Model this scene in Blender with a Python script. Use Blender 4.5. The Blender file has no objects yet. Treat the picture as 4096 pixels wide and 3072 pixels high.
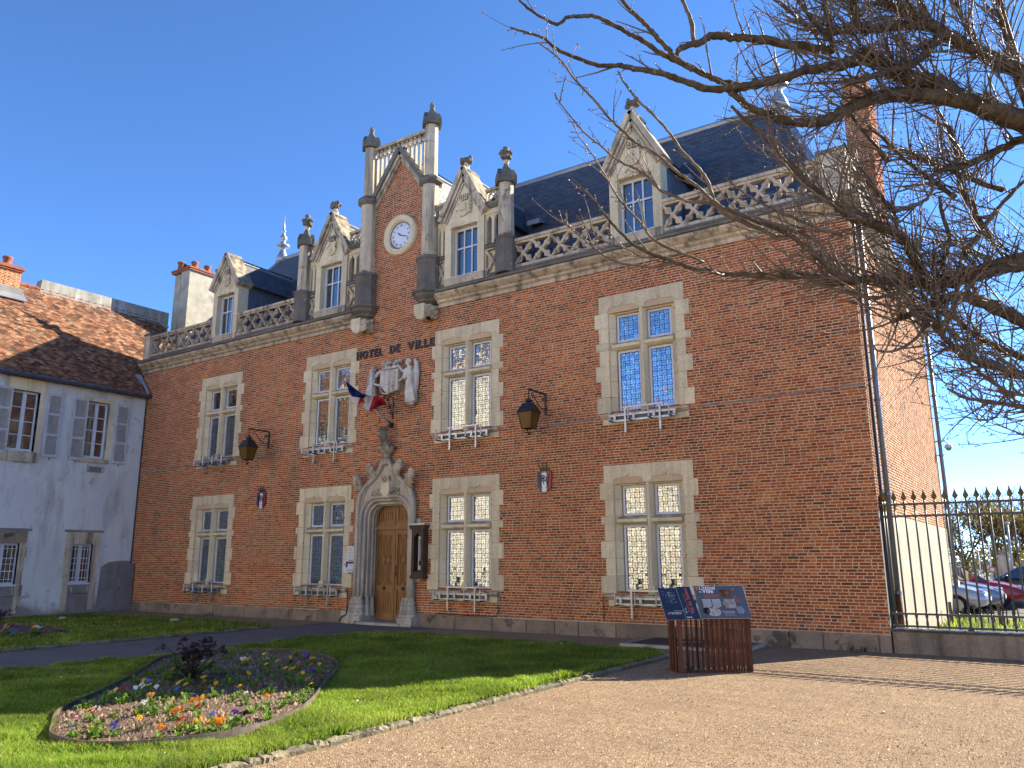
import bpy, bmesh, math, random
import numpy as np
from mathutils import Vector, Matrix
SC = bpy.context.scene
COL = SC.collection
RND = random.Random(11)
NR = np.random.default_rng(5)
PI = math.pi
# ------------------------------------------------------------------ camera, sky, sun, exposure
CAMP = Vector((0.0, -16.589, 1.7))
YAW, PIT, ROL = math.radians(-33.779), math.radians(12.475), math.radians(-0.2326)
FWD = Vector((math.sin(YAW) * math.cos(PIT), math.cos(YAW) * math.cos(PIT), math.sin(PIT)))
_r = Vector((math.cos(YAW), -math.sin(YAW), 0)); _u = _r.cross(FWD)
RGT = _r * math.cos(ROL) + _u * math.sin(ROL)
UPV = -_r * math.sin(ROL) + _u * math.cos(ROL)
cd = bpy.data.cameras.new('camera'); cam = bpy.data.objects.new('camera', cd); COL.objects.link(cam)
cd.sensor_width = 36.0; cd.lens = 36.0 * 3172.0 / 4096.0; cd.clip_start = 0.1; cd.clip_end = 2000
cam.matrix_world = Matrix(((RGT.x, UPV.x, -FWD.x, CAMP.x), (RGT.y, UPV.y, -FWD.y, CAMP.y), (RGT.z, UPV.z, -FWD.z, CAMP.z), (0, 0, 0, 1)))
SC.camera = cam
SUN_DIR = Vector((0.87, 1.52, 1.0)).normalized()          # towards the sun
SUN_EL = math.asin(SUN_DIR.z); SUN_AZ = math.atan2(SUN_DIR.x, SUN_DIR.y)
W = bpy.data.worlds.new('World'); SC.world = W; W.use_nodes = True
wt = W.node_tree; wt.nodes.clear()
sky = wt.nodes.new('ShaderNodeTexSky'); sky.sky_type = 'NISHITA'; sky.sun_disc = False
sky.sun_elevation = SUN_EL; sky.sun_rotation = SUN_AZ
sky.altitude = 3000; sky.air_density = 0.55; sky.dust_density = 0.0; sky.ozone_density = 3.0
bg = wt.nodes.new('ShaderNodeBackground'); bg.inputs['Strength'].default_value = 0.15
wo = wt.nodes.new('ShaderNodeOutputWorld')
hs = wt.nodes.new('ShaderNodeHueSaturation'); hs.inputs['Saturation'].default_value = 1.12
wt.links.new(sky.outputs[0], hs.inputs['Color']); wt.links.new(hs.outputs[0], bg.inputs[0]); wt.links.new(bg.outputs[0], wo.inputs[0])
sl = bpy.data.lights.new('sun', 'SUN'); sl.energy = 4.6; sl.angle = math.radians(0.45); sl.color = (1.0, 0.90, 0.74)
so = bpy.data.objects.new('sun', sl); COL.objects.link(so)
so.location = (20, 40, 40); so.rotation_euler = (-SUN_DIR).to_track_quat('-Z', 'Y').to_euler()
vs = SC.view_settings
vs.view_transform = 'Standard'; vs.look = 'None'; vs.exposure = 1.72; vs.gamma = 1.0; vs.use_curve_mapping = False
try:
    SC.cycles.max_bounces = 6; SC.cycles.diffuse_bounces = 3; SC.cycles.glossy_bounces = 3
    SC.cycles.transmission_bounces = 3; SC.cycles.sample_clamp_indirect = 8.0
    SC.cycles.caustics_reflective = False; SC.cycles.caustics_refractive = False
except Exception:
    pass
# ------------------------------------------------------------------ helpers
def ray(px, py):
    """direction through a point of the 4096 x 3072 picture, per metre of depth"""
    return FWD + RGT * ((px - 2048) / 3172.0) - UPV * ((py - 1536) / 3172.0)
def at_depth(px, py, d): return CAMP + ray(px, py) * d

def wloc(o):
    v = Vector((0, 0, 0))
    while o is not None:
        v += o.location; o = o.parent
    return v
def tag(o, label=None, cat=None, group=None, kind=None):
    if label: o['label'] = label
    if cat: o['category'] = cat
    if group: o['group'] = group
    if kind: o['kind'] = kind
    return o
def empty(name, loc, parent=None, **kw):
    o = bpy.data.objects.new(name, None); COL.objects.link(o)
    o.empty_display_size = 0.2
    o.parent = parent
    o.location = Vector(loc) - (wloc(parent) if parent else Vector((0, 0, 0)))
    return tag(o, **kw)
def mesh_obj(name, me, loc=(0, 0, 0), parent=None, **kw):
    o = bpy.data.objects.new(name, me); COL.objects.link(o)
    o.parent = parent
    o.location = Vector(loc) - (wloc(parent) if parent else Vector((0, 0, 0)))
    return tag(o, **kw)
def copy_tree(o, parent=None, loc=None):
    c = o.copy(); COL.objects.link(c); c.parent = parent
    if loc is not None: c.location = loc
    for ch in list(o.children): copy_tree(ch, c)
    return c

class MB:
    def __init__(s): s.v = []; s.f = []; s.a = []
    def add(s, vs_, fs, a=None):
        n = len(s.v); s.v.extend([tuple(p) for p in vs_]); s.f.extend([tuple(i + n for i in f) for f in fs])
        s.a.extend([RND.random() if a is None else a] * len(fs)); return s
    def box(s, x0, x1, y0, y1, z0, z1, a=None):
        return s.add([(x0, y0, z0), (x1, y0, z0), (x1, y1, z0), (x0, y1, z0), (x0, y0, z1), (x1, y0, z1), (x1, y1, z1), (x0, y1, z1)],
                     [(0, 3, 2, 1), (4, 5, 6, 7), (0, 1, 5, 4), (1, 2, 6, 5), (2, 3, 7, 6), (3, 0, 4, 7)], a)
    def cbox(s, x0, x1, y0, y1, z0, z1, c=0.012, a=None):
        """box with its edges towards -y and +x chamfered a little"""
        v = [(x0, y1, z0), (x1, y1, z0), (x1, y1, z1), (x0, y1, z1),
             (x0, y0 + c, z0), (x1, y0 + c, z0), (x1, y0 + c, z1), (x0, y0 + c, z1),
             (x0 + c, y0, z0 + c), (x1 - c, y0, z0 + c), (x1 - c, y0, z1 - c), (x0 + c, y0, z1 - c)]
        f = [(3, 2, 1, 0)]
        for i in range(4):
            j = (i + 1) % 4
            f += [(i, j, 4 + j, 4 + i), (4 + i, 4 + j, 8 + j, 8 + i)]
        f.append((8, 9, 10, 11))
        return s.add(v, f, a)
    def obox(s, c, ax, ay, az, a=None):
        c, ax, ay, az = Vector(c), Vector(ax), Vector(ay), Vector(az)
        v = [c - ax - ay - az, c + ax - ay - az, c + ax + ay - az, c - ax + ay - az, c - ax - ay + az, c + ax - ay + az, c + ax + ay + az, c - ax + ay + az]
        return s.add(v, [(0, 3, 2, 1), (4, 5, 6, 7), (0, 1, 5, 4), (1, 2, 6, 5), (2, 3, 7, 6), (3, 0, 4, 7)], a)
    def bar(s, p, q, w, d, up=(0, 1, 0), a=None):
        p, q = Vector(p), Vector(q); t = (q - p); L = t.length
        if L < 1e-6: return s
        t /= L; u = Vector(up); n = t.cross(u)
        if n.length < 1e-4: n = t.cross(Vector((1, 0, 0)))
        n.normalize(); b = n.cross(t)
        return s.obox((p + q) / 2, t * (L / 2), n * (w / 2), b * (d / 2), a)
    def prism(s, poly, d0, d1, plane='xz', a=None):
        """polygon in the plane, extruded from d0 to d1 along the remaining axis"""
        def P(u, w, d):
            return {'xz': (u, d, w), 'yz': (d, u, w), 'xy': (u, w, d)}[plane]
        n = len(poly)
        v = [P(u, w, d0) for u, w in poly] + [P(u, w, d1) for u, w in poly]
        f = [tuple(range(n)), tuple(range(2 * n - 1, n - 1, -1))]
        f += [(i, n + i, n + (i + 1) % n, (i + 1) % n) for i in range(n)]
        return s.add(v, f, a)
    def tube(s, pts, rad, n=6, closed=False, a=None, flat=None):
        pts = [Vector(p) for p in pts]; m = len(pts)
        if not hasattr(rad, '__len__'): rad = [rad] * m
        ref = None; vs_ = []
        for i, p in enumerate(pts):
            if closed: t = pts[(i + 1) % m] - pts[i - 1]
            else: t = pts[min(i + 1, m - 1)] - pts[max(i - 1, 0)]
            if t.length < 1e-9: t = Vector((0, 0, 1))
            t.normalize()
            if ref is None:
                ref = t.cross(Vector((0, 0, 1)))
                if ref.length < 0.05: ref = t.cross(Vector((1, 0, 0)))
            ref = ref - t * ref.dot(t)
            if ref.length < 1e-6: ref = t.orthogonal()
            ref.normalize(); b = t.cross(ref)
            for k in range(n):
                an = 2 * PI * k / n
                o = (ref * math.cos(an) + b * math.sin(an)) * rad[i]
                if flat: o = Vector((o.x * flat[0], o.y * flat[1], o.z * flat[2]))
                vs_.append(p + o)
        f = []
        for i in range(m if closed else m - 1):
            j = (i + 1) % m
            for k in range(n):
                l = (k + 1) % n
                f.append((i * n + k, i * n + l, j * n + l, j * n + k))
        if not closed: f += [tuple(range(n - 1, -1, -1)), tuple(range((m - 1) * n, m * n))]
        return s.add(vs_, f, a)
    def lathe(s, prof, c, n=12, ph=0.0, a=None, sx=1, sy=1):
        c = Vector(c); vs_ = []; m = len(prof)
        for r, z in prof:
            for k in range(n):
                an = ph + 2 * PI * k / n
                vs_.append((c.x + r * sx * math.cos(an), c.y + r * sy * math.sin(an), c.z + z))
        f = [(i * n + k, i * n + (k + 1) % n, (i + 1) * n + (k + 1) % n, (i + 1) * n + k) for i in range(m - 1) for k in range(n)]
        f += [tuple(range(n - 1, -1, -1)), tuple(range((m - 1) * n, m * n))]
        return s.add(vs_, f, a)
    def ball(s, c, r, n=8, m=6, a=None):
        if not hasattr(r, '__len__'): r = (r, r, r)
        c = Vector(c); vs_ = [(c.x, c.y, c.z - r[2])]
        for i in range(1, m):
            th = PI * i / m - PI / 2
            for k in range(n):
                an = 2 * PI * k / n
                vs_.append((c.x + r[0] * math.cos(th) * math.cos(an), c.y + r[1] * math.cos(th) * math.sin(an), c.z + r[2] * math.sin(th)))
        vs_.append((c.x, c.y, c.z + r[2])); L = len(vs_) - 1
        f = [(0, 1 + (k + 1) % n, 1 + k) for k in range(n)]
        for i in range(m - 2):
            b = 1 + i * n
            f += [(b + k, b + (k + 1) % n, b + n + (k + 1) % n, b + n + k) for k in range(n)]
        b = 1 + (m - 2) * n
        f += [(b + k, b + (k + 1) % n, L) for k in range(n)]
        return s.add(vs_, f, a)
    def mesh(s, name, mat, smooth=False, org=(0, 0, 0), recalc=True, attr=False):
        me = bpy.data.meshes.new(name)
        o = Vector(org)
        me.from_pydata([(p[0] - o.x, p[1] - o.y, p[2] - o.z) for p in s.v], [], s.f)
        if attr:
            at = me.attributes.new('rnd', 'FLOAT', 'FACE'); at.data.foreach_set('value', np.array(s.a, dtype=np.float32))
        if recalc and len(s.f) < 60000:
            b = bmesh.new(); b.from_mesh(me); bmesh.ops.recalc_face_normals(b, faces=b.faces); b.to_mesh(me); b.free()
        if smooth: me.polygons.foreach_set('use_smooth', [True] * len(me.polygons))
        me.materials.append(mat); me.update()
        return me
    def build(s, name, mat, parent=None, org=None, smooth=False, attr=False, recalc=True, **kw):
        if org is None: org = wloc(parent) if parent else (0, 0, 0)
        return mesh_obj(name, s.mesh(name, mat, smooth, org, recalc, attr), org, parent, **kw)

def np_mesh(name, V, F, mat, attr=None, smooth=False, attrs=None):
    """V (n,3) float, F (m,k) int with one k"""
    V = np.asarray(V, np.float32); F = np.asarray(F, np.int32); k = F.shape[1]
    me = bpy.data.meshes.new(name)
    me.vertices.add(len(V)); me.vertices.foreach_set('co', V.ravel())
    me.loops.add(F.size); me.loops.foreach_set('vertex_index', F.ravel())
    me.polygons.add(len(F)); me.polygons.foreach_set('loop_start', np.arange(0, F.size, k, dtype=np.int32))
    try: me.polygons.foreach_set('loop_total', np.full(len(F), k, np.int32))
    except Exception: pass
    if attr is not None:
        at = me.attributes.new('rnd', 'FLOAT', 'FACE'); at.data.foreach_set('value', np.asarray(attr, np.float32))
    if smooth: me.polygons.foreach_set('use_smooth', np.ones(len(F), bool))
    me.materials.append(mat); me.update(calc_edges=True); me.validate()
    return me
def remesh(o, voxel, smooth=2):
    m = o.modifiers.new('remesh', 'REMESH'); m.mode = 'VOXEL'; m.voxel_size = voxel; m.use_smooth_shade = True
    if smooth:
        k = o.modifiers.new('smooth', 'SMOOTH'); k.iterations = smooth; k.factor = 0.5
    return o
def text_mesh(name, body, size, mat, extrude=0.0, align='LEFT', bold=0.0, shear=0.0):
    """letters as a mesh in the local xy plane"""
    cu = bpy.data.curves.new(name, 'FONT'); cu.body = body; cu.size = size; cu.extrude = extrude; cu.align_x = align
    cu.offset = bold; cu.resolution_u = 2; cu.shear = shear
    t = bpy.data.objects.new(name, cu); COL.objects.link(t)
    dg = bpy.context.evaluated_depsgraph_get(); dg.update()
    me = bpy.data.meshes.new_from_object(t.evaluated_get(dg))
    bpy.data.objects.remove(t); bpy.data.curves.remove(cu)
    me.name = name; me.materials.clear(); me.materials.append(mat)
    return me
def frame(o, p, ex, ez_up):
    """orient an object: local x along ex, local y along ez_up; p is in the parent's unrotated frame"""
    ex = Vector(ex).normalized(); ey = Vector(ez_up); ey = (ey - ex * ey.dot(ex)).normalized(); n = ex.cross(ey)
    m = Matrix(((ex.x, ey.x, n.x), (ex.y, ey.y, n.y), (ex.z, ey.z, n.z)))
    o.rotation_euler = m.to_euler()
    o.location = Vector(p) - (wloc(o.parent) if o.parent else Vector((0, 0, 0)))
    return o
# ------------------------------------------------------------------ materials
class Sh:
    def __init__(s, name):
        s.m = bpy.data.materials.new(name); s.m.use_nodes = True; s.t = s.m.node_tree; s.t.nodes.clear()
        s.out = s.t.nodes.new('ShaderNodeOutputMaterial'); s._pos = None
    def nd(s, typ, **kw):
        n = s.t.nodes.new('ShaderNode' + typ)
        for k, v in kw.items():
            if k in n.inputs.keys() if isinstance(k, str) else False: s.set(n.inputs[k], v)
            else: setattr(n, k, v)
        return n
    def set(s, sock, v):
        if hasattr(v, 'is_linked') or isinstance(v, bpy.types.NodeSocket): s.t.links.new(v, sock)
        else:
            if hasattr(v, '__len__') and len(v) == 3 and sock.type == 'RGBA': v = (*v, 1)
            sock.default_value = v
    def pos(s, sc=None):
        if s._pos is None: s._pos = s.nd('NewGeometry').outputs['Position']
        if sc is None: return s._pos
        m = s.nd('VectorMath', operation='MULTIPLY'); s.set(m.inputs[0], s._pos); m.inputs[1].default_value = sc
        return m.outputs[0]
    def noise(s, scale, detail=3, rough=0.55, sc=None, dist=0.0):
        n = s.nd('TexNoise'); s.set(n.inputs['Vector'], s.pos(sc)); n.inputs['Scale'].default_value = scale
        n.inputs['Detail'].default_value = detail; n.inputs['Roughness'].default_value = rough; n.inputs['Distortion'].default_value = dist
        return n.outputs[0]
    def ramp(s, fac, pts, interp='LINEAR'):
        r = s.nd('ValToRGB'); s.set(r.inputs[0], fac); e = r.color_ramp; e.interpolation = interp
        while len(e.elements) > len(pts): e.elements.remove(e.elements[-1])
        while len(e.elements) < len(pts): e.elements.new(0.5)
        for q, (p, c) in zip(e.elements, pts):
            q.position = p; q.color = (c, c, c, 1) if not hasattr(c, '__len__') else (*c[:3], 1)
        return r.outputs[0]
    def mix(s, fac, a, b, blend='MIX'):
        n = s.nd('MixRGB', blend_type=blend); s.set(n.inputs[0], fac); s.set(n.inputs[1], a); s.set(n.inputs[2], b); return n.outputs[0]
    def math(s, op, a, b=0.0, clamp=False):
        n = s.nd('Math', operation=op); n.use_clamp = clamp; s.set(n.inputs[0], a); s.set(n.inputs[1], b); return n.outputs[0]
    def bump(s, h, strength=0.4, dist=0.01, normal=None):
        n = s.nd('Bump'); s.set(n.inputs['Height'], h); n.inputs['Strength'].default_value = strength; n.inputs['Distance'].default_value = dist
        if normal is not None: s.set(n.inputs['Normal'], normal)
        return n.outputs[0]
    def attr(s, name='rnd'):
        n = s.nd('Attribute'); n.attribute_name = name; return n.outputs['Fac']
    def orand(s): return s.nd('ObjectInfo').outputs['Random']
    def sep(s):
        n = s.nd('SeparateXYZ'); s.set(n.inputs[0], s.pos()); return n.outputs
    def up(s):
        g = s.nd('NewGeometry'); n = s.nd('SeparateXYZ'); s.set(n.inputs[0], g.outputs['Normal']); return n.outputs[2]
    def done(s, col, rough=0.8, spec=0.3, metal=0.0, normal=None, **kw):
        b = s.nd('BsdfPrincipled'); s.set(b.inputs['Base Color'], col); s.set(b.inputs['Roughness'], rough)
        b.inputs['Specular IOR Level'].default_value = spec; b.inputs['Metallic'].default_value = metal
        if normal is not None: s.set(b.inputs['Normal'], normal)
        for k, v in kw.items(): s.set(b.inputs[k.replace('_', ' ')], v)
        s.t.links.new(b.outputs[0], s.out.inputs[0]); s.b = b
        return s.m
def mul(c, k): return tuple(min(1, x * k) for x in c)
def mk(name, c1, c2=None, ns=2.5, rough=0.85, spec=0.25, metal=0.0, fine=0.18, fs=35, bump=0.0, bs=60, bd=0.006, streak=None, top=None, patch=None, rnd=None, rv=0.25):
    """general weathered surface: two tones by broad noise, fine grain, runs, patches and growth on ledges"""
    s = Sh(name); c2 = c2 or mul(c1, 0.8)
    col = s.mix(s.ramp(s.noise(ns, 4, 0.6), [(0.35, 0.0), (0.65, 1.0)]), c1, c2)
    if rnd:
        src = s.orand() if rnd == 'o' else s.attr()
        col = s.mix(1.0, col, s.ramp(src, [(0, 1 - rv), (1, 1 + rv)]), 'MULTIPLY')
    if streak:
        col = s.mix(s.math('MULTIPLY', s.ramp(s.noise(1.0, 4, 0.6, sc=(5, 5, 0.45)), [(0.48, 0.0), (0.68, 1.0)]), streak[1]), col, streak[0])
    if patch:
        col = s.mix(s.math('MULTIPLY', s.ramp(s.noise(patch[1], 5, 0.65, dist=0.6), [(patch[2], 0.0), (patch[2] + 0.08, 1.0)]), patch[3]), col, patch[0])
    if top:
        col = s.mix(s.math('MULTIPLY', s.math('MULTIPLY', s.ramp(s.up(), [(0.25, 0.0), (0.6, 1.0)]), s.ramp(s.noise(6, 4), [(0.3, 0.35), (0.6, 1.0)])), top[1]), col, top[0])
    if fine:
        col = s.mix(1.0, col, s.ramp(s.noise(fs, 3, 0.6), [(0.25, 1 - fine), (0.75, 1 + fine)]), 'MULTIPLY')
    nrm = s.bump(s.noise(bs, 4, 0.6), bump, bd) if bump else None
    return s.done(col, rough, spec, metal, nrm)

def brick_mat(name, src, pale=0.0):
    s = Sh(name); r = s.attr() if src == 'a' else s.orand()
    col = s.ramp(r, [(0.0, (0.13, 0.056, 0.038)), (0.05, (0.18, 0.058, 0.032)), (0.11, (0.28, 0.074, 0.029)), (0.45, (0.39, 0.103, 0.034)), (0.75, (0.46, 0.130, 0.040)), (0.95, (0.51, 0.165, 0.050)), (1.0, (0.53, 0.21, 0.070))])
    big = s.noise(0.35, 4, 0.6)
    col = s.mix(1.0, col, s.ramp(s.math('ADD', s.math('MULTIPLY', big, .6), s.math('MULTIPLY', s.noise(0.9, 5, 0.7, sc=(1, 1, 1.6)), .4)), [(0.36, (0.66, 0.60, 0.60)), (0.5, (1.03, 1.0, 1.0)), (0.64, (1.25, 1.30, 1.2))]), 'MULTIPLY')
    # pale lime bloom in patches and a mortar-washed foot of the wall
    z = s.sep()[2]
    wash = s.math('MULTIPLY', s.ramp(s.math('ADD', z, s.math('MULTIPLY', s.noise(1.1, 4), 1.3)), [(0.0, 1.0), (0.88, 1.0), (1.0, 0.0)]), 0.72)
    wash = s.math('MULTIPLY', wash, s.ramp(z, [(0.0, 1.0), (0.95, 1.0), (1.0, 0.0)]))
    col = s.mix(wash, col, (0.235, 0.145, 0.105))
    col = s.mix(s.math('MULTIPLY', s.ramp(s.noise(2.3, 5, 0.7), [(0.66, 0.0), (0.78, 1.0)]), 0.30), col, (0.50, 0.42, 0.35))
    col = s.mix(s.math('MULTIPLY', s.ramp(s.noise(1.2, 5, 0.7, sc=(1, 1, 0.35)), [(0.56, 0.0), (0.72, 1.0)]), 0.45), col, (0.10, 0.055, 0.04))
    if pale: col = s.mix(s.ramp(s.noise(7, 4), [(0.3, pale * .7), (0.7, pale)]), col, (0.33, 0.225, 0.115))  # sun on the side wall mixed into the brick colour as pale tan
    col = s.mix(1.0, col, s.ramp(s.noise(55, 3), [(0.25, 0.80), (0.75, 1.2)]), 'MULTIPLY')
    return s.done(col, 0.9, 0.15, 0, s.bump(s.noise(90, 4), 0.5, 0.004))
M = {}
M['brick'] = brick_mat('brick', 'a'); M['brick_o'] = brick_mat('brick_single', 'o'); M['brick_sunlit'] = brick_mat('sunlit_side_brick', 'a', 0.45)  # last one is a paler copy, carrying the side wall's sunlight in its colour
M['mortar'] = mk('mortar', (0.66, 0.50, 0.315), (0.55, 0.41, 0.255), ns=1.2, bump=0.4, bs=120, patch=((0.42, 0.28, 0.20), 0.9, 0.58, 0.5))
M['stone'] = mk('limestone', (0.78, 0.67, 0.44), (0.69, 0.585, 0.375), ns=3.0, bump=0.35, bs=45, streak=((0.40, 0.33, 0.235), 0.5), top=((0.17, 0.145, 0.10), 0.75), patch=((0.70, 0.62, 0.47), 4, 0.62, 0.5), rnd='o', rv=0.10)
M['stone2'] = mk('weathered_limestone', (0.66, 0.55, 0.385), (0.46, 0.385, 0.27), ns=1.7, bump=0.5, bs=40, streak=((0.12, 0.105, 0.085), 0.85), top=((0.07, 0.066, 0.055), 0.95), patch=((0.13, 0.12, 0.10), 2.2, 0.58, 0.75), rnd='o', rv=0.10)
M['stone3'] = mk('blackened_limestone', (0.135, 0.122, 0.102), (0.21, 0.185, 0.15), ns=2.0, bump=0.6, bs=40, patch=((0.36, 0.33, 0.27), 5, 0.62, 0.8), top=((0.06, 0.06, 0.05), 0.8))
M['stone_grey'] = mk('portal_limestone', (0.60, 0.53, 0.42), (0.48, 0.42, 0.325), ns=2.2, bump=0.35, bs=50, streak=((0.20, 0.185, 0.155), 0.65), top=((0.17, 0.155, 0.13), 0.7))
M['carve'] = mk('white_weathered_carving', (0.74, 0.69, 0.60), (0.56, 0.52, 0.45), ns=5, bump=0.5, bs=40, streak=((0.11, 0.10, 0.09), 0.9), patch=((0.09, 0.082, 0.07), 6, 0.60, 0.85))
M['plinth'] = mk('plinth_stone', (0.34, 0.26, 0.185), (0.215, 0.165, 0.12), ns=1.5, bump=0.6, bs=25, patch=((0.07, 0.062, 0.052), 2.0, 0.56, 0.8), rnd='o', rv=0.2)
def slate_mat(name, src):
    s = Sh(name); r = s.attr() if src == 'a' else s.orand()
    col = s.ramp(r, [(0, (0.034, 0.046, 0.070)), (0.5, (0.050, 0.064, 0.092)), (1, (0.075, 0.090, 0.118))])
    col = s.mix(s.ramp(s.noise(3, 4), [(0.5, 0.0), (0.75, 0.35)]), col, (0.09, 0.09, 0.085))
    return s.done(col, s.ramp(r, [(0, 0.42), (1, 0.62)]), 0.45, 0, s.bump(s.noise(40, 4), 0.25, 0.004))
M['slate'] = slate_mat('slate', 'a'); M['slate_o'] = slate_mat('slate_single', 'o')
def tile_mat(name, src):
    s = Sh(name); r = s.attr() if src == 'a' else s.orand()
    col = s.ramp(r, [(0, (0.07, 0.042, 0.032)), (0.25, (0.16, 0.075, 0.045)), (0.55, (0.26, 0.115, 0.062)), (0.8, (0.34, 0.17, 0.095)), (1.0, (0.42, 0.27, 0.17))])
    col = s.mix(s.ramp(s.noise(1.6, 5, 0.7), [(0.45, 0.0), (0.7, 0.65)]), col, (0.12, 0.09, 0.062))
    col = s.mix(s.ramp(s.noise(5, 5, 0.7), [(0.6, 0.0), (0.72, 0.6)]), col, (0.40, 0.34, 0.25))
    return s.done(col, 0.92, 0.1, 0, s.bump(s.noise(60, 4), 0.5, 0.006))
M['tile'] = tile_mat('roof_tile', 'a'); M['tile_o'] = tile_mat('roof_tile_single', 'o')
M['zinc'] = mk('zinc', (0.42, 0.44, 0.47), (0.33, 0.35, 0.38), ns=2, rough=0.42, spec=0.5, metal=0.6, fine=0.08)
M['cheek'] = mk('blue_grey_zinc', (0.13, 0.16, 0.20), (0.10, 0.125, 0.165), ns=1.5, rough=0.5, spec=0.4, metal=0.3, fine=0.1, streak=((0.20, 0.23, 0.26), 0.4))
M['gutter'] = mk('aged_zinc_gutter', (0.11, 0.12, 0.135), (0.07, 0.078, 0.09), ns=3, rough=0.5, spec=0.4, metal=0.5)
M['pipe'] = mk('zinc_pipe', (0.27, 0.285, 0.30), (0.20, 0.215, 0.225), ns=3, rough=0.45, metal=0.55, streak=((0.36, 0.37, 0.37), 0.4))
M['rust_pipe'] = mk('rusty_iron', (0.12, 0.05, 0.03), (0.2, 0.085, 0.04), ns=8, rough=0.85)
M['white'] = mk('white_paint', (0.70, 0.73, 0.77), (0.62, 0.65, 0.69), ns=4, rough=0.5, spec=0.35, fine=0.05)
M['shutter'] = mk('flaking_shutter_paint', (0.56, 0.575, 0.58), (0.44, 0.45, 0.455), ns=5, rough=0.7, patch=((0.22, 0.20, 0.18), 9, 0.60, 0.8))
M['alu'] = mk('aluminium', (0.50, 0.51, 0.52), (0.38, 0.39, 0.40), ns=4, rough=0.36, metal=0.85, fine=0.1)
M['lead'] = mk('lead_came', (0.03, 0.03, 0.033), rough=0.6, spec=0.3, fine=0.1)
def leaded():
    s = Sh('leaded_glass'); r = s.attr()
    col = s.ramp(r, [(0.0, (0.02, 0.022, 0.024)), (0.88, (0.035, 0.038, 0.04)), (0.90, (0.03, 0.10, 0.05)), (0.93, (0.05, 0.12, 0.03)), (0.945, (0.14, 0.09, 0.02)), (0.955, (0.16, 0.07, 0.02)), (0.965, (0.10, 0.10, 0.095)), (1.0, (0.14, 0.14, 0.13))], 'CONSTANT')
    d = s.nd('BsdfPrincipled'); s.set(d.inputs['Base Color'], col); d.inputs['Roughness'].default_value = 0.10; d.inputs['Specular IOR Level'].default_value = 0.8
    g = s.nd('BsdfGlossy'); g.inputs['Roughness'].default_value = 0.05
    s.set(g.inputs['Color'], s.ramp(r, [(0, (0.70, 0.76, 0.80)), (0.25, (0.84, 0.90, 0.95)), (0.6, (0.95, 0.98, 1.0)), (0.90, (0.60, 0.80, 0.58)), (0.945, (0.9, 0.78, 0.5)), (0.965, (1, 1, 1))], 'CONSTANT'))
    nb = s.bump(s.noise(14, 2), 0.12, 0.02); s.set(g.inputs['Normal'], nb); s.set(d.inputs['Normal'], nb)
    m = s.nd('MixShader'); m.inputs[0].default_value = 0.40
    s.t.links.new(d.outputs[0], m.inputs[1]); s.t.links.new(g.outputs[0], m.inputs[2]); s.t.links.new(m.outputs[0], s.out.inputs[0])
    return s.m
M['leaded'] = leaded()
def glass(name, col, k, rough=0.03):
    s = Sh(name); d = s.nd('BsdfPrincipled'); s.set(d.inputs['Base Color'], col); d.inputs['Roughness'].default_value = rough; d.inputs['Specular IOR Level'].default_value = 0.7
    g = s.nd('BsdfGlossy'); g.inputs['Roughness'].default_value = rough; s.set(g.inputs['Color'], (0.95, 0.97, 1.0))
    nb = s.bump(s.noise(1.6, 2), 0.08, 0.05); s.set(g.inputs['Normal'], nb)
    m = s.nd('MixShader'); m.inputs[0].default_value = k
    s.t.links.new(d.outputs[0], m.inputs[1]); s.t.links.new(g.outputs[0], m.inputs[2]); s.t.links.new(m.outputs[0], s.out.inputs[0]); return s.m
M['glass'] = glass('window_glass', (0.012, 0.014, 0.018), 0.16)
M['car_glass'] = glass('car_glass', (0.012, 0.015, 0.018), 0.18)
def wood():
    s = Sh('oak_door'); c = s.mix(s.ramp(s.noise(3.0, 5, 0.6, sc=(9, 9, 0.8)), [(0.3, 0.0), (0.7, 1.0)]), (0.36, 0.185, 0.062), (0.23, 0.108, 0.034))
    c = s.mix(1.0, c, s.ramp(s.noise(60, 3, sc=(1, 1, 0.1)), [(0.3, 0.8), (0.7, 1.2)]), 'MULTIPLY')
    return s.done(c, 0.5, 0.4, 0, s.bump(s.noise(40, 3, sc=(1, 1, 0.1)), 0.2, 0.003))
M['wood'] = wood()
M['wood2'] = mk('dark_oak', (0.085, 0.05, 0.03), (0.06, 0.034, 0.02), ns=6, rough=0.55)
M['iron'] = mk('black_iron', (0.018, 0.018, 0.02), rough=0.45, spec=0.5, fine=0.1)
M['amber'] = mk('amber_glass', (0.17, 0.088, 0.008), (0.12, 0.062, 0.006), ns=5, rough=0.3, spec=0.25, fine=0.05)
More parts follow.
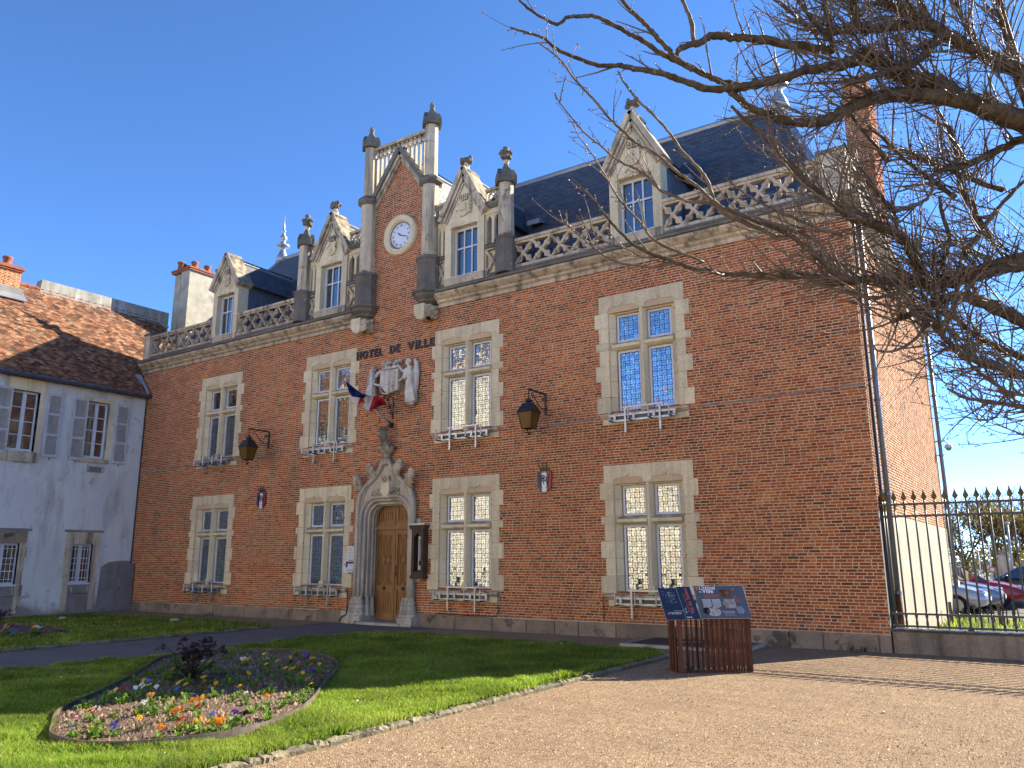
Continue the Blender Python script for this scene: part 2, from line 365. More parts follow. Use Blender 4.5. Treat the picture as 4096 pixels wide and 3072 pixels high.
def render_mat():
    s = Sh('old_lime_render'); z = s.sep()[2]
    c = s.mix(s.ramp(s.noise(0.55, 5, 0.6), [(0.3, 0.0), (0.7, 1.0)]), (0.70, 0.72, 0.69), (0.58, 0.595, 0.57))
    c = s.mix(s.math('MULTIPLY', s.ramp(s.noise(1.0, 5, 0.65, sc=(2, 2, 0.45)), [(0.48, 0.0), (0.70, 1.0)]), 0.7), c, (0.30, 0.29, 0.265))
    c = s.mix(s.math('MULTIPLY', s.ramp(s.noise(1.9, 6, 0.7, dist=0.8), [(0.58, 0.0), (0.66, 1.0)]), 0.65), c, (0.27, 0.26, 0.235))
    h = s.math('ADD', z, s.math('MULTIPLY', s.noise(0.9, 5, 0.65), 2.2))
    c = s.mix(s.math('MULTIPLY', s.ramp(s.math('MULTIPLY', h, 0.25), [(0.30, 1.0), (0.42, 0.0)]), 0.9), c, (0.24, 0.205, 0.175))
    c = s.mix(1.0, c, s.ramp(s.noise(30, 4), [(0.25, 0.9), (0.75, 1.1)]), 'MULTIPLY')
    return s.done(c, 0.92, 0.12, 0, s.bump(s.noise(18, 5), 0.4, 0.01))
M['render'] = render_mat()
M['cement'] = mk('grey_cement', (0.27, 0.255, 0.235), (0.20, 0.185, 0.17), ns=2, bump=0.5, bs=30)
M['parapet'] = mk('lichened_cement', (0.33, 0.32, 0.28), (0.22, 0.215, 0.19), ns=3, bump=0.4, bs=25, streak=((0.55, 0.54, 0.48), 0.6), fine=0.3)
M['stack'] = mk('roughcast_stack', (0.42, 0.385, 0.30), (0.30, 0.275, 0.215), ns=2.2, bump=0.5, bs=30, patch=((0.17, 0.16, 0.13), 1.3, 0.58, 0.6))
M['terra'] = mk('terracotta', (0.33, 0.12, 0.065), (0.25, 0.085, 0.048), ns=6)
M['moss'] = mk('yellow_lichen', (0.35, 0.27, 0.07), (0.22, 0.19, 0.07), ns=12)
M['plaster'] = mk('pale_plaster', (0.46, 0.395, 0.285), (0.37, 0.31, 0.215), ns=2.5, streak=((0.31, 0.265, 0.19), 0.5), patch=((0.24, 0.13, 0.08), 1.6, 0.69, 0.8), bump=0.3, bs=30)
# ground
def gravel():
    s = Sh('red_gravel'); v = s.nd('TexVoronoi'); v.inputs['Scale'].default_value = 85; s.set(v.inputs['Vector'], s.pos())
    c = s.ramp(v.outputs['Color'], [(0.0, (0.15, 0.092, 0.052)), (0.35, (0.32, 0.215, 0.125)), (0.65, (0.44, 0.315, 0.19)), (1.0, (0.62, 0.50, 0.345))])
    c = s.mix(s.ramp(s.noise(0.8, 5, 0.65), [(0.38, 0.0), (0.66, 0.6)]), c, (0.27, 0.19, 0.125))
    c = s.mix(s.ramp(s.noise(3.5, 5, 0.7, sc=(0.6, 1.4, 1)), [(0.52, 0.0), (0.72, 0.5)]), c, (0.20, 0.135, 0.09))
    h = s.math('ADD', s.math('MULTIPLY', v.outputs['Distance'], -1.0), s.math('MULTIPLY', s.noise(9, 4), 0.9))
    lo = s.bump(s.math('ADD', s.noise(2.2, 3, 0.6), s.math('MULTIPLY', s.noise(1.0, 4, 0.6, sc=(7.0, 0.7, 1)), .8)), 0.8, 0.10)
    return s.done(c, 0.95, 0.1, 0, s.bump(h, 0.9, 0.02, lo))
M['gravel'] = gravel()
M['pebble'] = mk('pebbles', (0.44, 0.31, 0.185), (0.36, 0.25, 0.15), rnd='a', rv=0.75, fine=0.2)
M['asphalt'] = mk('asphalt', (0.145, 0.130, 0.125), (0.11, 0.098, 0.096), ns=1.2, bump=0.6, bs=150, bd=0.004, fine=0.3, fs=140, patch=((0.12, 0.11, 0.105), 1.0, 0.58, 0.5))
M['dirt'] = mk('lawn_soil', (0.028, 0.030, 0.012), (0.040, 0.032, 0.018), ns=3, fine=0.3)
M['farground'] = mk('town_ground', (0.19, 0.17, 0.145), (0.15, 0.135, 0.12), ns=0.4)
def soil():
    s = Sh('bed_soil'); c = s.mix(s.ramp(s.noise(14, 5, 0.7), [(0.35, 0.0), (0.65, 1.0)]), (0.22, 0.155, 0.105), (0.10, 0.07, 0.05))
    return s.done(c, 0.97, 0.08, 0, s.bump(s.noise(40, 5, 0.7), 1.0, 0.03))
M['soil'] = soil()
M['clod'] = mk('soil_crumbs', (0.27, 0.195, 0.13), (0.15, 0.105, 0.07), ns=20, rnd='a', rv=0.45)
def leaf(name, cols, trans=0.35, rnd='a', rough=0.6):
    s = Sh(name); r = s.attr() if rnd == 'a' else s.orand()
    n = len(cols); c = s.ramp(r, [(i / (n - 1), q) for i, q in enumerate(cols)])
    c = s.mix(1.0, c, s.ramp(s.noise(0.9, 3), [(0.3, 0.65), (0.7, 1.35)]), 'MULTIPLY')
    d = s.nd('BsdfPrincipled'); s.set(d.inputs['Base Color'], c); d.inputs['Roughness'].default_value = rough; d.inputs['Specular IOR Level'].default_value = 0.25
    t = s.nd('BsdfTranslucent'); s.set(t.inputs['Color'], s.mix(1.0, c, (1.25, 1.3, 0.7), 'MULTIPLY'))
    m = s.nd('MixShader'); m.inputs[0].default_value = trans
    s.t.links.new(d.outputs[0], m.inputs[1]); s.t.links.new(t.outputs[0], m.inputs[2]); s.t.links.new(m.outputs[0], s.out.inputs[0]); return s.m
M['grass'] = leaf('grass_blades', [(0.065, 0.125, 0.020), (0.16, 0.25, 0.032), (0.27, 0.35, 0.065), (0.42, 0.41, 0.15)], 0.55)
M['leaf'] = leaf('young_leaves', [(0.09, 0.17, 0.03), (0.14, 0.24, 0.045), (0.20, 0.28, 0.06)], 0.45)
M['hell'] = leaf('hellebore_leaves', [(0.022, 0.05, 0.018), (0.035, 0.07, 0.024), (0.05, 0.085, 0.03)], 0.25)
M['dusk'] = leaf('purple_heads', [(0.035, 0.018, 0.026), (0.055, 0.025, 0.038), (0.085, 0.045, 0.055)], 0.25)
M['dryleaf'] = leaf('dry_hornbeam_leaves', [(0.20, 0.14, 0.06), (0.34, 0.24, 0.10), (0.46, 0.34, 0.16), (0.30, 0.26, 0.11)], 0.6)
M['ever'] = leaf('evergreen_leaves', [(0.025, 0.05, 0.018), (0.04, 0.075, 0.025), (0.065, 0.10, 0.03)], 0.25)
def petal(name, c): return leaf(name, [mul(c, 0.8), c, mul(c, 1.15)], 0.35, 'a', 0.7)
PET = dict(yellow=petal('yellow_petals', (0.75, 0.46, 0.015)), orange=petal('orange_petals', (0.75, 0.27, 0.012)), white=petal('white_petals', (0.75, 0.75, 0.72)), blue=petal('blue_petals', (0.11, 0.14, 0.55)), purple=petal('purple_petals', (0.13, 0.05, 0.30)), pink=petal('pink_petals', (0.62, 0.15, 0.28)), red=petal('red_petals', (0.42, 0.015, 0.03)), cream=petal('cream_petals', (0.72, 0.62, 0.26)), apricot=petal('apricot_petals', (0.62, 0.34, 0.12)), dark=petal('dark_petals', (0.035, 0.012, 0.04)))
def bark():
    s = Sh('cherry_bark'); c = s.mix(s.ramp(s.noise(9, 5, 0.65), [(0.35, 0.0), (0.68, 1.0)]), (0.058, 0.044, 0.032), (0.15, 0.12, 0.085))
    c = s.mix(s.ramp(s.noise(16, 5, 0.7), [(0.60, 0.0), (0.68, 0.75)]), c, (0.25, 0.26, 0.19))
    c = s.mix(s.ramp(s.noise(11, 4, 0.6, dist=1.0), [(0.62, 0.0), (0.70, 0.8)]), c, (0.15, 0.15, 0.04))
    return s.done(c, 0.88, 0.2, 0, s.bump(s.noise(70, 4, 0.7), 0.8, 0.01))
M['bark'] = bark()
M['twig'] = mk('twig_bark', (0.20, 0.16, 0.115), (0.10, 0.078, 0.055), ns=6, rough=0.6, spec=0.4, fine=0.3, fs=60, patch=((0.2, 0.19, 0.09), 9, 0.62, 0.6))
M['bud'] = mk('bud_scales', (0.17, 0.085, 0.06), (0.26, 0.15, 0.10), ns=30, rough=0.5, spec=0.45)
M['bark2'] = mk('grey_bark', (0.11, 0.092, 0.07), (0.075, 0.062, 0.05), ns=5, bump=0.5, bs=30)
# things
M['corten'] = mk('corten_steel', (0.13, 0.052, 0.03), (0.085, 0.034, 0.022), ns=5, rough=0.8, fine=0.25, fs=50, rnd='o', rv=0.25)
M['board'] = mk('navy_board', (0.022, 0.036, 0.075), (0.018, 0.03, 0.062), ns=3, rough=0.28, spec=0.5, fine=0.04)
M['board_grey'] = mk('slate_board', (0.10, 0.118, 0.145), (0.085, 0.10, 0.125), ns=3, rough=0.25, spec=0.5, fine=0.04)
M['board_edge'] = mk('board_edge', (0.42, 0.47, 0.53), rough=0.4)
def flat(name, c, rough=0.5, spec=0.3, metal=0.0): return Sh(name).done(c, rough, spec, metal)
M['p_white'] = flat('print_white', (0.75, 0.76, 0.78)); M['p_red'] = flat('print_coral', (0.62, 0.14, 0.07)); M['p_grey'] = flat('print_grey', (0.33, 0.36, 0.42))
M['p_blue'] = flat('print_blue', (0.035, 0.045, 0.26)); M['p_green'] = flat('print_green', (0.12, 0.42, 0.28)); M['p_black'] = flat('print_black', (0.012, 0.012, 0.014)); M['p_paper'] = flat('paper_white', (0.72, 0.73, 0.76), 0.6)
M['photo1'] = mk('printed_view', (0.40, 0.40, 0.36), (0.24, 0.16, 0.11), ns=14, rough=0.3, patch=((0.30, 0.42, 0.55), 10, 0.5, 0.8)); M['photo2'] = mk('printed_old_card', (0.55, 0.54, 0.50), (0.22, 0.22, 0.21), ns=22, rough=0.3); M['photo3'] = mk('printed_portrait', (0.30, 0.12, 0.05), (0.02, 0.012, 0.01), ns=16, rough=0.3); M['photo4'] = mk('printed_blue_view', (0.05, 0.16, 0.42), (0.35, 0.30, 0.24), ns=18, rough=0.3)
M['flag_b'] = leaf('flag_blue', [(0.012, 0.022, 0.13)] * 2, 0.25, 'o', 0.75); M['flag_w'] = leaf('flag_white', [(0.66, 0.66, 0.68)] * 2, 0.25, 'o', 0.75); M['flag_r'] = leaf('flag_red', [(0.42, 0.015, 0.03)] * 2, 0.25, 'o', 0.75)
M['e_blue'] = flat('enamel_blue', (0.022, 0.03, 0.12), 0.35, 0.5); M['e_white'] = flat('enamel_white', (0.74, 0.75, 0.78), 0.35, 0.5); M['e_red'] = flat('enamel_red', (0.26, 0.02, 0.035), 0.35, 0.5)
M['dial'] = mk('white_dial', (0.74, 0.78, 0.83), (0.70, 0.74, 0.80), rough=0.35, spec=0.4, fine=0.03)
M['letter'] = mk('oxidised_letters', (0.05, 0.053, 0.062), (0.10, 0.105, 0.11), ns=7, rough=0.55, metal=0.3)
M['railing'] = mk('grey_green_iron', (0.085, 0.088, 0.078), (0.065, 0.068, 0.062), ns=5, rough=0.5, spec=0.45, fine=0.1)
M['gold'] = mk('dull_gilding', (0.20, 0.14, 0.045), (0.13, 0.095, 0.035), ns=12, rough=0.42, metal=0.55)
M['coping'] = mk('low_wall_stone', (0.36, 0.285, 0.20), (0.23, 0.18, 0.13), ns=1.3, bump=0.6, bs=30, streak=((0.10, 0.085, 0.07), 0.7), fine=0.25)
M['kerb'] = mk('kerb_stone', (0.235, 0.20, 0.125), (0.14, 0.125, 0.075), ns=5, bump=0.8, bs=30, bd=0.02, rnd='o', rv=0.22, patch=((0.13, 0.12, 0.085), 4, 0.58, 0.6))
M['edging'] = mk('weathered_edging', (0.13, 0.10, 0.075), (0.08, 0.064, 0.05), ns=3, rough=0.6, spec=0.35, metal=0.2, streak=((0.26, 0.22, 0.17), 0.5))
M['steel_grey'] = mk('grey_metal', (0.27, 0.27, 0.275), (0.21, 0.205, 0.21), ns=1.5, rough=0.5, metal=0.35, fine=0.05)
M['hatch'] = mk('dark_hatch', (0.035, 0.033, 0.034), (0.05, 0.047, 0.045), ns=3, rough=0.6)
M['pigeon'] = mk('pigeon_feathers', (0.05, 0.055, 0.065), (0.03, 0.032, 0.04), ns=20)
def paint(name, c, rough=0.25, metal=0.4): return Sh(name).done(c, rough, 0.5, metal, Coat_Weight=0.6, Coat_Roughness=0.05)
M['car_silver'] = paint('silver_paint', (0.42, 0.44, 0.47)); M['car_red'] = paint('red_paint', (0.28, 0.012, 0.025), 0.3, 0.2); M['car_white'] = paint('white_car_paint', (0.66, 0.68, 0.71), 0.3, 0.0); M['car_black'] = paint('black_paint', (0.015, 0.016, 0.02), 0.25, 0.2); M['car_blue'] = paint('steel_blue_paint', (0.20, 0.24, 0.30))
M['rubber'] = mk('rubber', (0.018, 0.018, 0.018), rough=0.8); M['trim'] = flat('black_trim', (0.02, 0.02, 0.022), 0.5); M['lampglass'] = glass('headlamp_glass', (0.35, 0.37, 0.39), 0.35); M['taillamp'] = flat('tail_lamp', (0.45, 0.012, 0.012), 0.2, 0.5); M['plate'] = flat('number_plate', (0.7, 0.7, 0.68), 0.4)
M['stake'] = mk('chestnut_stakes', (0.20, 0.135, 0.085), (0.14, 0.095, 0.06), ns=8, rnd='o', rv=0.2)
M['cream'] = mk('cream_render', (0.76, 0.69, 0.56), (0.68, 0.61, 0.48), ns=0.8, streak=((0.45, 0.38, 0.28), 0.4))
M['galv'] = mk('galvanised_mast', (0.36, 0.41, 0.44), (0.30, 0.345, 0.375), ns=3, rough=0.5, metal=0.4)
# ------------------------------------------------------------------ large structure: town hall
XL, XR, DEEP = -27.85, -2.71, 11.5
WX = [-23.1, -17.78, -12.58, -7.44]           # window axes
WIN_Z = [(0.95, 'l'), (5.06, 'u')]
PX = -15.26                                   # portal axis
GX = -15.08                                   # gable axis
hall = empty('town_hall', ((XL + XR) / 2, 0, 0), label='red brick town hall with stone mullioned windows, clock gable and slate roof', cat='building')
wall_o = MB()
def holed(mb, mp, u0, u1, z0, z1, holes, d0, d1, back=True):
    us = sorted({u0, u1, *[h[0] for h in holes], *[h[1] for h in holes]}); zs = sorted({z0, z1, *[h[2] for h in holes], *[h[3] for h in holes]})
    us = [u for u in us if u0 <= u <= u1]; zs = [z for z in zs if z0 <= z <= z1]
    for i in range(len(us) - 1):
        for j in range(len(zs) - 1):
            cu, cz = (us[i] + us[i + 1]) / 2, (zs[j] + zs[j + 1]) / 2
            if any(h[0] < cu < h[1] and h[2] < cz < h[3] for h in holes): continue
            q = [(us[i], zs[j]), (us[i + 1], zs[j]), (us[i + 1], zs[j + 1]), (us[i], zs[j + 1])]
            mb.add([mp(u, z, d0) for u, z in q], [(0, 1, 2, 3)])
            if back: mb.add([mp(u, z, d1) for u, z in q], [(3, 2, 1, 0)])
    for h in holes:
        q = [(h[0], h[2]), (h[1], h[2]), (h[1], h[3]), (h[0], h[3])]
        for k in range(4):
            a, b = q[k], q[(k + 1) % 4]
            mb.add([mp(*a, d0), mp(*b, d0), mp(*b, d1), mp(*a, d1)], [(0, 1, 2, 3)])
FM = lambda u, z, d: (u, d, z)
SM = lambda u, z, d: (XR - d, u, z)
holes = [(x - 0.84, x + 0.84, z, z + 2.44) for x in WX for z, k in WIN_Z] + [(PX - 0.9, PX + 0.9, 0.0, 3.45)]
mb = MB(); holed(mb, FM, XL, XR, 0, 8.7, holes, 0.0042, 0.45)
mb.prism([(GX - 1.05, 8.7), (GX + 1.05, 8.7), (GX + 1.05, 12.45), (GX, 13.85), (GX - 1.05, 12.45)], 0.0042, 0.30)
holed(mb, SM, 0.0042, DEEP, 0, 9.0, [], 0.0042, 0.3)
mb.box(XL, XL + 0.3, 0.1, DEEP, 0, 9.05); mb.box(XL, XR - 0.02, DEEP - 0.3, DEEP - 0.02, 0, 9.05)
wall = mb.build('wall', M['mortar'], hall, recalc=False)
# ---- bricks
CW, CH = 0.33, 0.062
def bricks(u0, u1, z0, z1, keep, seed):
    rs = np.random.default_rng(seed); out = []
    j = 0; z = z0
    while z < z1:
        off = (0.165 if j % 2 else 0.0) + rs.uniform(-0.012, 0.012)
        u = u0 - 0.33 + off
        k = 0
        while u < u1:
            w = 0.212 if k % 2 == 0 else 0.100
            w += rs.uniform(-0.006, 0.006)
            a, b = max(u, u0), min(u + w, u1)
            if b - a > 0.03 and keep((a + b) / 2, z + 0.026, (b - a) / 2): out.append((a, b, z, z + 0.0495 + rs.uniform(-0.003, 0.002), rs.uniform(-0.0025, 0.0035), rs.random()))
            u += w + 0.0115; k += 1
        z += CH; j += 1
    return np.array(out)
def in_hole(x, z):
    for wx in WX:
        if abs(x - wx) < 0.93 and (0.98 < z < 3.60 or 5.09 < z < 7.71): return True
    return abs(x - PX) < 0.95 and z < 3.5
def keep_front(x, z, hw):
    if z > 8.64:
        if abs(x - GX) > 1.1 - hw * 0.2: return False
        if z > 12.35 and abs(x - GX) > (13.72 - z) * 0.72 + 0.03: return False
        if (x + 15.02) ** 2 + (z - 11.14) ** 2 < 0.5 ** 2: return False
        return True
    return not in_hole(x, z)
def brick_arrays(B, mapper):
    n = len(B); a, b, z0, z1, d = [B[:, i] for i in range(5)]
    i = 0.004
    back = -0.010
    def P(u, z, dd): return mapper(u, z, dd)
    V = np.stack([P(a, z0, np.full(n, back)), P(b, z0, np.full(n, back)), P(b, z1, np.full(n, back)), P(a, z1, np.full(n, back)),
                  P(a + i, z0 + i, d), P(b - i, z0 + i, d), P(b - i, z1 - i, d), P(a + i, z1 - i, d)], 1).reshape(-1, 3)
    F0 = np.array([(4, 5, 6, 7), (0, 1, 5, 4), (1, 2, 6, 5), (2, 3, 7, 6), (3, 0, 4, 7)])
    F = (np.arange(n)[:, None, None] * 8 + F0[None]).reshape(-1, 4)
    return V, F, np.repeat(B[:, 5], 5)
def front_map(u, z, d): return np.stack([u, -d, z], 1)
def side_map(u, z, d): return np.stack([XR + d, u, z], 1)
B = bricks(XL, XR, 0.325, 13.75, keep_front, 3)
score = np.hypot(B[:, 0] + 3.2, (B[:, 2] - 0.55) * 2.0)
order = np.argsort(score); single, rest = B[order[:300]], B[order[300:]]
V, F, A = brick_arrays(rest, front_map)
org = np.array(hall.location)
mesh_obj('brickwork', np_mesh('brickwork', V - org, F, M['brick'], A), hall.location, wall, kind='stuff')
_bm = {}
def single_brick(w, k):
    key = (round(w, 2), k)
    if key not in _bm:
        i = 0.004; h = 0.0495; j = (k - 1) * 0.0015
        m = MB().add([(0, 0.012, 0), (w, 0.012, 0), (w, 0.012, h), (0, 0.012, h), (i, -j, i), (w - i, -j, i), (w - i, -j, h - i), (i, -j, h - i)],
                     [(4, 5, 6, 7), (0, 1, 5, 4), (1, 2, 6, 5), (2, 3, 7, 6), (3, 0, 4, 7)])
        _bm[key] = m.mesh('brick', M['brick_o'])
    return _bm[key]
for a, b, z0, z1, d, r in single:
    mesh_obj('brick', single_brick(b - a, int(r * 3)), (a, 0, z0), wall)
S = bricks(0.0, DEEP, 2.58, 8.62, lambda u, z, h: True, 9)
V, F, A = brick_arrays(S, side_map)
mesh_obj('side_brickwork', np_mesh('side_brickwork', V - org, F, M['brick_sunlit'], A), hall.location, wall, kind='stuff')
mb = MB(); mb.box(XR - 0.02, XR + 0.012, 0.30, DEEP - 0.02, 0, 2.57); mb.build('plaster_dado', M['plaster'], hall)
mb = MB(); mb.box(XR - 0.3, XR + 0.004, 0.012, 0.298, 0.33, 2.58); mb.build('corner_pier', M['cement'], hall)
# grey repair seams in the brickwork
for (xa, za, xb, zb) in [(-6.15, 4.98, -2.75, 5.05), (-10.05, 4.92, -8.72, 4.97), (-21.0, 4.9, -20.1, 4.95), (-27.4, 4.86, -24.4, 4.9)]:
    n = 26; mb = MB(); rr = random.Random(int(abs(xa) * 10)); pts = []
    for i in range(n + 1):
        t = i / n; pts.append((xa + (xb - xa) * t, za + (zb - za) * t + rr.uniform(-0.02, 0.02)))
    poly = [(x, z - rr.uniform(0.008, 0.026)) for x, z in pts] + [(x, z + rr.uniform(0.008, 0.026)) for x, z in reversed(pts)]
    mb.prism(poly, -0.006, 0.01); mb.build('mortar_seam', M['cement'], hall)
# ---- plinth stones
rr = random.Random(4); x = XL + 0.35
while x < XR - 0.05:
    w = rr.uniform(0.6, 1.25); x1 = min(x + w, XR + 0.012)
    if not (x < PX + 1.2 and x1 > PX - 1.2):
        MB().cbox(x + 0.006, x1 - 0.006, -0.035 - rr.uniform(0, 0.015), 0.05, -0.03, 0.315 + rr.uniform(-0.02, 0.01), 0.015).build('plinth_stone', M['plinth'], hall)
    else:
        if x < PX - 1.2: MB().cbox(x + 0.006, PX - 1.2, -0.045, 0.05, -0.03, 0.315, 0.015).build('plinth_stone', M['stone_grey'], hall)
        if x1 > PX + 1.2: MB().cbox(PX + 1.2, x1 - 0.006, -0.045, 0.05, -0.03, 0.315, 0.015).build('plinth_stone', M['stone_grey'], hall)
    x = x1
# ---- mullioned windows
def arc_pts(cx, cz, r, a0, a1, n=5): return [(cx + r * math.cos(math.radians(a0 + (a1 - a0) * i / n)), cz + r * math.sin(math.radians(a0 + (a1 - a0) * i / n))) for i in range(n + 1)]
def leaded_mesh(w, h, seed):
    """overlapping bands of small quarries, each set a little out of true, over the lead"""
    rs = random.Random(seed); mb = MB(); c = 0.118; g = 0.0042
    nx, nz = int(math.ceil(w / c)), int(math.ceil(h / c))
    def piece(poly):
        poly = [(min(max(x, 0.003), w - 0.003), min(max(z, 0.003), h - 0.003)) for x, z in poly]
        xs = [p[0] for p in poly]; zs = [p[1] for p in poly]
        if max(xs) - min(xs) < 0.012 or max(zs) - min(zs) < 0.012: return
        mx, mz = sum(xs) / len(xs), sum(zs) / len(zs)
        tx, tz = rs.gauss(0, 0.018), rs.gauss(0, 0.018)
        mb.add([(x, -0.004 + tx * (x - mx) + tz * (z - mz), z) for x, z in poly], [tuple(range(len(poly)))], rs.random())
    def dshape(x0, z0, x1, z1, side):
        r = 0.5
        if side == 'u': return [(x0, z0), (x1, z0), (x1, z0 + (z1 - z0) * 0.35), (x1 - (x1 - x0) * 0.14, z1 - (z1 - z0) * 0.12), (x1 - (x1 - x0) * 0.3, z1), (x0 + (x1 - x0) * 0.3, z1), (x0 + (x1 - x0) * 0.14, z1 - (z1 - z0) * 0.12), (x0, z0 + (z1 - z0) * 0.35)]
        return [(x, z0 + z1 - z) for x, z in dshape(x0, z0, x1, z1, 'u')][::-1]
    for i in range(nx):
        for j in range(nz):
            x0, z0 = i * c, j * c
            if (i + j) % 2 == 0:
                piece(dshape(x0 + g, z0 + g, x0 + c - g, z0 + c / 2 - g, 'd' if rs.random() < .7 else 'u'))
                piece(dshape(x0 + g, z0 + c / 2 + g, x0 + c - g, z0 + c - g, 'u'))
            else:
                piece([(x0 + g, z0 + g), (x0 + c / 2 - g, z0 + g), (x0 + c / 2 - g, z0 + c - g), (x0 + g, z0 + c - g)])
                if rs.random() < .5: piece([(x0 + c / 2 + g, z0 + g), (x0 + c - g, z0 + g), (x0 + c - g, z0 + c - g), (x0 + c / 2 + g, z0 + c - g)])
                else:
                    piece([(x0 + c / 2 + g, z0 + g), (x0 + c - g, z0 + g), (x0 + c - g, z0 + c / 2 - g), (x0 + c / 2 + g, z0 + c / 2 - g)])
                    piece([(x0 + c / 2 + g, z0 + c / 2 + g), (x0 + c - g, z0 + c / 2 + g), (x0 + c - g, z0 + c - g), (x0 + c / 2 + g, z0 + c - g)])
    me = mb.mesh('leaded_glass', M['leaded'], recalc=False, attr=True)
    return me
LIGHTS = [(-0.70, -0.10, 0.03, 1.50, 'lo'), (0.10, 0.70, 0.03, 1.50, 'lo'), (-0.70, -0.10, 1.72, 2.40, 'up'), (0.10, 0.70, 1.72, 2.40, 'up')]
FB = 0.05
LM = {k: [leaded_mesh(0.60 - 2 * FB, hh - 2 * FB, 100 * s_ + len(k) + int(hh * 10)) for s_ in range(5)] for k, hh in (('lo', 1.47), ('up', 0.68))}
def make_window(xc, zb):
    w = empty('window', (xc, 0, zb), hall)
    def st(name, mbx, mat=M['stone'], **kw): return mbx.build(name, mat, w, **kw)
    Y0 = -0.014
    # lintel with two accolade heads
    poly = [(-1.09, 2.46), (-0.86, 2.46)]
    for c0 in (-0.475, 0.475):
        hw = 0.385
        poly += [(c0 - hw, 2.46), (c0 - hw, 2.48)] + [(c0 - hw + 0.10 - 0.10 * math.cos(math.radians(t)), 2.48 + 0.10 * math.sin(math.radians(t))) for t in (30, 60, 90)]
        poly += [(c0 - 0.08, 2.585), (c0 - 0.03, 2.605), (c0, 2.66), (c0 + 0.03, 2.605), (c0 + 0.08, 2.585)]
        poly += [(c0 + hw - 0.10 + 0.10 * math.cos(math.radians(t)), 2.48 + 0.10 * math.sin(math.radians(t))) for t in (90, 60, 30)] + [(c0 + hw, 2.48), (c0 + hw, 2.46)]
    poly += [(0.86, 2.46), (1.09, 2.46), (1.09, 2.87), (-1.09, 2.87)]
    q = []
    for p in poly:
        if not q or abs(p[0] - q[-1][0]) + abs(p[1] - q[-1][1]) > 1e-4: q.append(p)
    st('lintel', MB().prism([(xc + a, zb + b) for a, b in q], Y0, 0.10))
    MB().box(xc - 0.9, xc + 0.9, 0.10, 0.30, zb + 2.41, zb + 2.75).build('inner_lintel', M['stone'], w)
    zs = [(0.0, 0.38, 1.21), (0.38, 0.77, 1.09), (0.77, 1.15, 1.20), (1.15, 1.53, 1.09), (1.53, 1.71, 1.20), (1.71, 2.09, 1.09), (2.09, 2.46, 1.20)]
    rr = random.Random(int(abs(xc) * 13 + zb * 7))
    for sgn in (-1, 1):
        for z0, z1, o in zs:
            oo = o + rr.uniform(-0.02, 0.02); g = 0.004
            # jamb stone with a deep splay towards the frame
            prof = [(0.86, Y0 + 0.004), (0.84, 0.03), (0.72, 0.14), (0.72, 0.30), (oo, 0.30), (oo, Y0 + 0.006), (oo - 0.006, Y0)]
            n = len(prof); P = [(xc + sgn * a, y) for a, y in prof]
            m = MB().add([(a, y, zb + z0 + g) for a, y in P] + [(a, y, zb + z1 - g) for a, y in P],
                         [tuple(range(n)), tuple(range(2 * n - 1, n - 1, -1))] + [(i, n + i, n + (i + 1) % n, (i + 1) % n) for i in range(n)])
            st('jamb_stone', m)
    mp = [(-0.03, 0.0), (0.03, 0.0), (0.095, 0.11), (0.095, 0.26), (-0.095, 0.26), (-0.095, 0.11)]
    st('mullion', MB().prism([(xc + a, y) for a, y in mp], zb + 0.0, zb + 2.47, 'xy'))
    st('mullion_base', MB().box(xc - 0.085, xc + 0.085, -0.01, 0.2, zb - 0.01, zb + 0.17))
    tp = [(1.57, 0.0), (1.64, 0.0), (1.71, 0.12), (1.71, 0.26), (1.52, 0.26), (1.52, 0.10)]
    for s0, s1 in ((-0.78, -0.05), (0.05, 0.78)):
        st('transom', MB().prism([(y, zb + z) for z, y in tp], xc + s0, xc + s1, 'yz'))
    # sill
    sp = [(-0.02, 0.30), (0.0, 0.1), (-0.03, -0.075), (-0.075, -0.085), (-0.10, -0.06), (-0.14, -0.03), (-0.14, 0.30)]
    st('sill', MB().prism([(y, zb + z) for z, y in sp], xc - 1.10, xc + 1.08, 'yz'), M['stone2'])
    st('apron_stone', MB().cbox(xc - 1.06, xc - 0.02, -0.016, 0.1, zb - 0.29, zb - 0.141)); st('apron_stone', MB().cbox(xc + 0.0, xc + 1.07, -0.016, 0.1, zb - 0.29, zb - 0.141))
    for k, (x0, x1, z0, z1, key) in enumerate(LIGHTS):
        m = MB(); y0, y1 = 0.175, 0.235
        m.box(xc + x0, xc + x0 + FB, y0, y1, zb + z0, zb + z1); m.box(xc + x1 - FB, xc + x1, y0, y1, zb + z0, zb + z1)
        m.box(xc + x0 + FB, xc + x1 - FB, y0, y1, zb + z0, zb + z0 + FB); m.box(xc + x0 + FB, xc + x1 - FB, y0, y1, zb + z1 - FB, zb + z1)
        m.box(xc + x0 - 0.03, xc + x1 + 0.03, y0 + 0.03, y1 + 0.02, zb + z1, zb + z1 + 0.03)
        m.build('casement_frame', M['white'], w)
        MB().box(xc + x0 + FB, xc + x1 - FB, 0.214, 0.228, zb + z0 + FB, zb + z1 - FB).build('lead_came', M['lead'], w)
        mesh_obj('leaded_glass', rr.choice(LM[key]), (xc + x0 + FB, 0.213, zb + z0 + FB), w, kind='stuff')
    MB().box(xc - 0.86, xc + 0.86, 0.29, 0.44, zb - 0.05, zb + 2.5).build('dark_backing', M['lead'], w)  # added dark box behind the glass, stands for the unlit room and stops light
    return w
for x in WX:
    for z, k in WIN_Z: make_window(x, z)
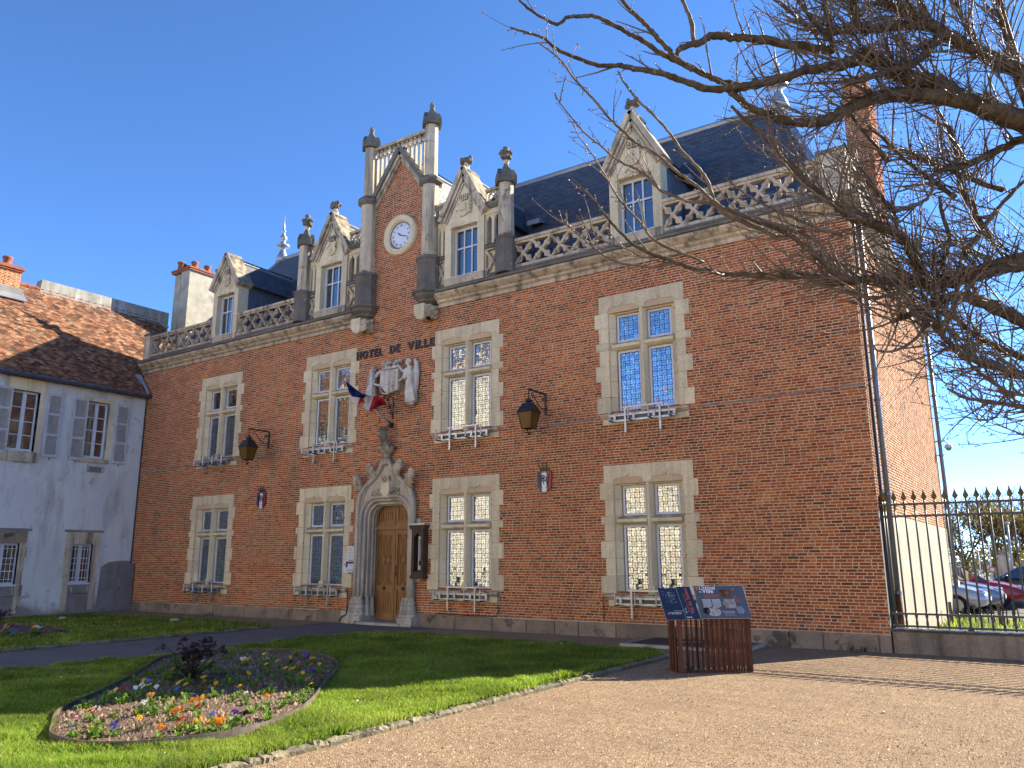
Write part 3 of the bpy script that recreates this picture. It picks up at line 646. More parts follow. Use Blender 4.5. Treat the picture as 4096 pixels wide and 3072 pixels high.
# ---- cornice
def cornice_run(p0, p1, along, parent, mat):
    prof = [(0.10, 8.60), (-0.045, 8.60), (-0.055, 8.655), (-0.03, 8.665), (-0.035, 8.70), (-0.11, 8.745), (-0.12, 8.79), (-0.20, 8.835), (-0.27, 8.90), (-0.285, 8.955), (-0.255, 8.965)]
    cap = [(0.20, 8.963), (-0.27, 8.965), (-0.32, 8.975), (-0.33, 9.04), (-0.26, 9.09), (0.30, 9.115), (0.30, 8.963)]
    prof += [(0.10, 8.963)]
    L = p1 - p0; n = max(1, int(round(L / 1.15)))
    for i in range(n):
        a, b = p0 + L * i / n + 0.004, p0 + L * (i + 1) / n - 0.004
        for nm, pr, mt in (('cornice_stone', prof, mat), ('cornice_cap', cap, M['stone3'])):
            if along == 'x': m = MB().prism([(y, z) for y, z in pr], a, b, 'yz')
            else: m = MB().prism([(XR - y, z) for y, z in pr], a, b, 'xz')
            m.build(nm, mt, parent)
cornice_run(XL - 0.05, -16.62, 'x', hall, M['stone2']); cornice_run(-13.55, XR + 0.3, 'x', hall, M['stone2']); cornice_run(-0.02, DEEP, 'y', hall, M['stone2'])
# ---- balustrades: lattice of crossing bars with cusps
def lattice_mesh(w, h):
    m = MB(); y0, y1 = -0.055, 0.055
    for sgn in (1, -1):
        p, q = ((0, 0), (w, h)) if sgn > 0 else ((0, h), (w, 0))
        dx, dz = q[0] - p[0], q[1] - p[1]; L = math.hypot(dx, dz); nx, nz = -dz / L * 0.038, dx / L * 0.038
        o = 0.002 * (sgn > 0)
        m.prism([(p[0] + nx, p[1] + nz), (p[0] - nx, p[1] - nz), (q[0] - nx, q[1] - nz), (q[0] + nx, q[1] + nz)], y0 - o, y1 + o)
        m.prism([(p[0] + nx * .35, p[1] + nz * .35), (p[0] - nx * .35, p[1] - nz * .35), (q[0] - nx * .35, q[1] - nz * .35), (q[0] + nx * .35, q[1] + nz * .35)], y0 - 0.02 - o, y1)
        for t in (0.25, 0.75):
            for side in (1, -1):
                cx, cz = p[0] + dx * t, p[1] + dz * t; ux, uz = dx / L, dz / L; vx, vz = nx / 0.038 * side, nz / 0.038 * side
                m.prism([(cx + ux * 0.085 + vx * .036, cz + uz * 0.085 + vz * .036), (cx - ux * 0.085 + vx * .036, cz - uz * 0.085 + vz * .036), (cx - ux * 0.055 + vx * 0.062, cz - uz * 0.055 + vz * 0.062), (cx + vx * 0.095, cz + vz * 0.095), (cx + ux * 0.055 + vx * 0.062, cz + uz * 0.055 + vz * 0.062)], y0 + 0.03, y1 - 0.03)
    return m.mesh('lattice', M['stone2'])
BZ0, BZ1 = 9.30, 9.90
def balustrade(p0, p1, n, along='x'):
    c = (p0 + p1) / 2
    o = empty('balustrade', (c, 0.0, 9.1) if along == 'x' else (XR, c, 9.1), hall)
    def bx(a, b, y0, y1, z0, z1, nm, mat=M['stone2']):
        m = MB()
        if along == 'x': m.box(a, b, y0, y1, z0, z1)
        else: m.box(XR - y1, XR - y0, a, b, z0, z1)
        return m.build(nm, mat, o)
    bx(p0, p1, -0.10, 0.10, 9.09, BZ0 - 0.08, 'kerb_course', M['stone3']); bx(p0, p1, -0.07, 0.07, BZ0 - 0.08, BZ0 + 0.01, 'bottom_rail')
    bx(p0, p1, -0.07, 0.07, BZ1 - 0.01, BZ1 + 0.05, 'fillet'); bx(p0, p1, -0.11, 0.11, BZ1 + 0.05, BZ1 + 0.13, 'top_rail')
    w = (p1 - p0) / n; me = lattice_mesh(w, BZ1 - BZ0)
    for i in range(n):
        l = mesh_obj('lattice', me, (p0 + i * w, 0, BZ0) if along == 'x' else (XR, p0 + i * w, BZ0), o)
        if along == 'y': l.rotation_euler = (0, 0, PI / 2)
    return o
balustrade(-27.50, -23.80, 7); balustrade(-22.42, -19.32, 6); balustrade(-10.97, -8.14, 5); balustrade(-6.75, -3.18, 7)
balustrade(0.24, 4.7, 8, 'y')
for x0, x1 in ((-27.85, -27.50), (-3.18, -2.62)):
    m = MB(); m.box(x0, x1, -0.14, 0.24, 9.09, 10.06); m.build('corner_post', M['stone2'], hall)
    MB().box(x0 - 0.03, x1 + 0.03, -0.17, 0.27, 10.06, 10.14).build('post_cap', M['stone3'], hall)
# ---- main roof
RY0, RZ0, RYR, RZR = 0.45, 9.18, 4.3, 14.12
AXL, AXR, EXL, EXR = -25.65, -4.9, -27.5, -2.95
roof = MB()
roof.add([(EXL, RY0, RZ0), (EXR, RY0, RZ0), (EXR, 8.15, RZ0), (EXL, 8.15, RZ0), (AXL, RYR, RZR), (AXR, RYR, RZR)],
         [(0, 1, 5, 4), (1, 2, 5), (2, 3, 4, 5), (3, 0, 4)])
roof.add([(XL, 0.06, 9.05), (XR, 0.06, 9.05), (XR, DEEP, 9.05), (XL, DEEP, 9.05)], [(0, 1, 2, 3)])
roof_o = roof.build('roof', M['slate'], hall, attr=True)
def cover(nm, sname, parent, O, U, V, umax, vmax, inside, w, h, ma, mo, nsingle=0, thick=0.012, seed=1, jit=0.0):
    O, U, V = Vector(O), Vector(U).normalized(), Vector(V).normalized(); N = U.cross(V)
    rs = np.random.default_rng(seed); L = []
    for j in range(int(vmax / h) + 1):
        off = (0.5 * w if j % 2 else 0) + rs.uniform(-0.1, 0.1) * w
        for i in range(-1, int(umax / w) + 1):
            u, v = i * w + off, j * h
            if u + w / 2 < 0 or u + w / 2 > umax or v > vmax or not inside(u + w / 2, v): continue
            L.append((u + rs.uniform(-jit, jit), v + rs.uniform(-jit, jit), rs.random(), thick * rs.uniform(0.7, 1.6)))
    if not L: return
    L = np.array(L); Ov, Uv, Vv, Nv = [np.array(q) for q in (O, U, V, N)]
    if nsingle:
        cpt = Ov + L[:, :1] * Uv + L[:, 1:2] * Vv; dist = np.linalg.norm(cpt - np.array(CAMP), axis=1); od = np.argsort(dist)
        one, L = L[od[:nsingle]], L[od[nsingle:]]
        g = w * 0.03
        me = MB().add([(g, 0, -0.004), (w - g, 0, -0.004), (w - g, 0, thick), (g, 0, thick), (w - g, h * 1.3, 0.002), (g, h * 1.3, 0.002)], [(3, 2, 4, 5), (0, 1, 2, 3), (1, 4, 2), (0, 3, 5)]).mesh(sname, mo)
        rot = Matrix(((U.x, V.x, N.x), (U.y, V.y, N.y), (U.z, V.z, N.z))).to_euler()
        for u, v, r, t in one:
            q = mesh_obj(sname, me, O + U * u + V * v, parent); q.rotation_euler = rot
    n = len(L); u, v, r, t = L.T; g = w * 0.03
    def P(uu, vv, nn): return Ov + uu[:, None] * Uv + vv[:, None] * Vv + nn[:, None] * Nv
    z = np.zeros(n)
    VV = np.stack([P(u + g, v, z - 0.004), P(u + w - g, v, z - 0.004), P(u + w - g, v, t), P(u + g, v, t), P(u + w - g, v + h * 1.3, z + 0.002), P(u + g, v + h * 1.3, z + 0.002)], 1).reshape(-1, 3)
    F0 = np.array([(3, 2, 4, 5), (0, 1, 2, 3)]); FF = (np.arange(n)[:, None, None] * 6 + F0[None]).reshape(-1, 4)
    og = np.array(wloc(parent))
    return mesh_obj(nm, np_mesh(nm, VV - og, FF, ma, np.repeat(r, 2)), wloc(parent), parent, kind='stuff')
SLF = math.hypot(RYR - RY0, RZR - RZ0)
cover('slating', 'slate', roof_o, (EXL, RY0, RZ0), (1, 0, 0), (0, RYR - RY0, RZR - RZ0), EXR - EXL, SLF, lambda u, v: (AXL - EXL) * v / SLF < u < (EXR - EXL) - (EXR - AXR) * v / SLF, 0.22, 0.115, M['slate'], M['slate_o'], 300, 0.012, 21)
cover('slating', 'slate', roof_o, (EXR, RY0, RZ0), (0, 1, 0), (AXR - EXR, 0, RZR - RZ0), 7.7, 5.35, lambda u, v: 3.85 * v / 5.35 < u < 7.7 - 3.85 * v / 5.35, 0.22, 0.115, M['slate'], M['slate_o'], 0, 0.012, 22)
m = MB(); m.tube([(AXL, RYR, RZR + 0.02), (AXR, RYR, RZR + 0.02)], 0.09, 6)
for a, b in (((AXR, RYR, RZR), (EXR, RY0, RZ0)), ((AXR, RYR, RZR), (EXR, 8.15, RZ0)), ((AXL, RYR, RZR), (EXL, RY0, RZ0))): m.tube([a, b], 0.085, 6)
m.build('zinc_ridge', M['zinc'], roof_o)
for ax in (AXL, AXR):
    m = MB(); m.lathe([(0.30, -0.15), (0.22, 0.15), (0.13, 0.35), (0.10, 0.52), (0.27, 0.58), (0.29, 0.63), (0.12, 0.70), (0.09, 0.86), (0.17, 0.93), (0.15, 1.02), (0.07, 1.10), (0.05, 1.25), (0.11, 1.29), (0.05, 1.34), (0.035, 1.45), (0.008, 2.05)], (ax, RYR, RZR), 10)
    m.build('ridge_finial', M['zinc'], roof_o, smooth=True)
for vx, vz in ((-10.25, 11.35), (-6.15, 11.45)):
    vy = RY0 + (vz - RZ0) * (RYR - RY0) / (RZR - RZ0); s_ = 1 + vy / 16.6
    vx2 = vx * s_; MB().prism([(vy - 0.28, vz - 0.02), (vy + 0.1, vz + 0.12), (vy - 0.22, vz + 0.16), (vy - 0.30, vz + 0.10)], vx2 - 0.22, vx2 + 0.22, 'yz').build('roof_vent', M['zinc'], roof_o)
# ---- stone ornament helpers
def oct_shaft(m, c, prof): m.lathe(prof, c, 8, PI / 8)
def dormer(xc, finial=True, crest=0, apex=12.52):
    o = empty('dormer', (xc, 0, 9.1), hall)
    def B_(m, nm, mat=M['stone'], **kw): return m.build(nm, mat, o, **kw)
    z0, ze = 9.09, 11.2; hw = 0.68; y0, y1 = -0.10, 0.32
    B_(MB().box(xc - hw, xc - 0.46, y0, y1, z0 + 0.28, ze), 'jamb'); B_(MB().box(xc + 0.46, xc + hw, y0, y1, z0 + 0.28, ze), 'jamb')
    B_(MB().box(xc - hw, xc + hw, y0 - 0.012, y1, z0, z0 + 0.279), 'sill_block', M['stone2'])
    B_(MB().box(xc - 0.459, xc + 0.459, y0 + 0.002, y1, 10.86, ze), 'lintel')
    B_(MB().prism([(xc - 0.5, 10.80), (xc - 0.42, 10.86), (xc - 0.10, 10.90), (xc, 10.96), (xc + 0.10, 10.90), (xc + 0.42, 10.86), (xc + 0.5, 10.80), (xc + 0.52, 10.80), (xc + 0.52, 10.98), (xc - 0.52, 10.98), (xc - 0.52, 10.80)], y0 - 0.018, y0 + 0.05), 'accolade')
    B_(MB().prism([(xc - hw, ze), (xc + hw, ze), (xc, apex - 0.1)], y0 + 0.004, y1), 'gable_wall')
    for sg in (-1, 1):
        p, q = Vector((xc + sg * 0.80, 0, ze - 0.10)), Vector((xc, 0, apex + 0.03))
        d = (q - p).normalized(); n = Vector((-d.z, 0, d.x)) * (1 if sg < 0 else -1)
        for k, (off, th, yy0) in enumerate(((0.0, 0.13, -0.24), (-0.12, 0.07, -0.18), (-0.20, 0.05, -0.14))):
            a, b = p + n * off, q + n * off; c0, c1 = a - n * th / 2, b - n * th / 2; e0, e1 = a + n * th / 2, b + n * th / 2
            B_(MB().add([(v.x, yy, v.z) for yy in (yy0, y1 + 0.06 - 0.003 * k) for v in (c0, c1, e1, e0)], [(0, 1, 2, 3), (7, 6, 5, 4), (0, 4, 5, 1), (1, 5, 6, 2), (2, 6, 7, 3), (3, 7, 4, 0)]), 'coping', M['stone2'])
    # relief: coronet over a shield
    rz = 11.55
    m = MB(); m.prism([(xc - 0.19, rz), (xc - 0.19, rz - 0.30), (xc - 0.13, rz - 0.39), (xc, rz - 0.44), (xc + 0.13, rz - 0.39), (xc + 0.19, rz - 0.30), (xc + 0.19, rz)], y0 - 0.06, y0 + 0.02)
    if crest == 1: m.box(xc - 0.03, xc + 0.03, y0 - 0.09, y0, rz - 0.42, rz); m.box(xc - 0.18, xc + 0.18, y0 - 0.088, y0, rz - 0.22, rz - 0.16)
    elif crest == 2: m.prism([(xc - 0.19, rz - 0.2), (xc, rz - 0.04), (xc + 0.19, rz - 0.2), (xc + 0.19, rz - 0.14), (xc, rz + 0.01), (xc - 0.19, rz - 0.14)], y0 - 0.09, y0); m.ball((xc, y0 - 0.06, rz - 0.30), (0.1, 0.05, 0.05), 8, 5)
    elif crest == 3:
        rs = random.Random(2)
        for _ in range(26): m.ball((xc + rs.uniform(-0.26, 0.26), y0 - 0.03, rz - 0.18 + rs.uniform(-0.28, 0.22)), rs.uniform(0.03, 0.07), 6, 4)
        m.box(xc - 0.1, xc + 0.1, y0 - 0.1, y0, rz - 0.28, rz - 0.06)
    else:
        m.box(xc - 0.02, xc + 0.02, y0 - 0.085, y0, rz - 0.4, rz)
        for k in range(4): m.bar((xc - 0.16, y0 - 0.06, rz - 0.27 + k * 0.06 - 0.08), (xc - 0.04, y0 - 0.06, rz - 0.35 + k * 0.06), 0.02, 0.05)
    B_(m, 'shield_relief', M['stone'])
    m = MB()
    for k in range(5): m.bar((xc - 0.12 + k * 0.06, y0 - 0.05, rz + 0.07), (xc - 0.16 + k * 0.08, y0 - 0.07, rz + 0.20), 0.035, 0.05)
    m.box(xc - 0.13, xc + 0.13, y0 - 0.06, y0, rz + 0.04, rz + 0.08); B_(m, 'coronet_relief', M['stone2'])
    if finial:
        m = MB(); m.lathe([(0.13, -0.1), (0.09, 0.08), (0.10, 0.12), (0.06, 0.16), (0.06, 0.22)], (xc, -0.03, apex), 8)
        B_(m, 'finial_stem', M['stone']); m = MB(); rs = random.Random(int(abs(xc) * 10))
        for k in range(14):
            an = rs.uniform(0, 2 * PI); m.ball((xc + 0.14 * math.cos(an), -0.03 + 0.12 * math.sin(an), apex + 0.30 + rs.uniform(-0.05, 0.09)), rs.uniform(0.05, 0.08), 6, 4)
        m.ball((xc, -0.03, apex + 0.30), (0.13, 0.12, 0.1), 8, 6)
        remesh(B_(m, 'finial', M['stone3']), 0.022, 1)
    # window: three by two panes
    m = MB(); x0, x1, a, b, wy = xc - 0.46, xc + 0.46, 9.37, 10.86, 0.10
    m.box(x0, x0 + 0.06, wy, wy + 0.07, a, b); m.box(x1 - 0.06, x1, wy, wy + 0.07, a, b); m.box(x0 + 0.06, x1 - 0.06, wy, wy + 0.07, a, a + 0.07); m.box(x0 + 0.06, x1 - 0.06, wy, wy + 0.07, b - 0.07, b)
    for k in (1, 2): xx = x0 + 0.06 + (x1 - x0 - 0.12) * k / 3; m.box(xx - 0.02, xx + 0.02, wy - 0.004, wy + 0.06, a + 0.07, b - 0.07)
    zz = a + (b - a) * 0.60; m.box(x0 + 0.06, x1 - 0.06, wy - 0.008, wy + 0.06, zz - 0.02, zz + 0.02)
    B_(m, 'window_frame', M['white']); B_(MB().box(xc - 0.48, xc + 0.48, -0.13, 0.16, 9.365, 9.385), 'window_board', M['white'])
    for k in range(3):
        xa = x0 + 0.06 + (x1 - x0 - 0.12) * k / 3; xb = xa + (x1 - x0 - 0.12) / 3
        B_(MB().box(xa + 0.02, xb - 0.02, wy + 0.03, wy + 0.04, a + 0.07, zz - 0.02), 'pane', M['glass']); B_(MB().box(xa + 0.02, xb - 0.02, wy + 0.031, wy + 0.041, zz + 0.02, b - 0.07), 'pane', M['glass'])
    B_(MB().box(x0, x1, wy + 0.1, wy + 0.12, a, b), 'dark_backing', M['lead'])  # added dark sheet behind the dormer panes in place of the unlit inside
    # roof behind the gable
    ez, rz2, eh = 11.12, apex - 0.16, 0.84; lim = lambda z: RY0 + (z - RZ0) * (RYR - RY0) / (RZR - RZ0)
    L = math.hypot(eh, rz2 - ez)
    m = MB()
    for sg in (-1, 1): m.add([(xc + sg * eh, y1, ez), (xc, y1, rz2), (xc, lim(rz2) + 0.1, rz2), (xc + sg * eh, lim(ez) + 0.1, ez)], [(0, 1, 2, 3)])
    m.add([(xc - eh, y1, ez), (xc + eh, y1, ez), (xc + eh, lim(ez), ez), (xc - eh, lim(ez), ez)], [(0, 1, 2, 3)])
    B_(m, 'dormer_roof', M['slate'], attr=True)
    ins = lambda u, v: y1 + u < lim(ez + v * (rz2 - ez) / L) + 0.05
    cover('slating', 'slate', o, (xc + eh, y1, ez), (0, 1, 0), (-eh, 0, rz2 - ez), 3.2, L, ins, 0.2, 0.11, M['slate'], M['slate_o'], 0, 0.011, 31)
    ym = lim(rz2) + 0.2
    cover('slating', 'slate', o, (xc - eh, ym, ez), (0, -1, 0), (eh, 0, rz2 - ez), ym - y1, L, lambda u, v: ym - u < lim(ez + v * (rz2 - ez) / L) + 0.05, 0.2, 0.11, M['slate'], M['slate_o'], 0, 0.011, 32)
    B_(MB().tube([(xc, y1, rz2 + 0.02), (xc, lim(rz2), rz2 + 0.02)], 0.06, 6), 'zinc_ridge', M['zinc'])
    for sg in (-1, 1):
        B_(MB().prism([(y1, RZ0), (lim(RZ0) + 0.02, RZ0), (lim(ez), ez), (y1, ez)], xc + sg * 0.62, xc + sg * 0.66, 'yz'), 'cheek', M['cheek'])
        for k in range(3):
            yy = y1 + 0.35 + 0.45 * k; B_(MB().box(xc + sg * 0.67 - 0.014, xc + sg * 0.67 + 0.014, yy, yy + 0.02, max(RZ0, RZ0 + (yy - RY0) * 1.28), ez), 'standing_seam', M['cheek'])
    return o
dormer(WX[0] - 0.02, False, 1, 12.32); dormer(-17.87, True, 2); dormer(-12.62, True, 3, 12.55); dormer(-7.42, True, 0)
# ------------------------------------------------------------------ gable, pinnacles, portal
def pin(x, y, big):
    o = empty('pinnacle', (x, y, 9.1), hall)
    def L_(nm, prof, mat, zb=0.0, n=8): m = MB(); m.lathe(prof, (x, y, zb), n, PI / 8); return m.build(nm, mat, o)
    if big:
        L_('corbel', [(0.16, 8.62), (0.20, 8.72), (0.31, 8.78), (0.31, 8.84), (0.42, 8.92), (0.43, 8.99), (0.50, 9.03), (0.50, 9.09), (0.38, 9.12)], M['stone3'])
        m = MB(); m.prism([(x - 0.27, 8.70), (x - 0.27, 8.45), (x - 0.16, 8.30), (x, 8.22), (x + 0.10, 8.28), (x + 0.10, 8.70)], -0.42, -0.30); m.box(x - 0.24, x + 0.24, -0.34, 0.06, 8.30, 8.66)
        m.build('corbel_shield', M['stone'], o)
        m = MB(); rs = random.Random(int(x * -7))
        for k in range(26): m.ball((x + rs.uniform(0.08, 0.30), -0.05 - 0.32 * rs.random(), 8.30 + 0.36 * rs.random()), rs.uniform(0.04, 0.075), 6, 4)
        m.box(x, x + 0.26, -0.36, 0.02, 8.30, 8.64)
        remesh(m.build('corbel_foliage', M['stone2'], o), 0.02, 1)
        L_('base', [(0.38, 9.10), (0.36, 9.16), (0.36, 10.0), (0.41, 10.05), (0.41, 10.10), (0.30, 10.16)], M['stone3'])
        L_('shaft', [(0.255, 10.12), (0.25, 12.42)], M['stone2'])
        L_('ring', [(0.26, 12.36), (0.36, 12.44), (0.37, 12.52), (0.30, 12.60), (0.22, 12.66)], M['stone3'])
        L_('upper_shaft', [(0.205, 12.62), (0.195, 14.40)], M['stone2'])
        zc = 14.30
    else:
        L_('base', [(0.31, 9.10), (0.30, 9.16), (0.30, 10.02), (0.34, 10.06), (0.34, 10.10), (0.25, 10.15)], M['stone3'])
        L_('shaft', [(0.225, 10.12), (0.21, 11.80)], M['stone2'])
        zc = 11.68
    # cap: four gablets and a spirelet
    m = MB()
    for k in range(4):
        an = k * PI / 2 + PI / 4; r = 0.235; d = Vector((math.cos(an), math.sin(an), 0)); t = Vector((-d.y, d.x, 0))
        c = Vector((x, y, zc)) + d * r
        a, b = c - t * 0.17, c + t * 0.17
        q = [a, b, b + Vector((0, 0, 0.22)), c + Vector((0, 0, 0.46)) - d * 0.05, a + Vector((0, 0, 0.22))]
        m.add([p + d * 0.04 for p in q] + [p - d * 0.10 for p in q], [(0, 1, 2, 3, 4), (9, 8, 7, 6, 5), (0, 5, 6, 1), (1, 6, 7, 2), (2, 7, 8, 3), (3, 8, 9, 4), (4, 9, 5, 0)])
    m.lathe([(0.21, zc + 0.1), (0.20, zc + 0.25), (0.055, zc + 0.62)], (x, y, 0), 8, PI / 8); m.build('cap', M['stone3'], o)
    m = MB()
    if big:
        m.lathe([(0.06, zc + 0.58), (0.085, zc + 0.68), (0.05, zc + 0.76), (0.02, zc + 0.80)], (x, y, 0), 8); m.build('tip', M['stone3'], o)
    else:
        m.lathe([(0.06, zc + 0.60), (0.10, zc + 0.68), (0.05, zc + 0.73)], (x, y, 0), 8); m.build('tip', M['stone'], o)
        m = MB(); rs = random.Random(int(x * -3))
        for lv, r0 in ((0.80, 0.12), (0.93, 0.15), (1.08, 0.05)):
            for k in range(7): an = k * PI / 3.5 + lv; m.ball((x + r0 * math.cos(an), y + r0 * math.sin(an), zc + lv + rs.uniform(-0.03, 0.03)), rs.uniform(0.045, 0.07), 6, 4)
        m.ball((x, y, zc + 0.9), (0.11, 0.11, 0.2), 8, 6); remesh(m.build('finial', M['stone3'], o), 0.02, 1)
for x_, big in ((-16.32, True), (-13.86, True), (-19.10, False), (-11.20, False)): pin(x_, -0.10, big)
# openwork panels between pinnacles and dormers
def panel(x0, x1):
    o = empty('tracery_panel', ((x0 + x1) / 2, 0, 9.1), hall); w = x1 - x0; xc = (x0 + x1) / 2
    def B_(m, nm, mat=M['stone2']): return m.build(nm, mat, o)
    y0, y1 = -0.06, 0.10
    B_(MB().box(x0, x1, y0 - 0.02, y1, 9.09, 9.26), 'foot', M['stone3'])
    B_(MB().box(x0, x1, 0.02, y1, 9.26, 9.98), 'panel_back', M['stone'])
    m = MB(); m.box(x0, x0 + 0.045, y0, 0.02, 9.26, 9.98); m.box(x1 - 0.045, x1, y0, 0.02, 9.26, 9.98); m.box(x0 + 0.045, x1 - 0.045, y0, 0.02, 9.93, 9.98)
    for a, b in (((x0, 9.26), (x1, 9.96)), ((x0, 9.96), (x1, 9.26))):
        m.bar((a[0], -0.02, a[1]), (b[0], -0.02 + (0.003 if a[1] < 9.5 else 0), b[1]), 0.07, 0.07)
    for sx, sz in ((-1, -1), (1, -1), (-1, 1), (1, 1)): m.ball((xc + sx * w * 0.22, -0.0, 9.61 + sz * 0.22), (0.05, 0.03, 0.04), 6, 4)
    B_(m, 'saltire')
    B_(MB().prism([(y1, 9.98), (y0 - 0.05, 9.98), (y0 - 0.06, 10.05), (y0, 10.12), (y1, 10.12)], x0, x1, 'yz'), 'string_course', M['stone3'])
    # pair of lancets
    zt = 10.98
    n = 2; lw = w / n; m = MB()
    for k in range(n + 1):
        xx = x0 + k * lw; hw = 0.045 if 0 < k < n else 0.035
        m.box(max(x0, xx - hw), min(x1, xx + hw), y0 + 0.02, y1 - 0.03, 10.12, zt)
    for k in range(n):
        a, b = x0 + k * lw + 0.036, x0 + (k + 1) * lw - 0.036; c = (a + b) / 2
        for p in ([(a, 10.75), (a + 0.02, 10.83), (c, zt - 0.03), (c, zt), (a, zt)], [(b, 10.75), (b, zt), (c, zt), (c, zt - 0.03), (b - 0.02, 10.83)]): m.prism(p, y0 + 0.03, y1 - 0.04)
    m.box(x0, x1, y0, y1, zt, 11.13); B_(m, 'lancets', M['stone'])
    B_(MB().prism([(y1, 11.13), (y0 - 0.03, 11.13), (y0 - 0.10, 11.20), (y0 - 0.10, 11.26), (y1, 11.28)], x0, x1, 'yz'), 'string_course', M['stone3'])
    m = MB(); m.box(x0, x1, -0.04, 0.06, 11.28, 11.33); m.box(x0, x1, -0.06, 0.08, 11.68, 11.76)
    k = max(1, int(round(w / 0.36)))
    for i in range(k):
        c = x0 + w * (i + 0.5) / k; r = min(0.165, w / k / 2 - 0.01)
        m.tube([(c + r * math.cos(t * PI / 8), 0.01, 11.505 + 0.165 * math.sin(t * PI / 8)) for t in range(16)], 0.03, 5, True)
        for t in range(4): m.bar((c, 0.01, 11.505), (c + r * 0.8 * math.cos(t * PI / 2 + PI / 4), 0.01, 11.505 + r * 0.8 * math.sin(t * PI / 2 + PI / 4)), 0.03, 0.04)
    m.box(x0, x0 + 0.03, -0.03, 0.05, 11.33, 11.68); m.box(x1 - 0.03, x1, -0.03, 0.05, 11.33, 11.68)
    B_(m, 'roundel_rail')
for a, b in ((-18.89, -18.56), (-17.18, -16.58), (-13.60, -13.31), (-11.93, -11.42)): panel(a, b)
# gable coping and the pierced parapet above it
gab = empty('clock_gable', (GX, 0, 12.4), hall)
for sg in (-1, 1):
    p, q = Vector((GX + sg * 1.12, 0, 12.40)), Vector((GX, 0, 13.96))
    d = (q - p).normalized(); n = Vector((-d.z, 0, d.x)) * (1 if sg < 0 else -1)
    for off, th, yy0, mt in ((0.02, 0.14, -0.20, M['stone3']), (-0.10, 0.09, -0.14, M['stone2']), (-0.18, 0.06, -0.08, M['stone2'])):
        a, b = p + n * off, q + n * off; c0, c1, e0, e1 = a - n * th / 2, b - n * th / 2, a + n * th / 2, b + n * th / 2
        MB().add([(v.x, yy, v.z) for yy in (yy0, 0.32) for v in (c0, c1, e1, e0)], [(0, 1, 2, 3), (7, 6, 5, 4), (0, 4, 5, 1), (1, 5, 6, 2), (2, 6, 7, 3), (3, 7, 4, 0)]).build('coping', mt, gab)
MB().box(GX - 1.08, GX + 1.08, -0.10, 0.12, 14.22, 14.31).build('parapet_rail', M['stone2'], gab)
k = 12
for i in range(k + 1):
    x = GX - 1.04 + 2.08 * i / k; zb = 12.45 + (1.12 - abs(x - GX)) * 1.393
    if zb > 14.15: continue
    MB().box(x - 0.028, x + 0.028, -0.04, 0.05, zb - 0.1, 13.98).build('parapet_baluster', M['stone2'], gab)
m = MB()
for i in range(k):
    x0, x1 = GX - 1.04 + 2.08 * i / k, GX - 1.04 + 2.08 * (i + 1) / k; c = (x0 + x1) / 2
    m.bar((x0, 0, 13.92), (c, 0, 14.08), 0.04, 0.08); m.bar((c, 0.002, 14.08), (x1, 0.002, 13.92), 0.04, 0.08); m.bar((c, 0, 14.06), (x0, 0.003, 14.22), 0.035, 0.07); m.bar((c, 0.003, 14.06), (x1, 0, 14.22), 0.035, 0.07)
m.build('parapet_tracery', M['stone2'], gab)
# roof behind the gable
ez, rz2, eh = 11.9, 13.72, 1.25; lim = lambda z: RY0 + (z - RZ0) * (RYR - RY0) / (RZR - RZ0); L = math.hypot(eh, rz2 - ez)
m = MB()
for sg in (-1, 1):
    m.add([(GX + sg * eh, 0.3, ez), (GX, 0.3, rz2), (GX, lim(rz2) + 0.1, rz2), (GX + sg * eh, lim(ez) + 0.1, ez)], [(0, 1, 2, 3)])
    m.prism([(0.3, RZ0), (lim(ez), RZ0), (lim(ez), ez), (0.3, ez)], GX + sg * 1.06, GX + sg * 1.10, 'yz')
m.build('gable_roof', M['slate'], gab, attr=True)
cover('slating', 'slate', gab, (GX + eh, 0.3, ez), (0, 1, 0), (-eh, 0, rz2 - ez), 4.0, L, lambda u, v: 0.3 + u < lim(ez + v * (rz2 - ez) / L), 0.2, 0.11, M['slate'], M['slate_o'], 0, 0.011, 41)
ym = lim(rz2)
cover('slating', 'slate', gab, (GX - eh, ym, ez), (0, -1, 0), (eh, 0, rz2 - ez), ym - 0.3, L, lambda u, v: ym - u < lim(ez + v * (rz2 - ez) / L), 0.2, 0.11, M['slate'], M['slate_o'], 0, 0.011, 42)
MB().tube([(GX, 0.3, rz2 + 0.02), (GX, lim(rz2), rz2 + 0.02)], 0.07, 6).build('zinc_ridge', M['zinc'], gab)
# ---- clock
CX, CZ = -15.05, 11.16
clock = empty('clock', (CX, 0, CZ - 0.64), label='round white clock face with roman numerals in a moulded stone ring on the gable', cat='clock')
def ring_y(m, c, prof, n=48):
    vs_ = [(c[0] + r * math.cos(2 * PI * k / n), c[1] + y, c[2] + r * math.sin(2 * PI * k / n)) for r, y in prof for k in range(n)]
    m.add(vs_, [(i * n + k, i * n + (k + 1) % n, (i + 1) * n + (k + 1) % n, (i + 1) * n + k) for i in range(len(prof) - 1) for k in range(n)]); return m
ring_y(MB(), (CX, 0, CZ), [(0.65, 0.02), (0.645, -0.05), (0.62, -0.10), (0.57, -0.135), (0.535, -0.12), (0.52, -0.09), (0.50, -0.10), (0.475, -0.115), (0.455, -0.10), (0.43, -0.05), (0.415, -0.02), (0.40, 0.0)]).build('stone_ring', M['stone'], clock, smooth=True)
m = MB(); n = 48
m.add([(CX + 0.405 * math.cos(2 * PI * k / n), -0.014, CZ + 0.405 * math.sin(2 * PI * k / n)) for k in range(n)], [tuple(range(n))]); m.build('dial', M['dial'], clock)
ring_y(MB(), (CX, 0, CZ), [(0.41, -0.012), (0.405, -0.03), (0.395, -0.03), (0.39, -0.012)]).build('dial_rim', M['iron'], clock)
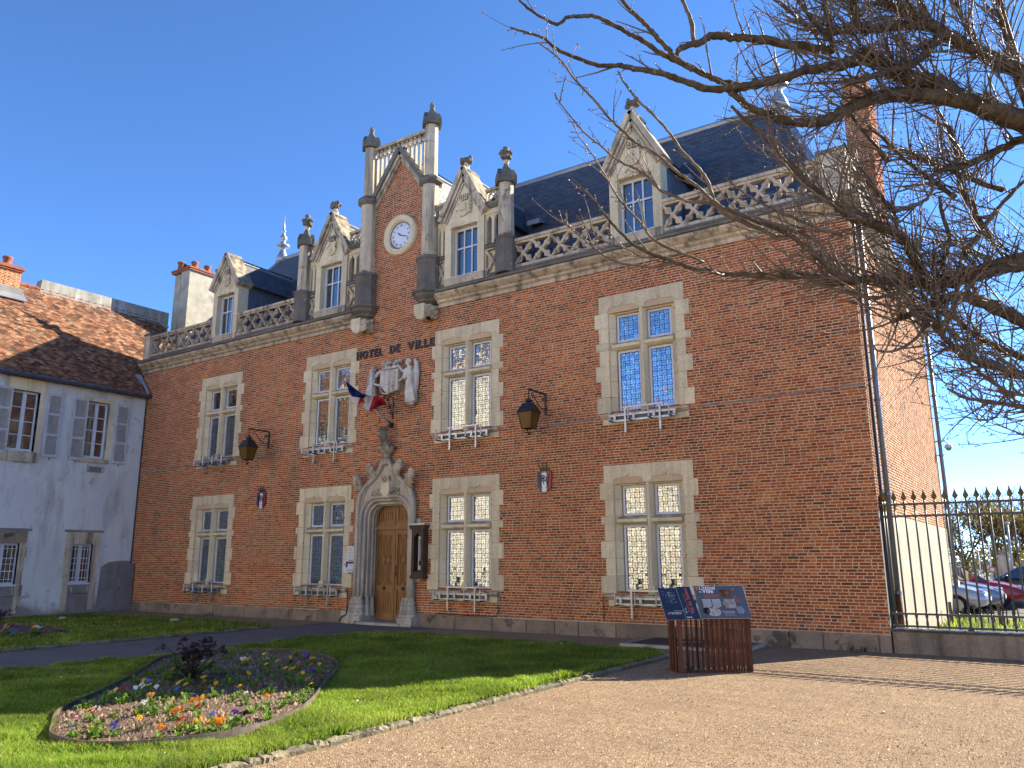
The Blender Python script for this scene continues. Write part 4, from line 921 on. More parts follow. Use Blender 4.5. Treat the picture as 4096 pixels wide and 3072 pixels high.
for h, s_ in enumerate(['XII', 'I', 'II', 'III', 'IIII', 'V', 'VI', 'VII', 'VIII', 'IX', 'X', 'XI']):
    an = math.radians(30 * h); me = text_mesh('numeral', s_, 0.10, M['p_black'], 0.001, 'CENTER', 0.001)
    ey = Vector((math.sin(an), 0, math.cos(an))); ex = Vector((math.cos(an), 0, -math.sin(an)))
    frame(mesh_obj('numeral', me, (0, 0, 0), clock), Vector((CX, -0.017, CZ)) + ey * 0.275, ex, ey)
m = MB()
for k in range(60):
    an = 2 * PI * k / 60; d = Vector((math.sin(an), 0, math.cos(an))); m.bar(Vector((CX, -0.016, CZ)) + d * 0.365, Vector((CX, -0.016, CZ)) + d * 0.383, 0.006, 0.002)
m.build('minute_track', M['p_black'], clock)
for nm, deg, l0, l1, w in (('hour_hand', 309, -0.05, 0.19, 0.032), ('minute_hand', 110, -0.07, 0.33, 0.024)):
    d = Vector((math.sin(math.radians(deg)), 0, math.cos(math.radians(deg)))); t = Vector((d.z, 0, -d.x)); c = Vector((CX, -0.022 - 0.004 * (nm[0] == 'm'), CZ))
    m = MB(); q = [c + d * l0 - t * w * .4, c + d * (l1 * .6) - t * w * .6, c + d * l1, c + d * (l1 * .6) + t * w * .6, c + d * l0 + t * w * .4]; m.add(q + [p + Vector((0, 0.003, 0)) for p in q], [(0, 1, 2, 3, 4), (9, 8, 7, 6, 5)]); m.build(nm, M['p_black'], clock)
# ---- wall letters
sign = empty('wall_lettering', (-15.15, -0.02, 7.55), label='dark metal letters reading HOTEL DE VILLE across the brick above the carved arms', cat='sign')
lx = {'HOTEL': (-16.66, 0.205), 'DE': (-15.34, 0.20), 'VILLE': (-14.66, 0.205)}
for wd, (x0, st) in lx.items():
    x = x0; tot = {'HOTEL': 1.01, 'DE': .39, 'VILLE': .98}[wd]; row = []
    for ch in wd:
        me = text_mesh('letter', ch, 0.335, M['letter'], 0.022, 'LEFT', 0.008)
        xs = [v.co.x for v in me.vertices]
        row.append((me, min(xs), max(xs) - min(xs)))
    k = (tot - .06 * (len(row) - 1)) / sum(r[2] for r in row)
    for me, xm, wd_ in row:
        q = frame(mesh_obj('letter', me, (0, 0, 0), sign), (x - xm * k, -0.03, 7.555), (1, 0, 0), (0, 0, 1)); q.scale = (k, 1, 1)
        x += wd_ * k + .06
# ---- portal
por = empty('portal', (PX, 0, 0), hall)
def P_(m, nm, mat=M['stone_grey'], **kw): return m.build(nm, mat, por, **kw)
def jamb_path(off, n=8):
    hw = 0.72 + off; top = 3.22 + off; r = 0.40 + off * 0.8; spring = top - r
    R_ = [(PX + hw, 0.69), (PX + hw, 1.4), (PX + hw, 2.1), (PX + hw, spring)] + [(PX + hw - r + r * math.cos(math.radians(a)), spring + r * math.sin(math.radians(a))) for a in np.linspace(12, 90, n)]
    return R_ + [(2 * PX - x, z) for x, z in reversed(R_)]
def ogee(off=0.0):
    R_ = [(1.00, 0.69), (1.00, 2.0), (1.00, 3.10), (0.985, 3.30), (0.93, 3.48), (0.83, 3.64), (0.69, 3.77), (0.53, 3.88), (0.38, 4.00), (0.26, 4.13), (0.17, 4.27), (0.11, 4.42)]
    R_ = [(PX + x + off * min(1, max(0.2, (4.5 - z))), z) for x, z in R_]
    return R_ + [(2 * PX - x, z) for x, z in reversed(R_)]
out = ogee(0.03); inn = jamb_path(0.20)
body = [(x, z) for x, z in out] + [(x, z) for x, z in reversed(inn)]
body = [(out[0][0], 0.69)] + out[1:-1] + [(out[-1][0], 0.69)] + [(p[0], p[1]) for p in reversed(inn)]
P_(MB().prism(body, -0.10, 0.10), 'tympanum')
inn2 = jamb_path(0.0); inn3 = jamb_path(0.22)
P_(MB().prism([(x, z) for x, z in inn3] + [(x, z) for x, z in reversed(inn2)], 0.02, 0.42), 'reveal')
for off, y, r in ((0.20, -0.10, 0.055), (0.13, -0.02, 0.065), (0.05, 0.08, 0.06), (0.0, 0.18, 0.045), (-0.01, 0.28, 0.03)):
    P_(MB().tube([(x, y, z) for x, z in jamb_path(off)], r, 8), 'moulding', smooth=True)
P_(MB().tube([(x, -0.13, z) for x, z in ogee(0.02)], 0.075, 8), 'hood_mould', smooth=True); P_(MB().tube([(x, -0.10, z) for x, z in ogee(-0.09)], 0.04, 8), 'moulding', smooth=True)
for k in range(6):
    for sg in (-1, 1):
        if k in (1, 3, 4): MB().cbox(PX + sg * 1.10 - 0.09, PX + sg * 1.10 + 0.09, -0.016, 0.05, 0.72 + k * 0.42, 0.72 + k * 0.42 + 0.40).build('bond_stone', M['stone'], por)
for sg in (-1, 1):
    c = PX + sg * 0.93
    P_(MB().cbox(c - 0.27, c + 0.25, -0.30, 0.40, -0.03, 0.24, 0.03), 'pedestal')
    m = MB()
    for dx, dy, r in ((-0.13, -0.12, 0.15), (0.10, -0.12, 0.14), (-0.02, -0.16, 0.13), (-sg * 0.20, 0.05, 0.10), (-sg * 0.24, 0.20, 0.08)):
        m.lathe([(r * 1.15, 0.20), (r * 1.12, 0.30), (r * 0.95, 0.33), (r * 1.05, 0.37), (r * 0.85, 0.42), (r * 0.9, 0.50), (r * 0.72, 0.54), (r * 0.78, 0.60), (r * 0.55, 0.66), (r * 0.5, 0.72)], (c + dx, dy, 0), 8, PI / 8)
    P_(m, 'pedestal_mouldings')
MB().cbox(PX - 0.86, PX + 0.80, -0.34, 0.42, -0.03, 0.075, 0.02).build('step', M['stone_grey'], por)
m = MB(); m.prism([(PX - 0.15, 3.80), (PX - 0.15, 3.55), (PX - 0.10, 3.46), (PX, 3.41), (PX + 0.10, 3.46), (PX + 0.15, 3.55), (PX + 0.15, 3.80)], -0.15, -0.09); P_(m, 'tympanum_shield', M['stone'])
m = MB(); rs = random.Random(5)
for k in range(60):
    x = rs.uniform(-0.52, 0.52); z = 3.48 + rs.uniform(-0.08, 0.22) * (1 - abs(x) * 0.9) + (0.26 if abs(x) < 0.15 else 0) * rs.random() * 1.6
    if abs(x) < 0.16 and z < 3.82: z = 3.84 + rs.random() * 0.14
    m.ball((PX + x, -0.11, z), rs.uniform(0.02, 0.045), 6, 4)
P_(m, 'tympanum_foliage', M['stone2'], smooth=True)
def leafy(nm, base, tip, w, seed, mat):
    """a curled crocket leaf: ribbed body bending outwards with a knobbly rim"""
    rs = random.Random(seed); m = MB(); b, t = Vector(base), Vector(tip); ax = t - b; s_ = Vector((ax.z, 0, -ax.x)).normalized()
    pts = [b + ax * u + Vector((0, -0.16 * math.sin(u * 2.6), 0)) for u in np.linspace(0, 1, 7)]
    m.tube(pts, [w * k for k in (0.35, 0.42, 0.5, 0.55, 0.58, 0.5, 0.3)], 8, flat=(1, 0.6, 1))
    for k in range(26):
        u = rs.random(); sd = rs.choice((-1, 1)); m.ball(b + ax * u + s_ * sd * w * rs.uniform(0.3, 0.62) + Vector((0, -0.10 * math.sin(u * 2.6) - rs.uniform(0, 0.1), 0)), rs.uniform(0.02, 0.042), 6, 4)
    for k in range(6): m.ball(t + Vector((rs.uniform(-0.5, 0.5) * w, -0.17, rs.uniform(-0.05, 0.05))), rs.uniform(0.035, 0.05), 6, 4)
    return remesh(m.build(nm, mat, por), 0.016, 1)
for i, (a, b) in enumerate((((-0.92, 3.62), (-0.98, 4.02)), ((-0.44, 3.96), (-0.52, 4.34)), ((0.44, 3.96), (0.62, 4.36)), ((0.90, 3.62), (1.04, 4.08)))):
    leafy('crocket', (PX + a[0], -0.10, a[1]), (PX + b[0], -0.14, b[1]), 0.23, i, M['stone2'])
P_(MB().lathe([(0.11, 4.30), (0.10, 4.40), (0.13, 4.46), (0.10, 4.50), (0.12, 4.58), (0.20, 4.66), (0.26, 4.73), (0.29, 4.78), (0.26, 4.83), (0.14, 4.86), (0.11, 4.92)], (PX + 0.02, -0.16, 0), 10), 'finial_vase', M['stone2'])
m = MB(); rs = random.Random(9)
for k in range(10): an = k * PI / 5; m.ball((PX + 0.02 + 0.27 * math.cos(an), -0.16 + 0.2 * math.sin(an), 4.77 + rs.uniform(-0.03, 0.05)), 0.055, 6, 4)
P_(m, 'finial_rosettes', M['stone3'], smooth=True)
leafy('finial', (PX + 0.02, -0.12, 4.86), (PX + 0.02, -0.16, 5.30), 0.20, 8, M['stone3'])
# ---- door leaves
DY = 0.36
door = MB(); door.box(PX - 0.74, PX + 0.74, DY, DY + 0.06, 0.075, 3.26)
door = door.build('door', M['wood'], por)
def D_(m, nm, mat=M['wood']): return m.build(nm, mat, door)
for sg in (-1, 1):
    x0, x1 = (PX - 0.72, PX - 0.012) if sg < 0 else (PX + 0.012, PX + 0.72)
    m = MB(); f = DY - 0.035
    for a, b, c, d in ((x0, x0 + 0.09, 0.10, 2.52), (x1 - 0.09, x1, 0.10, 2.52), (x0 + 0.09, x1 - 0.09, 0.10, 0.24), (x0 + 0.09, x1 - 0.09, 0.88, 1.00), (x0 + 0.09, x1 - 0.09, 2.40, 2.52)): m.box(a, b, f, DY + 0.002, c, d)
    for a, b, c, d in ((x0, x0 + 0.09, 2.66, 3.22), (x1 - 0.09, x1, 2.66, 3.22), (x0 + 0.09, x1 - 0.09, 2.66, 2.74), (x0 + 0.09, x1 - 0.09, 3.12, 3.22)): m.box(a, b, f + 0.004, DY + 0.002, c, d)
    D_(m, 'door_leaf')
    m = MB(); wi = (x1 - x0 - 0.18) / 3
    for k in range(3):
        a = x0 + 0.09 + wi * k; b = a + wi; c = (a + b) / 2; e = wi * 0.36
        for zz0, zz1 in ((1.02, 1.70), (1.72, 2.38)):
            pts = [(c, zz0)] + [(c + e, zz0 + 0.12), (c + e, zz1 - 0.14), (c, zz1), (c - e, zz1 - 0.14), (c - e, zz0 + 0.12)]
            m.tube([(p[0], DY - 0.008, p[1]) for p in pts], 0.016, 5, True)
        m.tube([(c, DY - 0.004, 1.12), (c, DY - 0.004, 2.28)], 0.012, 5)
        for q in (-0.25, 0.25): m.tube([(c + q * wi, DY - 0.004, 0.30), (c + q * wi, DY - 0.004, 0.82)], 0.018, 5)
        m.tube([(c - 0.03, DY - 0.004, 2.78), (c - 0.03, DY - 0.004, 3.04)], 0.018, 5); m.tube([(c + 0.04, DY - 0.004, 2.78), (c + 0.04, DY - 0.004, 3.04)], 0.018, 5)
    D_(m, 'linenfold')
    hx = PX + sg * 0.35
    m = MB(); m.ball((hx, f - 0.02, 0.94), (0.05, 0.03, 0.05), 10, 6); D_(m, 'door_knocker', M['iron'])
D_(MB().box(PX - 0.75, PX + 0.75, DY - 0.09, DY + 0.03, 2.53, 2.655), 'transom_rail'); D_(MB().box(PX - 0.025, PX + 0.025, DY - 0.055, DY, 0.09, 2.53), 'cover_strip')
m = MB(); m.box(PX + 0.05, PX + 0.08, DY - 0.05, DY - 0.03, 1.25, 1.55); m.tube([(PX + 0.065, DY - 0.05, 1.34), (PX + 0.065, DY - 0.09, 1.34), (PX + 0.17, DY - 0.09, 1.335)], 0.011, 6); D_(m, 'door_handle', M['iron'])
# ---- chimney on the right flank, pipes
chim = empty('side_chimney', (-3.0, 5.4, 9.0), hall)
MB().box(-3.33, XR + 0.003, 4.787, 6.1, 8.9, 14.6).build('chimney_core', M['mortar'], chim)
for nm, B_, mp in (('chimney_front', bricks(-3.33, XR, 9.0, 14.55, lambda a, b, c: True, 51), lambda u, z, d: np.stack([u, 4.78 - d, z], 1)), ('chimney_side', bricks(4.78, 6.1, 9.0, 14.55, lambda a, b, c: True, 52), lambda u, z, d: np.stack([XR + 0.012 + d, u, z], 1))):
    V, F, A = brick_arrays(B_, mp); mesh_obj(nm, np_mesh(nm, V - np.array(chim.location + hall.location), F, M['brick'], A), wloc(chim), chim, kind='stuff')
for (x, y, r, mt) in ((XR + 0.10, 0.62, 0.055, M['pipe']), (XR + 0.12, 11.42, 0.06, M['pipe'])):
    p = empty('downpipe', (x, y, 0), hall)
    MB().tube([(x, y, 1.0), (x, y, 8.95)], r, 10).build('pipe_run', mt, p, smooth=True); MB().tube([(x, y, 0.0), (x, y, 1.02)], r + 0.012, 10).build('pipe_foot', M['rust_pipe'] if y < 5 else mt, p, smooth=True)
    for z in (1.02, 2.9, 4.8, 6.7): MB().tube([(x, y, z), (x, y, z + 0.06)], r + 0.016, 10).build('pipe_collar', mt, p); MB().box(XR, x, y - 0.012, y + 0.012, z + 0.02, z + 0.04).build('pipe_clip', M['iron'], p)
p = MB(); p.tube([(XR + 0.05, 0.24, 0.4), (XR + 0.05, 0.26, 3.0), (XR + 0.05, 0.25, 8.6)], 0.022, 6); p.build('conduit', M['iron'], hall)
p = MB(); p.tube([(XR + 0.03, 0.42, 0.4), (XR + 0.03, 0.42, 8.6)], 0.03, 6); p.build('conduit', M['zinc'], hall)
# small rusted anchors in the wall
rs = random.Random(17)
for (x, z) in [(-15.5, 9.6), (-14.7, 9.5), (-15.6, 9.1), (-14.8, 9.0), (-15.7, 8.6), (-15.1, 8.35), (-14.6, 8.45), (-15.9, 8.1), (-14.2, 7.9), (-15.2, 7.95), (-14.9, 12.0), (-9.8, 6.2), (-9.4, 4.1), (-5.3, 3.6), (-4.1, 6.0), (-5.9, 1.9), (-4.6, 4.6)]:
    m = MB(); m.tube([(x, 0.01, z), (x, -0.04, z), (x + 0.025, -0.05, z + 0.03)], 0.010, 5); m.build('wall_anchor', M['rust_pipe'], hall)
# ------------------------------------------------------------------ ground, lawns, path, kerbs
def sheet(name, poly, z, mat, **kw):
    m = MB(); m.add([(x, y, z) for x, y in poly], [tuple(range(len(poly)))]); return m.build(name, mat, kind='structure', **kw)
sheet('ground', [(-400, -400), (400, -400), (400, 400), (-400, 400)], -0.012, M['farground'])
sheet('gravel_court', [(-27.6, -36), (14, -36), (14, -0.02), (-27.6, -0.02)], -0.006, M['gravel'])
sheet('path', [(-16.95, -36), (-13.62, -36), (-13.60, -0.9), (-13.2, -0.25), (-17.2, -0.25), (-16.95, -2.6)], 0.000, M['asphalt'])
LAWN1 = [(-13.58, -15.5), (-6.02, -15.5), (-6.02, -2.75), (-6.4, -2.35), (-13.2, -1.95), (-13.58, -2.5)]
LAWN2 = [(-26.6, -15.5), (-17.06, -15.5), (-17.06, -2.3), (-17.6, -1.85), (-22.8, -1.55), (-25.6, -1.95), (-26.6, -4.0)]
sheet('lawn', LAWN1, 0.030, M['dirt'], label='lawn with a flower bed in front of the town hall'); sheet('lawn', LAWN2, 0.030, M['dirt'], label='shaded lawn beside the white house')
sheet('car_park', [(-2.7, 11.6), (30, 5.2), (30, 60), (-40, 60), (-40, 11.6)], 0.0, M['asphalt'])
verge = sheet('verge', [(-2.68, 0.4), (14, 0.4), (14, 5.4), (-2.68, 10.5)], 0.004, M['dirt'])
# kerb stones
rs = random.Random(3)
def kerb_line(name, p, q, w=0.115, h=0.05):
    p, q = Vector((*p, 0)), Vector((*q, 0)); d = (q - p); L = d.length; d.normalize(); n = Vector((-d.y, d.x, 0))
    root = empty(name, ((p + q) / 2), kind='structure'); s = 0.0
    while s < L:
        l = min(rs.uniform(0.10, 0.32), L - s)
        if l > 0.08:
            m = MB(); a, b = p + d * (s + 0.003), p + d * (s + l - 0.003)
            V = []; N = 5
            for i in range(N):
                c = a.lerp(b, i / (N - 1)); e = 0.85 if i in (0, N - 1) else 1.0
                for (o, z) in ((-w / 2, -0.02), (-w / 2 - 0.012, h * 0.6), (-w / 2 + 0.03, h * e), (w / 2 - 0.03, h * e), (w / 2 + 0.012, h * 0.6), (w / 2, -0.02)):
                    V.append(c + n * (o + rs.uniform(-0.008, 0.008)) + Vector((0, 0, z + (rs.uniform(-0.012, 0.012) if z > 0 else 0))))
            F = [(i * 6 + k, i * 6 + k + 1, i * 6 + 7 + k, i * 6 + 6 + k) for i in range(N - 1) for k in range(5)] + [(0, 5, 4, 3, 2, 1), tuple((N - 1) * 6 + k for k in range(6))]
            m.add(V, F); m.build('kerb_stone', M['kerb'], root)
        s += l
    return root
kerb_line('kerb', (-5.93, -15.0), (-5.93, -2.6)); kerb_line('kerb', (-17.0, -15.0), (-17.0, -2.2), 0.11, 0.06)
# ---- grass
def in_poly(X, Y, poly):
    ins = np.zeros(len(X), bool); n = len(poly)
    for i in range(n):
        x0, y0 = poly[i]; x1, y1 = poly[(i + 1) % n]
        c = ((y0 > Y) != (y1 > Y)); t = (Y - y0) / (y1 - y0 + 1e-12); ins ^= c & (X < x0 + t * (x1 - x0))
    return ins
BED = [(-8.60, -12.08), (-8.02, -12.36), (-7.40, -12.34), (-6.95, -11.92), (-6.75, -11.2), (-7.0, -10.4), (-7.55, -9.6), (-8.4, -8.6), (-9.3, -7.5), (-10.2, -6.75), (-11.2, -6.30), (-12.2, -6.35), (-12.85, -6.85), (-13.05, -7.55), (-12.7, -8.25), (-11.9, -9.0), (-11.0, -9.85), (-10.0, -10.9), (-9.3, -11.65)]
BED2 = [(-24.4, -6.0), (-22.5, -5.65), (-20.6, -5.85), (-19.7, -6.35), (-20.2, -7.2), (-22.0, -7.9), (-24.0, -7.7), (-25.0, -6.9)]
def smooth_loop(poly, k=6):
    n = len(poly); out = []
    for i in range(n):
        p0, p1, p2, p3 = [np.array(poly[(i + j - 1) % n]) for j in range(4)]
        for t in np.linspace(0, 1, k, endpoint=False): out.append(tuple(0.5 * ((2 * p1) + (-p0 + p2) * t + (2 * p0 - 5 * p1 + 4 * p2 - p3) * t * t + (-p0 + 3 * p1 - 3 * p2 + p3) * t ** 3)))
    return out
BEDS, BED2S = smooth_loop(BED), smooth_loop(BED2, 4)
def visible(X, Y, z=0.05, pad=120):
    d = np.stack([X - CAMP.x, Y - CAMP.y, np.full(len(X), z - CAMP.z)], 1); w = d @ np.array(FWD)
    px = 2048 + 3172 * (d @ np.array(RGT)) / w; py = 1536 - 3172 * (d @ np.array(UPV)) / w
    return (w > 0.5) & (px > -pad) & (px < 4096 + pad) & (py < 3072 + 3 * pad) & (py > 0)
def grass(name, poly, holes, n, zoff, seed, hmul=1.0, label=None):
    rs = np.random.default_rng(seed); xs = [p[0] for p in poly]; ys = [p[1] for p in poly]
    X = rs.uniform(min(xs), max(xs), n * 6); Y = rs.uniform(min(ys), max(ys), n * 6)
    ok = in_poly(X, Y, poly) & visible(X, Y)
    for h in holes: ok &= ~in_poly(X, Y, h)
    X, Y = X[ok], Y[ok]; dist = np.hypot(X - CAMP.x, Y - CAMP.y)
    keep = rs.random(len(X)) < np.clip((9.0 / dist) ** 1.6, 0.10, 1.0); X, Y, dist = X[keep][:n], Y[keep][:n], dist[keep][:n]
    n = len(X)
    tuft = 0.5 + 0.5 * np.sin(X * 2.1 + 1.3 * np.sin(Y * 1.7)) * np.sin(Y * 2.6 + 1.1 * np.sin(X * 2.3)); t2 = 0.5 + 0.5 * np.sin(X * 7.3 + 2 * np.sin(Y * 5.1)) * np.sin(Y * 8.7)
    H = (0.022 + 0.040 * tuft ** 2 + 0.05 * np.clip(np.sin(X * 3.7 + 1.9 * np.sin(Y * 2.9 + 1)) * np.sin(Y * 4.3 + 1.5 * np.sin(X * 3.1)) - .55, 0, 1) * 2 + 0.022 * t2 + 0.03 * rs.random(n)) * hmul * np.clip(dist / 9.0, 0.9, 1.05)
    Wd = 0.0042 * np.clip(dist / 8.0, 0.8, 3.0) * (0.7 + 0.6 * rs.random(n)); an = rs.uniform(0, 2 * PI, n); le = rs.uniform(0.2, 1.0, n) * H; la = rs.uniform(0, 2 * PI, n)
    dx, dy = np.cos(an) * Wd, np.sin(an) * Wd; lx, ly = np.cos(la) * le, np.sin(la) * le
    z0 = np.full(n, zoff - 0.006)
    V = np.stack([np.stack([X - dx, Y - dy, z0], 1), np.stack([X + dx, Y + dy, z0], 1), np.stack([X + dx * .7 + lx * .4, Y + dy * .7 + ly * .4, z0 + H * .62], 1), np.stack([X - dx * .7 + lx * .4, Y - dy * .7 + ly * .4, z0 + H * .62], 1), np.stack([X + lx, Y + ly, z0 + H], 1)], 1).reshape(-1, 3)
    b = np.arange(n)[:, None] * 5
    F = np.concatenate([b + [0, 1, 2], b + [0, 2, 3], b + [3, 2, 4]], 1).reshape(-1, 3)
    dry = np.sin(X * 1.1 + 2.2 * np.sin(Y * .9)) * np.sin(Y * 1.6 + 1.7); col = np.clip(rs.normal(0.42, 0.2, n) + 0.2 * (0.5 - tuft) + 0.30 * np.clip(dry - .35, 0, 1), 0, 1); col[rs.random(n) < 0.05] = 1.0
    o = mesh_obj(name, np_mesh(name, V, F, M['grass'], np.repeat(col, 3)), (0, 0, 0), kind='stuff'); o['label'] = label; o['category'] = 'grass'
grass('grass', LAWN1, [BEDS], 230000, 0.03, 61, 1.05, 'green lawn grass around the large flower bed')
grass('grass', LAWN2, [BED2S], 38000, 0.03, 62, 0.9, 'short green grass of the shaded lawn at the left')
grass('grass', [(-2.6, 3.0), (14, 3.0), (14, 5.4), (-2.6, 10.4)], [], 5000, 0.0, 63, 2.2, 'sunlit grass verge behind the iron railing')
# tufts of weeds along walls and the stand
def dots(name, pts, r, mat, label, cat):
    m = MB()
    for x, y, z in pts:
        s = r * RND.uniform(0.7, 1.3); k = 6; tx, ty = RND.uniform(-.3, .3), RND.uniform(-.3, .3)
        m.add([(x + s * math.cos(2 * PI * i / k), y + s * math.sin(2 * PI * i / k), z + s * (tx * math.cos(2 * PI * i / k) + ty * math.sin(2 * PI * i / k))) for i in range(k)], [tuple(range(k))])
    return tag(m.build(name, mat, attr=True, recalc=False), label, cat, kind='stuff')
pts = []; rs = random.Random(8)
cl = [(-12.6 + rs.uniform(-1, 1), -3.0 + rs.uniform(-.5, .4)) for _ in range(5)] + [(rs.uniform(-13, -6.3), rs.uniform(-12.6, -2.6)) for _ in range(46)]
for cx, cy in cl:
    for _ in range(rs.randint(1, 8)):
        x, y = cx + rs.gauss(0, .28), cy + rs.gauss(0, .22)
        if -13.5 < x < -6.1 and y < -2.4: pts.append((x, y, 0.075 + rs.uniform(0, .035)))
P2 = np.array(pts); pts = [p for p, b in zip(pts, in_poly(P2[:, 0], P2[:, 1], BEDS)) if not b]
dots('daisies', pts, 0.0125, PET['white'], 'tiny white daisies scattered through the lawn grass', 'daisies')
pts = [(rs.uniform(-25, -17.4), rs.uniform(-8.5, -2.2), 0.075) for _ in range(70)]; dots('daisies', pts, 0.016, PET['white'], 'tiny white daisies in the shaded lawn at the left', 'daisies')
# loose stones over the court
n = 42000; rs_ = np.random.default_rng(77)
X = rs_.uniform(-8.0, 1.0, n * 3); Y = rs_.uniform(-14, -2.0, n * 3); ok = visible(X, Y, 0, 60) & (X > -5.83); X, Y = X[ok], Y[ok]
dist = np.hypot(X - CAMP.x, Y - CAMP.y); k = rs_.random(len(X)) < np.clip((7.0 / dist) ** 2, 0.12, 1); X, Y, dist = X[k][:n], Y[k][:n], dist[k][:n]; n = len(X)
R0 = rs_.gamma(4, 0.0011, n) + 0.0018; an = rs_.uniform(0, 2 * PI, n)
V = []
for j in range(4): V.append(np.stack([X + R0 * np.cos(an + j * PI / 2) * rs_.uniform(.7, 1.3, n), Y + R0 * np.sin(an + j * PI / 2) * rs_.uniform(.7, 1.3, n), np.full(n, -0.006)], 1))
V.append(np.stack([X + rs_.normal(0, .2, n) * R0, Y + rs_.normal(0, .2, n) * R0, -0.006 + R0 * rs_.uniform(.7, 1.2, n)], 1))
V = np.stack(V, 1).reshape(-1, 3); b = np.arange(n)[:, None] * 5
F = np.concatenate([b + [0, 1, 4], b + [1, 2, 4], b + [2, 3, 4], b + [3, 0, 4]], 1).reshape(-1, 3)
o = mesh_obj('loose_gravel', np_mesh('loose_gravel', V, F, M['pebble'], np.repeat(rs_.random(n), 4)), kind='stuff'); o['label'] = 'small loose reddish stones on the gravel court'; o['category'] = 'gravel'
m = MB(); rs = random.Random(44)
for k in range(70):
    x, y = rs.uniform(-5.6, 0.2), rs.uniform(-11.5, -3.2); a = rs.uniform(0, 6.28); l = rs.uniform(.02, .07)
    if rs.random() < .6: m.tube([(x, y, .0), (x + l * .5 * math.cos(a), y + l * .5 * math.sin(a), .004), (x + l * math.cos(a + .3), y + l * math.sin(a + .3), .001)], .0022, 4)
    else: m.add([(x, y, .002), (x + l * .3 * math.cos(a + .6), y + l * .3 * math.sin(a + .6), .008), (x + l * .6 * math.cos(a), y + l * .6 * math.sin(a), .003), (x + l * .3 * math.cos(a - .6), y + l * .3 * math.sin(a - .6), .006)], [(0, 1, 2, 3)])
tag(m.build('fallen_twigs', M['twig'], recalc=False, kind='stuff'), 'scattered fallen twigs and dry leaves on the gravel court', 'litter')
# ---- flower beds
def bed(loop, name, label, h=0.085, mound=0.06):
    cx = sum(p[0] for p in loop) / len(loop); cy = sum(p[1] for p in loop) / len(loop); n = len(loop)
    root = empty(name, (cx, cy, 0.0), label=label, cat='flower bed')
    m = MB(); V = []
    for x, y in loop:
        d = Vector((x - cx, y - cy, 0)).normalized() * 0.018
        V += [(x + d.x, y + d.y, 0.0), (x + d.x, y + d.y, h + 0.04), (x, y, h + 0.04), (x, y, 0.0)]
    m.add(V, [(i * 4 + k, ((i + 1) % n) * 4 + k, ((i + 1) % n) * 4 + k + 1, i * 4 + k + 1) for i in range(n) for k in range(3)]); m.build('edging', M['edging'], root)
    m = MB(); rings = 12; V = [(cx, cy, h + mound)]; r_ = random.Random(len(loop))
    for j in range(1, rings + 1):
        t = j / rings
        for x, y in loop: V.append((cx + (x - cx) * t * 0.998, cy + (y - cy) * t * 0.998, h - 0.015 + mound * (1 - t * t) + (r_.uniform(-.014, .014) if j < rings else 0)))
    F = [(0, 1 + i, 1 + (i + 1) % n) for i in range(n)] + [(1 + (j - 1) * n + i, 1 + j * n + i, 1 + j * n + (i + 1) % n, 1 + (j - 1) * n + (i + 1) % n) for j in range(1, rings) for i in range(n)]
    m.add(V, F); m.build('soil', M['soil'], root, smooth=True)
    return root, cx, cy
def bed_z(x, y, loop, cx, cy, h=0.085, mound=0.06):
    best = 1e9; a = math.atan2(y - cy, x - cx)
    for px, py in loop:
        da = abs((math.atan2(py - cy, px - cx) - a + PI) % (2 * PI) - PI)
        if da < best: best = da; R_ = math.hypot(px - cx, py - cy)
    t = min(1, math.hypot(x - cx, y - cy) / R_); return h - 0.015 + mound * (1 - t * t)
bed1, b1x, b1y = bed(BEDS, 'flower_bed', 'large teardrop flower bed with metal edging on the near lawn')
bed2, b2x, b2y = bed(BED2S, 'flower_bed', 'small flower bed in the shaded lawn at the left edge', 0.07, 0.05)
n = 12000; X = NR.uniform(-13.1, -6.8, n * 4); Y = NR.uniform(-12.4, -6.2, n * 4); ok = in_poly(X, Y, [(b1x + (x - b1x) * .975, b1y + (y - b1y) * .975) for x, y in BEDS]); X, Y = X[ok][:n], Y[ok][:n]; n = len(X)
Zb = np.array([bed_z(x, y, BEDS[::3], b1x, b1y) for x, y in zip(X, Y)]); R0 = NR.gamma(3, 0.0042, n) + 0.004; an = NR.uniform(0, 2 * PI, n)
V = [np.stack([X + R0 * np.cos(an + j * PI / 2) * NR.uniform(.6, 1.3, n), Y + R0 * np.sin(an + j * PI / 2) * NR.uniform(.6, 1.3, n), Zb - 0.01], 1) for j in range(4)] + [np.stack([X + NR.normal(0, .3, n) * R0, Y + NR.normal(0, .3, n) * R0, Zb + R0 * NR.uniform(.6, 1.3, n)], 1)]
V = np.stack(V, 1).reshape(-1, 3); b = np.arange(n)[:, None] * 5; F = np.concatenate([b + [0, 1, 4], b + [1, 2, 4], b + [2, 3, 4], b + [3, 0, 4]], 1).reshape(-1, 3)
fm = MB(); rs = random.Random(91)
